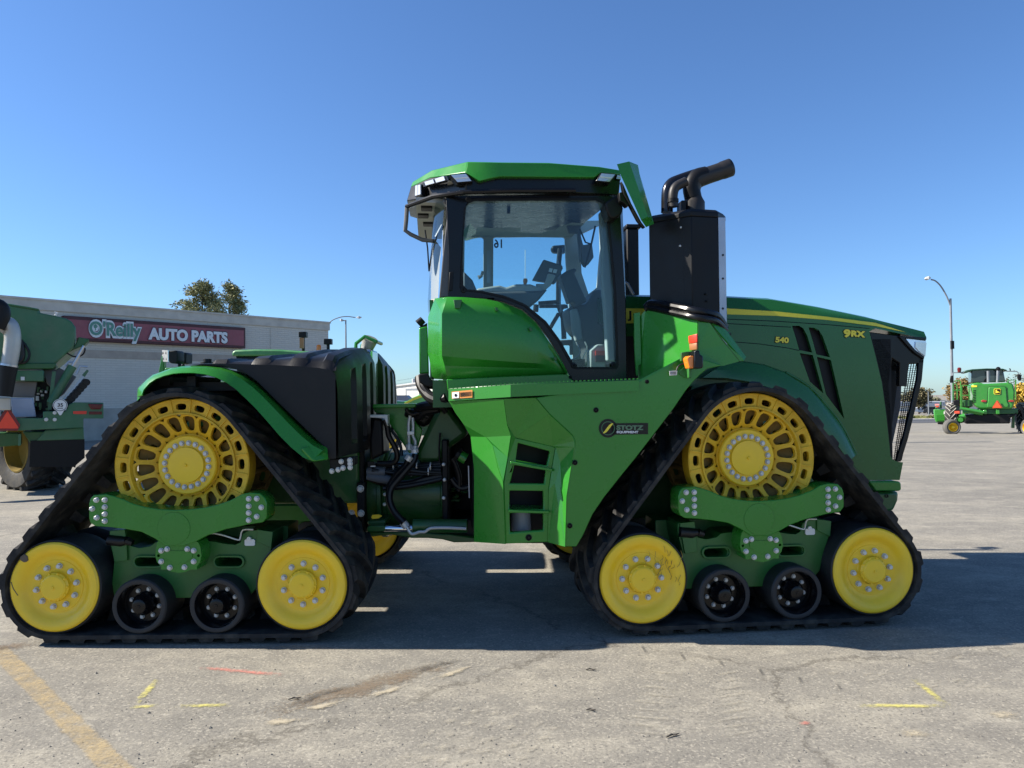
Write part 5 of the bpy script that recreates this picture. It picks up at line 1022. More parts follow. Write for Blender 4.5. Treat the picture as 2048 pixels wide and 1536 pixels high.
# far side access rails, seen through the glass
part('access_rail', MB().tube([V3(968, 560, 3.0), V3(960, 640, 3.0), V3(958, 880, 3.0), V3(985, 960, 3.0), V3(990, 1075, 3.0)], 0.028, 8).tube([V3(845, 872, 3.0), V3(952, 864, 3.0)], 0.022, 8).tube([V3(850, 889, 2.9), V3(1000, 888, 2.9)], 0.02, 8).tube([V3(960, 930, 3.0), V3(895, 1040, 3.0)], 0.022, 8).tube([V3(960, 920, 3.0), V3(985, 895, 3.0), V3(1010, 890, 3.0)], 0.02, 8).tube([V3(832, 880, 3.0), V3(828, 920, 3.0)], 0.03, 8), BK)
part('far_mirror', MB().prism(P3([(918, 560), (925, 542), (1000, 537), (1008, 560), (1000, 585), (930, 582)], 3.05), 3.05, 3.15), BK, bevel=0.02)
part('whip_antenna', MB().tube([V3(769, 735, 2.7), V3(769, 568, 2.7)], 0.003, 5), WHT)
part('grab_handle', MB().tube([V3(502, 725, FD_ - .05), V3(520, 718, FD_ - .05), V3(528, 690, FD_ - .05)], [0.022, 0.014, 0.014], 8), CABIN)
# right post outside, wiper motor block and near mirror
part('front_post', MB().loft([[V3(x, y, d) for x, y, d in ((1306, 300, .58), (1322, 310, .66), (1322, 310, .9), (1306, 300, .9))], [V3(x, y, d) for x, y, d in ((1325, 860, .58), (1342, 860, .66), (1342, 860, .9), (1325, 860, .9))], [V3(x, y, d) for x, y, d in ((1342, 1310, .58), (1348, 1310, .66), (1348, 1310, .9), (1342, 1310, .9))]]), BG)
blk('mirror_bracket', [(1222, 300), (1280, 260), (1312, 262), (1318, 310), (1330, 330), (1315, 372), (1275, 392), (1250, 385), (1230, 340)], .42, .60, BK, 0.015)
def Vm(x, y, d): return FF.v(*cm(x, y), d)
A = [(472, 118, .30), (630, 82, .24), (742, 128, .30), (762, 240, .30), (948, 880, .34), (866, 925, .32), (842, 920, .32), (780, 830, .28), (640, 560, .30), (545, 330, .34)]
part('mirror', MB().add([Vm(*q) for q in ((472, 118, .20), (628, 82, .225), (640, 110, .225), (790, 560, .225), (868, 790, .225), (780, 830, .20), (640, 520, .20), (530, 280, .20))], [tuple(range(8))]).add([Vm(*q) for q in ((628, 82, .225), (742, 128, .34), (762, 240, .34), (925, 800, .34), (920, 850, .34), (868, 790, .225), (790, 560, .225), (640, 110, .225))], [tuple(range(8))])
     .add([Vm(*q) for q in ((780, 830, .20), (868, 790, .225), (920, 850, .34), (846, 925, .30))], [(0, 1, 2, 3)]).add([Vm(*q) for q in ((472, 118, .20), (530, 280, .20), (640, 520, .20), (780, 830, .20), (846, 925, .30), (948, 880, .38), (762, 240, .38), (742, 128, .38), (628, 82, .25))], [tuple(range(9))]), G, smooth=0)
part('mirror_base', MB().prism(FF.p([cm(x, y) for x, y in ((500, 480), (545, 470), (600, 590), (640, 640), (600, 655), (560, 610), (510, 590))], .36), .36, .44).prism(FF.p([cm(x, y) for x, y in ((530, 330), (560, 380), (660, 620), (790, 860), (842, 926), (815, 926), (740, 830), (640, 640), (560, 500))], .345), .345, .40), BK, bevel=0.006)
part('air_intake', MB().box((V3(1318, 450, 2.5)[0], 2.3, FF.v(1255, 600, 2.5)[2] - 0.2), (V3(1384, 450, 2.5)[0], 2.75, V3(1350, 472, 2.5)[2])).box((V3(1318, 450, 2.5)[0] - 0.01, 2.28, V3(1350, 472, 2.5)[2]), (V3(1384, 450, 2.5)[0] + 0.02, 2.77, V3(1350, 448, 2.5)[2])), BM, bevel=0.012)
part('grab_rail', MB().tube([V3(1338, 755, 1.0), V3(1352, 762, 1.0), V3(1372, 800, 1.0), V3(1385, 822, 1.0)], 0.012, 8), SG)

# ------------------------------------------------------------------ background: shop building with its sign
BF = Frame(-9.66, 39.5, R(48.7))
def wallmat():
    m, n, l, b = nt('painted_block_wall')
    tc = n.new('ShaderNodeTexCoord'); mp = n.new('ShaderNodeMapping'); mp.inputs['Rotation'].default_value = (R(90), 0, 0); l.new(tc.outputs['Object'], mp.inputs[0])
    br = n.new('ShaderNodeTexBrick'); br.inputs['Scale'].default_value = 1.0; br.inputs['Brick Width'].default_value = 0.4; br.inputs['Row Height'].default_value = 0.1; br.inputs['Mortar Size'].default_value = 0.012
    br.inputs['Color1'].default_value = (0.60, 0.56, 0.48, 1); br.inputs['Color2'].default_value = (0.64, 0.60, 0.52, 1); br.inputs['Mortar'].default_value = (0.54, 0.50, 0.43, 1)
    l.new(mp.outputs[0], br.inputs['Vector'])
    c = mix(n, l, ramp(n, l, noise(n, l, 0.6, 6, 0.65).outputs[0], [(0.35, 0.0), (0.75, 0.4)]).outputs[0], br.outputs['Color'], (0.52, 0.48, 0.42)); l.new(c, b.inputs['Base Color'])
    bn = n.new('ShaderNodeBump'); bn.inputs['Strength'].default_value = 0.6; bn.inputs['Distance'].default_value = 0.02; l.new(br.outputs['Fac'], bn.inputs['Height']); bn.invert = True; l.new(bn.outputs[0], b.inputs['Normal'])
    b.inputs['Roughness'].default_value = 0.9; return m
WALL = wallmat(); BAND = mat('wall_band', (0.40, 0.34, 0.28), 0.9); BASE = mat('wall_base', (0.38, 0.35, 0.30), 0.9); COPE = mat('coping', (0.52, 0.48, 0.41), 0.7)
HB = BF.v(657, 645, 0)[2]
shop = thing('shop_building', 'long low tan block building with a flat roof behind the parked machines', 'building', BF.M)
def bpart(name, mb, m, **k): return part(name, mb, m, shop, fr=BF, **k)
bpart('wall', MB().box((-40, 0, -0.2), (0, 26, HB - 0.42)), WALL)
bpart('roof', MB().box((-40, -0.06, HB - 0.42), (0.06, 26.06, HB)).box((-40, -0.10, HB - 0.05), (0.1, 26.1, HB + 0.03)), COPE)
zt_, zb2 = BF.v(166, 699, 0)[2], BF.v(166, 715, 0)[2]
bpart('wall_band', MB().box((-40, -0.03, zb2), (0.03, 0.0, zt_)), BAND); z1_ = BF.v(180, 817, 0)[2]
bpart('wall_base', MB().box((-40, -0.02, -0.2), (0.02, 0.0, z1_)), BASE)
bpart('downpipe', MB().tube([(-3.4, -0.05, HB - 0.5), (-3.4, -0.05, 2.8)], 0.012, 6), COPE)
SD = -0.28
sq = BF.p([(127, 630), (491, 656), (491, 697), (127, 680)], SD)
sx0, sx1 = sq[0][0], sq[1][0]; sz1 = (sq[0][1] + sq[1][1]) / 2; sz0 = (sq[2][1] + sq[3][1]) / 2
sign = thing('shop_sign', 'long dark red shop sign with white lettering on the tan building', 'sign', BF.M @ T(sx0, SD, sz0))
MAR = mat('sign_frame', (0.06, 0.008, 0.012), 0.5); MAF = mat('sign_face', (0.26, 0.055, 0.075), 0.45, dust=0.15, dscale=3)
part('frame', MB().box((sx0, SD, sz0), (sx1, -0.005, sz1)), MAR, sign, fr=BF, bevel=0.02)
part('face', MB().box((sx0 + 0.16, SD - 0.02, sz0 + 0.12), (sx1 - 0.1, SD - 0.002, sz1 - 0.14)), MAF, sign, fr=BF)
SW = flat('sign_white', (0.70, 0.72, 0.72), 0.5); SGN = flat('sign_green', (0.09, 0.25, 0.19), 0.5); SDK = flat('sign_dark', (0.04, 0.02, 0.025), 0.5)
def fit(frame, s, a, b_, capv, d, m, w, depth=0.03, parent=None, name='lettering', spacing=1.0, extra=()):
    """text stretched between two measured baseline points; capv = a point at cap height above the first"""
    p, q = frame.v(*a, d), frame.v(*b_, d); h = frame.v(a[0], capv, d)[2] - p[2]; me = text_mesh(s, h / 0.69, depth, m, w * h, 1.0, spacing=spacing)
    xs = [v.co.x for v in me.vertices]; k = (q[0] - p[0]) / (max(xs) - min(xs)); me.transform(T(-min(xs), 0, 0)); me.transform(Matrix.Diagonal((k, 1, 1, 1)))
    Mt = frame.M @ T(*p) @ Matrix.Rotation(-math.atan2(q[2] - p[2], q[0] - p[0]), 4, 'Y'); return ob(name, me, parent, Mt)
zl = lambda u, v: BF.v(u, v, SD - 0.03)
cz = crop(100, 600, 5.12)
fit(BF, 'AUTO PARTS', cz(1006, 396), cz(1816, 438), cz(0, 288)[1], SD - 0.07, SW, 0.075, 0.05, sign)
fit(BF, 'AUTO PARTS', cz(1003, 399), cz(1821, 441), cz(0, 284)[1], SD - 0.04, SDK, 0.105, 0.02, sign)
fit(BF, "O'Reilly", cz(405, 352), cz(930, 378), cz(0, 218)[1], SD - 0.075, SGN, 0.03, 0.03, sign)
fit(BF, "O'Reilly", cz(394, 362), cz(942, 388), cz(0, 212)[1], SD - 0.045, SW, 0.125, 0.03, sign)
fit(BF, "O'Reilly", cz(391, 364), cz(945, 390), cz(0, 210)[1], SD - 0.03, SDK, 0.14, 0.02, sign)
q = BF.v(*cz(466, 282), SD - 0.08)
tm = MB().prism([(q[0] + 0.085 * (1 + 0.2 * math.sin(5 * k)) * math.cos(k * 0.52), q[2] + 0.05 + 0.075 * (1 + 0.2 * math.cos(4 * k)) * math.sin(k * 0.52)) for k in range(12)], SD - 0.085, SD - 0.075).prism([(q[0] - 0.015, q[2] - 0.12), (q[0] + 0.015, q[2] - 0.12), (q[0] + 0.01, q[2]), (q[0] - 0.01, q[2])], SD - 0.085, SD - 0.075)
o = part('tree_emblem', MB().prism([(q[0] + 0.13 * math.cos(k * 0.4), q[2] - 0.01 + 0.15 * math.sin(k * 0.4)) for k in range(16)], SD - 0.073, SD - 0.070), SW, sign, fr=BF); ob('tree_mark', tm.mesh('tree_mark', SGN, 0), o, BF.M)

# ------------------------------------------------------------------ trees
def leafmat(name, a, b_):
    m, n, l, b = nt(name); g = n.new('ShaderNodeNewGeometry')
    r = n.new('ShaderNodeValToRGB'); e = r.color_ramp.elements; e[0].color = a + (1,); e[1].color = b_ + (1,); l.new(g.outputs['Random Per Island'], r.inputs[0]); l.new(r.outputs[0], b.inputs['Base Color'])
    b.inputs['Roughness'].default_value = 0.7; b.inputs['Specular IOR Level'].default_value = 0.2; return m
PINE = leafmat('pine_needles', (0.11, 0.13, 0.05), (0.36, 0.34, 0.17)); AUT = leafmat('autumn_leaves', (0.10, 0.07, 0.025), (0.26, 0.17, 0.06)); GOLD = leafmat('golden_leaves', (0.30, 0.18, 0.03), (0.50, 0.34, 0.05)); OLV = leafmat('olive_leaves', (0.07, 0.075, 0.035), (0.18, 0.15, 0.085)); FAR = leafmat('far_leaves', (0.10, 0.11, 0.07), (0.17, 0.16, 0.10))
def tree(name, label, x, y, h, r, n, leaf, m, conifer=False, trunk=0.25, seed=0, group=None, bare=0.0, zbase=None):
    rd = random.Random(seed); z = gz(x, y) if zbase is None else zbase; root = thing(name, label, 'tree', T(x, y, z), group)
    tk = MB().tube([(0, 0, -0.1), (0.05 * h * 0.1, 0, h * 0.35), (0, 0.03 * h * 0.2, h * 0.7), (0, 0, h * 0.96)], [trunk, trunk * 0.75, trunk * 0.45, trunk * 0.1], 8)
    cr_ = MB(); clumps = []
    nl = 120 if conifer else 26
    for k in range(nl):
        t = (k + rd.random()) / nl; zz = h * ((0.18 + 0.82 * t) if conifer else (0.3 + 0.62 * t)); a = rd.uniform(0, 6.283)
        rad = r * ((1.03 - t) ** 0.8 if conifer else math.sin(0.35 + 2.5 * t) ** 0.8) * rd.uniform(0.55, 1.05)
        px, py, pz = rad * math.cos(a), rad * math.sin(a), zz + (0.12 * rad if conifer else 0.35 * rad * rd.uniform(0.2, 1))
        tk.tube([(0, 0, zz - 0.12 * rad - (0 if conifer else 0.3 * rad)), (px * 0.55, py * 0.55, zz), (px, py, pz)], [trunk * 0.28 * (1.1 - t), trunk * 0.16 * (1.1 - t), 0.012], 5, cap=False)
        for q in (0.5, 0.8, 1.0): clumps.append((px * q, py * q, zz + (pz - zz) * q, (0.085 if conifer else 0.30) * r * (0.7 + 0.5 * rd.random())))
    for i in range(n):
        cx, cy, czz, cr0 = rd.choice(clumps); g = [rd.gauss(0, 0.5) for _ in range(3)]; px, py, pz = cx + g[0] * cr0, cy + g[1] * cr0, czz + g[2] * cr0 * 0.75
        u_ = Vector((rd.uniform(-1, 1), rd.uniform(-1, 1), rd.uniform(-0.6, 1.0 if conifer else 0.6))).normalized(); w = u_.orthogonal().normalized(); w.rotate(Matrix.Rotation(rd.uniform(0, 6.28), 3, u_))
        s_ = leaf * rd.uniform(0.6, 1.4); c = Vector((px, py, pz)); ww = 0.3 if conifer else 0.55
        cr_.add([c - u_ * s_, c + w * s_ * ww, c + u_ * s_, c - w * s_ * ww], [(0, 1, 2, 3)])
    part('trunk', tk, BARK, root, M=T(x, y, z)); part('crown', cr_.mesh('crown', m, 0, recalc=False), m, root, M=T(x, y, z))
    return root
def at(u, v, Y): r = ray(u, v); t = Y / r.y; return CAM + r * t
p = at(404, 569, 62); tree('pine_tree', 'broad pine top showing over the shop roof, left of the pair', p.x, 62, p.z, 6.0, 16000, 0.14, PINE, True, 0.3, 3, 'pines behind the shop')
p = at(459, 571, 64); tree('pine_tree', 'narrower darker pine top over the shop roof, right of the pair', p.x, 64, p.z, 5.0, 13000, 0.14, PINE, True, 0.28, 8, 'pines behind the shop')
tg_ = 'trees across the road'
for (u, v, yd, r, n, lf, m, lab, nm, sd_) in ((1837, 776, 140, 2.3, 2600, 0.22, OLV, 'brownish green tree beside the black grille of the tractor, across the road', 'broadleaf_tree', 21),
        (1866, 800, 200, 3.2, 1500, 0.35, FAR, 'low grey green tree far off between the thin pole and the windrower', 'broadleaf_tree', 22),
        (1812, 794, 210, 6.0, 1500, 0.4, FAR, 'far grey green tree mostly behind the tractor grille', 'broadleaf_tree', 27),
        (1918, 767, 110, 2.4, 1800, 0.22, AUT, 'reddish brown autumn tree behind the ladder rails of the windrower', 'autumn_tree', 23),
        (1932, 757, 104, 2.2, 1800, 0.20, AUT, 'taller orange autumn tree close left of the windrower cab', 'autumn_tree', 24),
        (2030, 745, 112, 3.4, 500, 0.14, OLV, 'nearly bare tree right of the windrower cab', 'bare_tree', 25),
        (2046, 768, 96, 3.2, 2600, 0.24, GOLD, 'golden yellow tree at the right edge behind the windrower', 'autumn_tree', 26)):
    p = at(u, v, yd); tree(nm, lab, p.x, yd, p.z - gz(p.x, yd), r, n, lf, m, False, 0.16, sd_, tg_)

# ------------------------------------------------------------------ lamps, poles, far buildings
GAL = mat('lamp_pole_paint', (0.22, 0.24, 0.26), 0.5, metal=0.3); GALL = mat('light_pole_paint', (0.5, 0.5, 0.5), 0.5)
def lamp(label, base, top, Y, r, arm, head, m=GAL, group='street lamps and poles', name='street_lamp', cat='street lamp', zb_=None):
    b = at(*top, Y); z0 = gz(b.x, Y) if zb_ is None else zb_; root = thing(name, label, cat, T(b.x, Y, z0), group)
    part('pole', MB().tube([(b.x, Y, z0), (b.x, Y, b.z)], [r, r * 0.6], 10), m, root, fr=WF)
    if arm: part('arm', MB().tube(smoothpath([tuple(at(u, v, Y)) for u, v in arm], 4), r * 0.45, 8), m, root, fr=WF)
    if head:
        c = at(*head, Y); w = head[2] / FPX * Y if len(head) > 2 else 0.3
        part('lamp_head', MB().loft([[(c.x - w * 1.0, Y - .1, c.z + .03), (c.x - w * 1.0, Y + .1, c.z + .03), (c.x - w, Y + .1, c.z + .0), (c.x - w, Y - .1, c.z + .0)], [(c.x, Y - .2, c.z + .14), (c.x, Y + .2, c.z + .14), (c.x, Y + .2, c.z - .08), (c.x, Y - .2, c.z - .08)], [(c.x + w, Y - .1, c.z + .08), (c.x + w, Y + .1, c.z + .08), (c.x + w, Y + .1, c.z - .0), (c.x + w, Y - .1, c.z - .0)]]), GALL, root, fr=WF, bevel=0.03)
    return root
def at3(u, v, Y): return at(u, v, Y)
_at = at
def at(u, v, *Y): return _at(u, v, Y[-1])
lr = lamp('tall grey street lamp with a curved arm rising behind the windrower', None, (1901, 597), 47, 0.105, [(1901, 612), (1893, 592), (1882, 573), (1871, 562), (1862, 559)], (1855, 557.5, 5))
bx0 = at(1903, 690, 47); part('control_box', MB().box((bx0.x - 0.10, 46.8, bx0.z - 0.25), (bx0.x + 0.06, 46.95, bx0.z + 0.25)), BM, lr, fr=WF)
lamp('street lamp whose curved arm reaches out past the corner of the shop roof', None, (652, 652), 70, 0.10, [(652, 652), (664, 641), (680, 634.5), (695, 633), (711, 635)], (718, 635.5, 5))
lamp('plain grey lamp pole with a small flat head right of the shop corner', None, (691.5, 640), 58, 0.09, [(691.5, 641), (682, 641.5)], (683, 641, 3))
lamp('taller of the two thin poles left of the white warehouse', None, (777.5, 752), 75, 0.07, [(777.5, 752.5), (781, 753)], None, GALL)
lamp('shorter of the two thin poles left of the white warehouse', None, (786.5, 760), 82, 0.07, [(786.5, 760), (789, 760)], None, GALL)
lamp('thin grey pole among the far trees right of the grille', None, (1856.5, 782), 120, 0.10, [(1856.5, 782.5), (1854, 782.5)], None)
up_ = lamp('wooden utility pole with a transformer behind the white warehouse', None, (831, 753), 170, 0.16, None, None, mat('utility_pole_wood', (0.10, 0.08, 0.065), 0.9), 'street lamps and poles', 'utility_pole', 'utility pole')
c = at(827, 762, 170); part('transformer', MB().tube([(c.x, 170, c.z - 0.5), (c.x, 170, c.z + 0.5)], 0.35, 12), GALL, up_, fr=WF)
for a, b_ in (((700, 770), (831, 755)), ((700, 775), (831, 762)), ((831, 755), (900, 742))):
    part('wire', MB().tube(smoothpath([tuple(at(a[0] + (b_[0] - a[0]) * t, a[1] + (b_[1] - a[1]) * t + 4 * t * (1 - t) * 3, 170)) for t in (0, .25, .5, .75, 1)], 3), 0.03, 4), GAL, up_, fr=WF)
WH = mat('white_sheet_wall', (0.70, 0.68, 0.62), 0.6, bump=0.2, bscale=3)
w0 = at(838, 767, 130); HF = Frame(w0.x, 130, R(-38)); whs = thing('warehouse', 'far white metal warehouse with a low gable roof between the tractor halves', 'building', T(w0.x, 130, 0))
gp_ = [(q[0], max(q[1], -0.3)) for q in HF.p([(690, 784), (772, 775.5), (838, 767), (905, 775), (985, 784)], 0)]
part('wall', MB().prism([(gp_[0][0], -0.3)] + gp_ + [(gp_[-1][0], -0.3)], 0, 30), WH, whs, fr=HF)
rf_ = MB()
for a, b_ in zip(gp_[:-1], gp_[1:]): rf_.loft([[(a[0], -.3, a[1]), (a[0], 30, a[1]), (a[0], 30, a[1] + .25), (a[0], -.3, a[1] + .25)], [(b_[0], -.3, b_[1]), (b_[0], 30, b_[1]), (b_[0], 30, b_[1] + .25), (b_[0], -.3, b_[1] + .25)]])
part('roof', rf_, GALL, whs, fr=HF)
d0 = HF.p([(814, 781.5), (838, 781.5), (838, 812), (814, 812)], -.1)
part('door', MB().prism(d0, -.14, -.02), mat('door_white', (0.6, 0.58, 0.53), 0.6), whs, fr=HF); part('door_frame', MB().prism([(d0[0][0] - .4, d0[3][1]), (d0[0][0] - .4, d0[0][1] + .4), (d0[1][0] + .4, d0[0][1] + .4), (d0[1][0] + .4, d0[3][1])], -.1, -.01), GAL, whs, fr=HF)
# parked box trailer
TRL = mat('trailer_side', (0.20, 0.22, 0.27), 0.5)
t0 = at(740, 808, 80); trl = thing('box_trailer', 'grey white lorry trailer with purple and red lettering before the warehouse', 'trailer', T(t0.x, 80, 0))
tp = [(lambda q: (q.x, q.z))(at(u, v, 80)) for u, v in ((735, 790.5), (812, 790.5), (819, 797), (824, 803), (824, 809), (735, 809))]
part('body', MB().prism(tp, 80, 82.5), TRL, trl, fr=WF); 
for u in (742, 752, 800, 812): q = at(u, 820, 80); part('wheel', MB().lathe([(0.5, 80.05), (0.5, 80.4), (0.2, 80.4)], 16, c=(q.x, 0.5), cap0=True), RB, trl, fr=WF)
tx = fit(WF, 'Fed', (766, 798.5), (782.5, 798.5), 791.8, 79.97, flat('purple_print', (0.10, 0.03, 0.18), 0.5), 0.03, 0.02, trl); fit(WF, 'Ex', (783, 798.5), (795, 798.5), 791.8, 79.97, flat('red_print', (0.55, 0.04, 0.03), 0.5), 0.03, 0.02, trl)
def car(label, name, cat, prof, Y, m, wheels, glass, w=1.8, ru=0.33, z0=None, group='cars parked across the road'):
    P = [(lambda q: (q.x, q.z))(at(u, v, Y)) for u, v in prof]; xs = [p[0] for p in P]; zb_ = min(p[1] for p in P); x = (min(xs) + max(xs)) / 2
    g = gz(x, Y) if z0 is None else z0; dz = g + 0.28 - zb_; root = thing(name, label, cat, T(x, Y, g), group)
    P = [(a, b_ + dz) for a, b_ in P]
    part('body', MB().prism(P, Y, Y + w), m, root, fr=WF, bevel=0.06)
    for gl in glass: part('window', MB().prism([(lambda q: (q.x, q.z + dz))(at(u, v, Y)) for u, v in gl], Y - 0.012, Y + 0.01), BG, root, fr=WF)
    for u in wheels:
        q = at(u, 0, Y)
        for yy in (Y - 0.02, Y + w - 0.2):
            wh = part('wheel', MB().lathe([(ru, yy), (ru, yy + 0.22), (0.1, yy + 0.22), (0.1, yy + 0.02), (ru * 0.6, yy + 0.01)], 18, c=(q.x, g + ru)), RB, root, fr=WF)
            ob('rim', MB().lathe([(ru * 0.62, yy - 0.005), (0.05, yy + 0.02), (0.001, yy + 0.02)], 14, c=(q.x, g + ru)).mesh('rim', SG), wh, WF.M)
    return root
car('white pickup truck parked across the road beside the tractor grille', 'pickup_truck', 'pickup truck', [(1828, 827), (1828, 819.5), (1841, 818.5), (1845, 813.5), (1853, 813.5), (1855, 818), (1868, 818.5), (1869, 827)], 150, flat('white_car_paint', (0.7, 0.7, 0.7), 0.3, coat=0.5), (1834, 1861), [[(1843, 818), (1846, 814.3), (1852.5, 814.3), (1854, 818)]])
car('dark grey car parked in front of the white pickup and left of the green header', 'parked_car', 'car', [(1846, 829), (1847, 823.5), (1853, 822), (1858, 817.5), (1870, 817.5), (1875, 822.5), (1882, 824), (1883, 829)], 138, flat('dark_car_paint', (0.03, 0.033, 0.04), 0.3, coat=0.5), (1852, 1876), [[(1855, 822), (1859, 818.3), (1864, 818.3), (1864, 822)], [(1865, 822), (1865, 818.3), (1869.5, 818.3), (1873, 822)]])
car('bright blue car low in the gap below the trailer lettering', 'parked_car', 'car', [(782, 811), (783, 805), (788, 803.5), (792, 799.5), (803, 799.5), (807, 804), (815, 805), (815, 811)], 62, flat('blue_car_paint', (0.02, 0.07, 0.25), 0.3, coat=0.5), (788, 809), [[(790, 803.5), (793, 800.3), (802, 800.3), (805, 804)]], z0=0.35)
l0 = at(1850, 812, 185); low = thing('shed', 'long low white shed behind the parked pickup, across the road', 'building', T(l0.x, 185, gz(l0.x, 185)))
zt2 = at(1850, 807.5, 185).z; part('wall', MB().box((l0.x - 14, 185, gz(l0.x, 185) - .3), (l0.x + 14, 195, zt2 - 0.6)), WH, low, fr=WF); part('roof', MB().prism([(l0.x - 14.5, zt2 - 0.6), (l0.x + 14.5, zt2 - 0.6), (l0.x + 13, zt2 + 0.5), (l0.x - 13, zt2 + 0.5)], 184.6, 195), GALL, low, fr=WF)

# ------------------------------------------------------------------ the green tractor behind
G2 = mat('bright_green_paint', (0.10, 0.36, 0.08), 0.3, coat=0.5, dust=0.1)
o2 = thing('row_crop_tractor', 'green tractor with a pale roof and beacons standing behind the tank', 'tractor', T(-5.2, 23, 0))
def q2(pts, Y): return [(lambda q: (q.x, q.z))(at(u, v, Y)) for u, v in pts]
def p2(name, mb, m, **k): return part(name, mb, m, o2, fr=WF, **k)
p2('roof', MB().prism(q2([(463, 712), (464, 703), (470, 700), (512, 698.5), (560, 699), (600, 702), (668, 704), (668, 712)], 22), 22, 23.8), GW, bevel=0.05)
p2('cab', MB().prism(q2([(470, 712), (664, 712), (664, 790), (600, 830), (480, 830)], 22.1), 22.1, 23.7), BG, bevel=0.05)
p2('hood', MB().prism(q2([(640, 800), (760, 800), (810, 803), (825, 795), (845, 786.5), (864, 782), (882, 784), (895, 792), (900, 812), (895, 850), (640, 850)], 22.3), 22.3, 23.5), G2, bevel=0.08)
st_ = [(808, 806), (826, 796), (846, 788.5), (866, 784.5), (880, 787)]
p2('hood_stripe', MB().loft([[(q.x, 22.28, q.z), (q.x, 22.28, q.z - 0.075), (q.x, 22.31, q.z - 0.075), (q.x, 22.31, q.z)] for q in (at(u, v, 22.28) for u, v in st_)]), YL)
def wheel2(u, v, Y, ro, ri, w):
    q = at(u, v, Y); t = p2('tyre', MB().lathe([(ri, Y), (ro * 0.94, Y + 0.02), (ro, Y + 0.1), (ro, Y + w - .1), (ro * .94, Y + w), (ri, Y + w)], 40, c=(q.x, q.z)), RB)
    lb = MB()
    for k in range(22):
        a = 2 * math.pi * k / 22; c, s_ = math.cos(a), math.sin(a); px, pz = -s_ * 0.045, c * 0.045
        lb.loft([[(q.x + ro * .97 * c + e * px, yy, q.z + ro * .97 * s_ + e * pz) for e, yy in ((-1, Y + .03), (1, Y + .03), (1, Y + w * .55), (-1, Y + w * .55))], [(q.x + ro * 1.08 * c + e * px * .8, yy, q.z + ro * 1.08 * s_ + e * pz * .8) for e, yy in ((-1, Y + .04), (1, Y + .04), (1, Y + w * .5), (-1, Y + w * .5))]])
    ob('tyre_lugs', lb.mesh('tyre_lugs', mat('dusty_rubber', (0.2, 0.19, 0.175), 0.9), 0), t, WF.M, kind='stuff')
    p2('rim', MB().lathe([(ri * 1.02, Y - .01), (ri * .92, Y - .02), (ri * .86, Y + .1), (ri * .5, Y + .14), (ri * .45, Y + .02), (ri * .3, Y), (0.001, Y)], 36, c=(q.x, q.z)), Y_)
Y_ = mat('clean_yellow_paint', (0.78, 0.50, 0.015), 0.35, coat=0.3)
wheel2(764, 871, 21.3, 0.56, 0.42, 0.5); wheel2(500, 858, 21.6, 0.85, 0.55, 0.6)
for (u0, v0, u1, v1, vb) in ((599, 664, 614, 675, 702), (649, 678, 664, 689, 702)):
    a, b_ = at(u0, v0, 22.6), at(u1, v1, 22.6); c = at((u0 + u1) / 2, vb, 22.6)
    r_ = p2('antenna', MB().box((a.x, 22.5, b_.z), (b_.x, 22.7, a.z)).tube([((a.x + b_.x) / 2, 22.6, c.z), ((a.x + b_.x) / 2, 22.6, b_.z)], 0.05, 8), BK, bevel=0.01)
c = at(605, 686, 22.55); ob('antenna_mast', MB().box((c.x - 0.07, 22.48, c.z - 0.16), (c.x + 0.05, 22.56, c.z + 0.15)).mesh('antenna_mast', mat('orange_brown', (0.35, 0.15, 0.06), 0.5)), r_, WF.M)
c = at(637.5, 694, 22.6); p2('beacon', MB().tube([(c.x, 22.6, c.z - 0.15), (c.x, 22.6, c.z + 0.03), (c.x, 22.6, c.z + 0.07)], [0.075, 0.075, 0.05], 16), ORG)
p2('chassis', MB().box((at(640, 850, 23).x, 22.5, 0.5), (at(880, 850, 23).x, 23.3, 1.2)), GD)

# ------------------------------------------------------------------ the seeder cart at the left
GS = mat('cart_green_paint', (0.035, 0.135, 0.06), 0.4, dust=0.18, dscale=3); SY = 0.0
q = _at(80, 985, 13.4); CF = Frame(q.x, 13.4, R(30))
ct = thing('seeder_cart', 'green seed cart seen from behind with hopper, corrugated pipe and speed sign', 'seed cart', CF.M @ T(-0.5, 1.2, 0))
def qs(pts, Y=SY): return CF.p([cs(x, y) for x, y in pts], Y)
def vs_(x, y, Y=SY): return CF.v(*cs(x, y), Y)
def ps(name, mb, m, **k): return part(name, mb, m, ct, fr=CF, **k)
def pp(name, pts, y0, y1, m, bev=0.015): return ps(name, MB().prism(qs(pts, y0), y0, y1), m, bevel=bev)
hop = MB(); A_ = qs([(-700, 40), (30, 62), (210, 92), (285, 106), (283, 128), (400, 150), (480, 170), (522, 190), (556, 240), (550, 310), (538, 384), (490, 430), (408, 500), (388, 516), (-700, 516)])
hop.prism(A_, SY, SY + 2.6); ps('hopper', hop, GS, bevel=0.04)
pp('hopper_lid', [(0, 52), (212, 86), (285, 100), (287, 112), (205, 98), (0, 64)], SY - 0.05, SY + 2.6, GS)
ps('hopper_latch', MB().tube([vs_(405, 150), vs_(415, 130), vs_(398, 128)], 0.02, 6), WHT)
pp('hopper_chute', [(500, 422), (552, 360), (575, 306), (655, 324), (640, 346), (610, 372), (540, 400)], SY + 0.1, SY + 0.9, GD)
pp('hopper_sill', [(-260, 498), (410, 498), (408, 520), (390, 540), (-260, 545)], SY - 0.04, SY + 1.6, GD); pp('front_box', [(104, 552), (320, 550), (318, 632), (95, 628)], SY - 0.05, SY + 0.5, GS)
lb_ = pp('label_plate', [(152, 598), (180, 598), (180, 624), (152, 624)], SY - 0.06, SY - 0.055, WHT, 0)
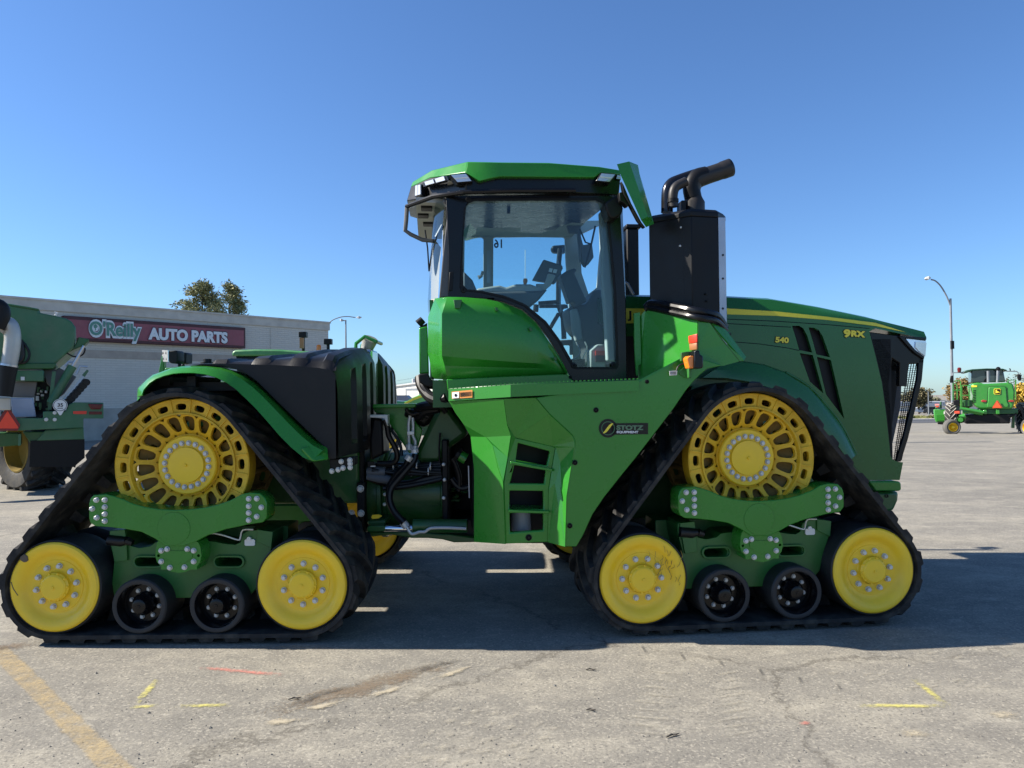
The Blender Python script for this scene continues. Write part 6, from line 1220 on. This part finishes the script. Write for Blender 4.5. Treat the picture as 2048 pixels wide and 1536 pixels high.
pp('grey_panel', [(95, 633), (272, 632), (250, 750), (75, 748)], SY + 0.1, SY + 0.2, mat('grey_sheet', (0.16, 0.145, 0.13), 0.6)); pp('pale_panel', [(75, 755), (240, 752), (265, 892), (95, 895)], SY - 0.02, SY + 0.02, mat('pale_blue_sheet', (0.33, 0.37, 0.46), 0.35))
pp('machine_bay', [(250, 640), (420, 560), (420, 880), (250, 890)], SY + 0.6, SY + 1.2, BM)
rd = random.Random(4)
for k in range(16):
    x, y = rd.uniform(255, 350), rd.uniform(650, 870); w, h = rd.uniform(8, 22), rd.uniform(10, 40)
    pp('meter_unit', [(x, y), (x + w, y), (x + w, y + h), (x, y + h)], SY + 0.3 + 0.02 * k, SY + 0.5, WHT if 690 < y < 740 else GD, 0.004)
pp('seed_duct', [(310, 545), (415, 545), (430, 530), (560, 598), (470, 722), (440, 745), (345, 650)], SY + 0.35, SY + 0.6, mat('duct_grey', (0.12, 0.125, 0.125), 0.5))
cyl_ = ps('lift_cylinder', MB().tube([vs_(372, 790), vs_(530, 520)], 0.075, 16), GS); ob('rod', MB().tube([vs_(528, 524), vs_(614, 372)], 0.028, 12).mesh('rod', ST), cyl_, CF.M)
ps('brace', MB().prism(qs([(382, 560), (410, 560), (375, 840), (348, 840)]), SY - 0.02, SY + 0.08).prism(qs([(600, 585), (635, 545), (650, 555), (620, 600)]), SY - .02, SY + .1), GS); ps('cable_loop', MB().tube(smoothpath([vs_(x, y) for x, y in ((490, 425), (540, 450), (600, 440), (622, 400), (610, 375))], 4), 0.014, 6), HO)
bk_ = ps('outlet_beam', MB().prism(qs([(455, 770), (600, 590), (622, 596), (490, 770)]), SY + 0.0, SY + 0.12), SG)
ps('beam_bracket', MB().tube([vs_(560, 580), vs_(585, 520), vs_(640, 525)], 0.02, 6).tube([vs_(480, 520), vs_(500, 488), vs_(545, 495)], 0.02, 6), SG)
for k in range(8):
    x, y = 632 - k * 21.5, 639 + k * 24; a, b_ = Vector(vs_(x, y, SY - 0.12)), Vector(vs_(x - 26, y - 4, SY + 0.2))
    oo = ps('seed_outlet', MB().tube([a, b_], 0.064, 16), BK); ob('outlet_bore', MB().tube([a - (b_ - a) * 0.01, a + (b_ - a) * 0.02], 0.05, 14).mesh('outlet_bore', HO), oo, CF.M)
pp('rear_beam', [(140, 900), (315, 900), (315, 852), (480, 850), (505, 800), (540, 785), (757, 787), (757, 903), (610, 903), (610, 970), (140, 992), (-700, 995), (-700, 905)], SY - 0.25, SY - 0.1, GS, 0.01)
for x, y in ((400, 862), (338, 911), (400, 911)): ps('bolt', MB().lathe([(0.035, SY - .25), (0.03, SY - .28), (0.001, SY - .28)], 8, c=qs([(x, y)], SY - .25)[0]), ZN)
pp('tail_lamp', [(642, 796), (755, 798), (735, 836), (666, 836)], SY - 0.30, SY - 0.25, DRED); pp('reflector', [(534, 850), (634, 848), (632, 871), (536, 870)], SY - 0.262, SY - 0.25, RED, 0); pp('reflector', [(650, 852), (745, 852), (745, 874), (650, 874)], SY - 0.262, SY - 0.25, DRED, 0)
pp('warning_triangle', [(34, 842), (78, 842), (148, 950), (130, 992), (-28, 992), (-40, 950)], SY - 0.34, SY - 0.325, mat('red_border', (0.20, 0.01, 0.012), 0.4), 0)
pp('triangle_centre', [(55, 848), (135, 968), (128, 976), (-18, 976), (-24, 968)], SY - 0.35, SY - 0.34, mat('orange_red_sheet', (0.85, 0.06, 0.02), 0.4), 0)
c = qs([(440, 806)], SY - .32)[0]; r_ = 0.112
ss = ps('speed_sign', MB().lathe([(r_, SY - .315), (r_, SY - .325), (0.001, SY - .325)], 32, c=c).prism(qs([(405, 835), (475, 835), (448, 878), (436, 880)], SY - .32), SY - .322, SY - .315), WHT)
ob('sign_ring', MB().lathe([(r_ * 0.92, SY - .3265), (r_ * 0.84, SY - .3265)], 32, c=c).mesh('sign_ring', BG, 0), ss, CF.M)
fit(CF, '35', cs(420, 817), cs(461, 817), cs(0, 792)[1], SY - .328, BG, 0.03, 0.002, ss); pp('sign_line', [(420, 826), (460, 826), (460, 831), (420, 831)], SY - .328, SY - .327, CABD, 0)
pp('lower_box', [(330, 990), (612, 966), (616, 1056), (268, 1066)], SY - 0.05, SY + 0.5, GS); pp('axle_bracket', [(165, 1000), (340, 1000), (300, 1060), (270, 1110), (235, 1105)], SY, SY + 0.3, GD)
pp('mud_flap', [(222, 1066), (618, 1054), (620, 1190), (540, 1258), (215, 1258)], SY - 0.03, SY - 0.01, BK, 0)
pp('axle', [(-260, 1010), (140, 1010), (150, 1100), (-260, 1130)], SY + 0.3, SY + 0.9, GD)
# wheel turned a little so that the yellow rim shows on its left
wc = CF.v(*cs(255, 1230), 0.95); TR = 0.78; wz = TR; Mw = CF.M @ T(wc[0], 0.95, wz) @ Matrix.Rotation(R(-62), 4, 'Z')
tyb = MB().lathe([(0.44, -0.30), (0.52, -0.36), (TR * .93, -0.37), (TR * .98, -0.32), (TR, -0.2), (TR, 0.2), (TR * .98, 0.32), (TR * .93, 0.37), (0.5, 0.36)], 44)
ty = ps('tyre', tyb, RB, M=Mw)
for k in range(40):
    a = 2 * math.pi * k / 40; side = 1 if k % 2 else -1; secs = []
    for t in (0, 0.5, 1):
        aa = a + t * 0.35; c_, s_ = math.cos(aa), math.sin(aa); d_ = side * (0.36 - 0.36 * t); px, pz = -s_ * 0.035, c_ * 0.035
        secs.append([(TR * .96 * c_ - px, d_, TR * .96 * s_ - pz), ((TR + .05) * c_ - px * .8, d_, (TR + .05) * s_ - pz * .8), ((TR + .05) * c_ + px * .8, d_, (TR + .05) * s_ + pz * .8), (TR * .96 * c_ + px, d_, TR * .96 * s_ + pz)])
    ob('tread_lug', MB().loft(secs).mesh('tread_lug', RB, 0), ty, Mw)
ps('rim', MB().lathe([(0.46, -0.33), (0.43, -0.34), (0.40, -0.1), (0.2, -0.02), (0.1, -0.1), (0.001, -0.1)], 32), mat('shaded_rim', (0.22, 0.15, 0.02), 0.7, dust=0.4, dustcol=(0.1, 0.08, 0.04)), M=Mw)  # rim yellow darkened to carry the shade it stands in
# delivery pipe: steel elbow into a black rubber sleeve
ps('delivery_pipe', MB().tube(smoothpath([vs_(-20, 250, SY - .6), vs_(28, 214, SY - .6), vs_(72, 222, SY - .6), vs_(92, 290, SY - .6), vs_(88, 380, SY - .6), vs_(66, 510, SY - .6)], 5), 0.125, 20), mat('galvanised_pipe', (0.42, 0.41, 0.38), 0.45, metal=0.5, bump=0.3, bscale=20))
ps('pipe_band', MB().tube([vs_(67, 508, SY - .6), vs_(64, 522, SY - .6)], 0.14, 20), ST); ps('rubber_sleeve', MB().tube([vs_(64, 520, SY - .6), vs_(50, 640, SY - .6), vs_(38, 742, SY - .6)], [0.135, 0.118, 0.105], 20), BK); ps('fan_inlet', MB().tube(smoothpath([vs_(-60, 60, SY - .7), vs_(10, 90, SY - .7), vs_(20, 160, SY - .7), vs_(-20, 240, SY - .7)], 4), 0.11, 16), BK)
pp('pipe_socket', [(-10, 752), (76, 752), (76, 842), (-10, 842)], SY - .6, SY - .4, mat('cream_plastic', (0.5, 0.46, 0.38), 0.5)); ps('hopper_hose', MB().tube(smoothpath([vs_(x, y, SY - .1) for x, y in ((140, 320), (180, 360), (215, 430), (190, 490), (130, 500))], 4), 0.022, 8).tube(smoothpath([vs_(x, y, SY - .1) for x, y in ((150, 330), (165, 400), (160, 470), (110, 505))], 4), 0.04, 8), HO)
ps('frame_leg', MB().prism(qs([(140, 1015), (158, 1015), (156, 1095), (138, 1100)]), SY - .2, SY - .05), GS)

# ------------------------------------------------------------------ the windrower at the right
WY = 0.0; q = _at(1945, 868, 44.0); DF = Frame(q.x, 44.0, R(-27)); gw = gz(27, 44)
wr = thing('windrower', 'green windrower seen from behind with cab, yellow wheels and warning triangle', 'windrower', DF.M @ T(0, 1.5, gw))
GV = mat('windrower_green', (0.035, 0.24, 0.03), 0.35, coat=0.4, dust=0.06)
def qw(pts, Y=WY): return DF.p([cw(x, y) for x, y in pts], Y)
def vw(x, y, Y=WY): return DF.v(*cw(x, y), Y)
def pw(name, pts, y0, y1, m, bev=0.03, par=None): return part(name, MB().prism(qw(pts, y0), y0, y1), m, par or wr, fr=DF, bevel=bev)
def tw_(name, pts, r, m, Y=WY, n=8): return part(name, MB().tube([vw(x, y, Y) for x, y in pts], r, n), m, wr, fr=DF)
pw('engine_hood', [(852, 560), (885, 512), (960, 500), (1020, 505), (1060, 520), (1460, 500), (1510, 525), (1540, 640), (1532, 800), (1500, 905), (1000, 905), (930, 862), (900, 810), (884, 760), (890, 700), (860, 600)], WY, WY + 2.4, GV, 0.22)
pw('hood_door', [(1128, 580), (1150, 568), (1380, 566), (1402, 580), (1418, 790), (1440, 830), (1430, 880), (1110, 880), (1108, 830), (1120, 780)], WY - 0.05, WY + 0.05, GV, 0.04)
pw('hood_seam', [(1116, 580), (1145, 560), (1392, 558), (1412, 580), (1428, 800), (1420, 800), (1404, 582), (1388, 566), (1148, 568), (1124, 584), (1114, 790), (1104, 800)], WY - 0.02, WY + 0.02, GD, 0)
for k in range(8): y = 622 + k * 25; pw('louvre', [(892, y), (936, y - 8), (936, y + 4), (890, y + 12)], WY - 0.01, WY + 0.02, BG, 0)
pw('side_stripe', [(862, 545), (880, 540), (955, 545), (950, 568), (870, 572)], WY - 0.01, WY + 0.05, YL, 0)
for x in (1010, 1430): pw('tail_lamp', [(x, 780), (x + 35, 765), (x + 92, 772), (x + 88, 798), (x + 20, 802)], WY - 0.06, WY, mat('tail_red', (0.35, 0.03, 0.03), 0.3), 0.02)
pw('warning_triangle', [(1255, 778), (1275, 778), (1342, 880), (1330, 896), (1195, 896), (1188, 880)], WY - 0.16, WY - 0.14, mat('triangle_red', (0.5, 0.05, 0.03), 0.4), 0); pw('triangle_centre', [(1263, 790), (1328, 886), (1200, 886)], WY - 0.18, WY - 0.16, mat('triangle_orange', (0.9, 0.12, 0.03), 0.4), 0)
lg = pw('badge', [(1212, 600), (1225, 592), (1300, 592), (1314, 602), (1316, 670), (1302, 682), (1224, 682), (1210, 672)], WY - 0.08, WY - 0.05, YL, 0); pw('badge_field', [(1220, 606), (1228, 600), (1298, 600), (1306, 608), (1308, 666), (1298, 674), (1226, 674), (1218, 666)], WY - 0.09, WY - 0.08, BG, 0, lg)
pw('badge_deer', [(1228, 650), (1238, 640), (1236, 622), (1244, 606), (1250, 612), (1262, 608), (1256, 622), (1266, 632), (1286, 638), (1300, 650), (1302, 660), (1292, 654), (1280, 652), (1270, 660), (1256, 656), (1246, 664), (1232, 664), (1244, 654)], WY - 0.1, WY - 0.09, YL, 0, lg)
pw('cab', [(868, 305), (1100, 292), (1352, 292), (1392, 492), (858, 502)], WY + 1.0, WY + 2.8, mat('cab_tinted_glass', (0.03, 0.045, 0.05), 0.1, coat=0.6), 0.05)
pw('cab_roof', [(748, 328), (800, 308), (880, 294), (1100, 282), (1350, 285), (1420, 308), (1415, 330), (1350, 306), (1100, 302), (880, 318), (800, 352), (745, 350)], WY + 0.8, WY + 3.0, mat('dark_green_roof', (0.02, 0.06, 0.035), 0.4), 0.04)
pw('cab_post', [(812, 370), (868, 312), (872, 330), (850, 500), (825, 510)], WY + 1.4, WY + 1.5, GLC, 0); pw('cab_seat', [(1062, 440), (1110, 430), (1110, 495), (1055, 495)], WY + 0.95, WY + 1.0, BG, 0.02)
tw_('exhaust_pipe', [(1128, 495), (1125, 322)], 0.085, GAL, WY + .4, 12); tw_('air_intake', [(1265, 495), (1270, 450), (1275, 310)], 0.075, GAL, WY + .4, 12)
c = vw(1278, 292, WY + .4); part('intake_cap', MB().lathe([(0.001, c[1] - .13), (0.09, c[1] - .1), (0.13, c[1]), (0.09, c[1] + .1), (0.001, c[1] + .13)], 16, c=(c[0], c[2])), BK, wr, fr=DF)
tw_('mirror_arm', [(590, 348), (750, 345)], 0.03, GAL); tw_('mirror_arm', [(590, 348), (575, 400)], 0.03, GAL); tw_('mirror_arm', [(1400, 326), (1560, 328), (1582, 345), (1590, 380)], 0.03, GAL)
pw('mirror', [(545, 398), (590, 388), (592, 500), (540, 506), (534, 470)], WY - .05, WY + .1, BK, 0.03); pw('mirror', [(1570, 380), (1590, 368), (1628, 378), (1638, 440), (1628, 474), (1590, 472), (1572, 420)], WY - .05, WY + .1, BK, 0.03)
c = vw(680, 300); part('beacon', MB().tube([(c[0], WY, c[2] - .15), (c[0], WY, c[2] + .05), (c[0], WY, c[2] + .12)], [.09, .11, .06], 14), DRED, wr, fr=DF); tw_('antenna', [(1462, 320), (1462, 290), (1445, 288)], 0.03, BK)
for pts in ([(600, 476), (692, 474), (702, 490), (702, 880)], [(602, 512), (632, 520), (648, 560), (650, 760)], [(720, 545), (848, 545)], [(720, 545), (722, 870)], [(590, 620), (700, 615)], [(720, 698), (850, 695)], [(828, 560), (838, 770)], [(1420, 500), (1440, 465), (1548, 460), (1548, 760)], [(585, 480), (585, 770)]):
    tw_('hand_rail', pts, 0.028, GV)
pw('platform', [(730, 772), (882, 770), (888, 868), (735, 872)], WY + .3, WY + 1.0, GD); pw('battery_box', [(590, 775), (690, 768), (690, 860), (600, 850)], WY + .2, WY + .8, BM)
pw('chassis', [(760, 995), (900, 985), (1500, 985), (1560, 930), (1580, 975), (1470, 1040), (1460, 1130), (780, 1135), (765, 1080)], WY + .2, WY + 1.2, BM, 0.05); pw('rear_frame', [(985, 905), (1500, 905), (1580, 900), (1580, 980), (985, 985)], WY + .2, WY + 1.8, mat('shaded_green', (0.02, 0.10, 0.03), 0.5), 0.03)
pw('frame_post', [(1500, 1000), (1540, 1000), (1530, 1200), (1485, 1200)], WY + .6, WY + 1.0, GD); pw('frame_post', [(1245, 912), (1300, 912), (1305, 985), (1250, 985)], WY - .1, WY + .2, GV); pw('frame_post', [(1052, 920), (1105, 920), (1105, 985), (1055, 985)], WY - .1, WY + .2, GV)
tw_('axle_beam', [(690, 895), (880, 925), (1060, 960)], 0.09, GV, WY - .1, 10); tw_('axle_beam', [(730, 950), (880, 948), (1040, 975)], 0.12, GV, WY + .1, 10); tw_('caster_arm', [(690, 1040), (770, 1010)], 0.16, GV, WY - .1, 12)
c = vw(700, 1070, WY - .15); part('caster_hub', MB().lathe([(0.20, WY - .3), (0.2, WY - .1), (0.12, WY - .32)], 16, c=(c[0], c[2]), cap1=True), GV, wr, fr=DF)
def wheel3(x, y, Y, ro, ri, w, yaw):
    c = DF.v(*cw(x, y), Y); Mt = DF.M @ T(*c) @ Matrix.Rotation(R(yaw), 4, 'Z')
    t = part('tyre', MB().lathe([(ri, 0.03), (ro * .8, -.02), (ro * .96, .04), (ro, .12), (ro, w - .1), (ro * .9, w), (ri, w)], 36), mat('grey_tyre', (0.10, 0.095, 0.085), 0.85, bump=0.3), wr, M=Mt)
    part('rim', MB().lathe([(ri * 1.02, 0.02), (ri * .92, 0.0), (ri * .86, .1), (ri * .55, .16), (ri * .4, .06), (ri * .3, .0), (0.001, 0.0)], 32), Y_, wr, M=Mt); return t, Mt
wheel3(588, 1185, WY - .35, 0.46, 0.26, 0.45, 20); wheel3(1690, 1190, WY - .35, 0.46, 0.26, 0.45, -65)
for x in (580, 1700):
    c = DF.v(*cw(x, 950), WY + 2.4); Mt = DF.M @ T(c[0], WY + 2.6, gw + 0.88) @ Matrix.Rotation(R(78 if x < 1000 else 100), 4, 'Z')
    t = part('drive_tyre', MB().lathe([(.5, -.3), (.82, -.3), (.88, -.2), (.88, .2), (.82, .3), (.5, .3)], 36), RB, wr, M=Mt); lb = MB()
    for k in range(36):
        a = 2 * math.pi * k / 36; sd_ = 1 if k % 2 else -1; secs = []
        for tt_ in (0, 1):
            aa = a + tt_ * 0.4; c_, s_ = math.cos(aa), math.sin(aa); d_ = sd_ * (.3 - .3 * tt_); px, pz = -s_ * .035, c_ * .035
            secs.append([(.86 * c_ - px, d_, .86 * s_ - pz), (.94 * c_ - px, d_, .94 * s_ - pz), (.94 * c_ + px, d_, .94 * s_ + pz), (.86 * c_ + px, d_, .86 * s_ + pz)])
        lb.loft(secs)
    ob('tyre_lugs', lb.mesh('tyre_lugs', mat('pale_lug', (0.32, 0.30, 0.27), 0.9), 0), t, Mt, kind='stuff')
pw('header', [(285, 912), (468, 908), (476, 1100), (440, 1112), (325, 1112), (300, 1060)], WY + 4, WY + 4.4, GV, 0.05); pw('header_door', [(320, 990), (460, 988), (460, 1085), (330, 1092)], WY + 3.96, WY + 4.02, G, 0.02); pw('header_foot', [(350, 1105), (470, 1105), (465, 1150), (350, 1140)], WY + 4, WY + 4.3, BM, 0.02)
pw('header_lamp', [(306, 830), (376, 828), (378, 858), (360, 880), (330, 882), (308, 852)], WY + 3.9, WY + 4, mat('lamp_red_orange', (0.8, 0.1, 0.05), 0.4), 0.02); pw('header_lamp_stripe', [(308, 840), (374, 838), (374, 848), (308, 850)], WY + 3.88, WY + 3.9, WHT, 0)
pw('header_arm', [(380, 795), (410, 790), (414, 900), (310, 905), (312, 880), (385, 882)], WY + 4.02, WY + 4.2, GD, 0.03); tw_('header_hose', [(392, 778), (450, 775), (510, 800), (590, 850)], 0.04, GAL, WY + 3.8); pw('yellow_flap', [(472, 900), (496, 930), (496, 1120), (474, 1126)], WY + 3.8, WY + 3.85, Y_, 0); pw('white_label', [(440, 945), (464, 944), (464, 985), (442, 985)], WY + 3.97, WY + 3.99, WHT, 0)
pw('reflector', [(605, 938), (684, 936), (684, 974), (606, 976)], WY - .2, WY - .18, mat('lamp_red_orange', (0.8, 0.1, 0.05), 0.4), 0)

# ------------------------------------------------------------------ unseen auger added behind the tractor to cast the shadow on the far asphalt
ga, gb_ = Vector((5.9, 33.5, 0.5)), Vector((13.0, 33.6, 5.3))
au = thing('shadow_auger', 'unseen inclined auger added behind the tractor hood to cast a ground shadow', 'auger', T(8, 33.5, gz(8, 33.5)))
part('auger_tube', MB().tube([ga, gb_], 0.22, 16).tube([gb_, gb_ + Vector((0.1, 0, -0.5))], 0.2, 12), GS, au, fr=WF); part('hopper', MB().box((5.5, 33.1, -.1), (6.2, 33.9, 0.7)), GS, au, fr=WF, bevel=0.04)
part('frame', MB().tube([(8.4, 32.9, 0.1), (9.6, 33.5, 2.9)], 0.06, 8).tube([(8.4, 34.1, 0.1), (9.6, 33.5, 2.9)], 0.06, 8), GS, au, fr=WF)
for yy in (32.7, 34.1): part('wheel', MB().lathe([(.34, yy), (.34, yy + .2), (.1, yy + .2), (.1, yy), (.2, yy)], 20, c=(8.4, gz(8.4, yy) + .34)), RB, au, fr=WF)
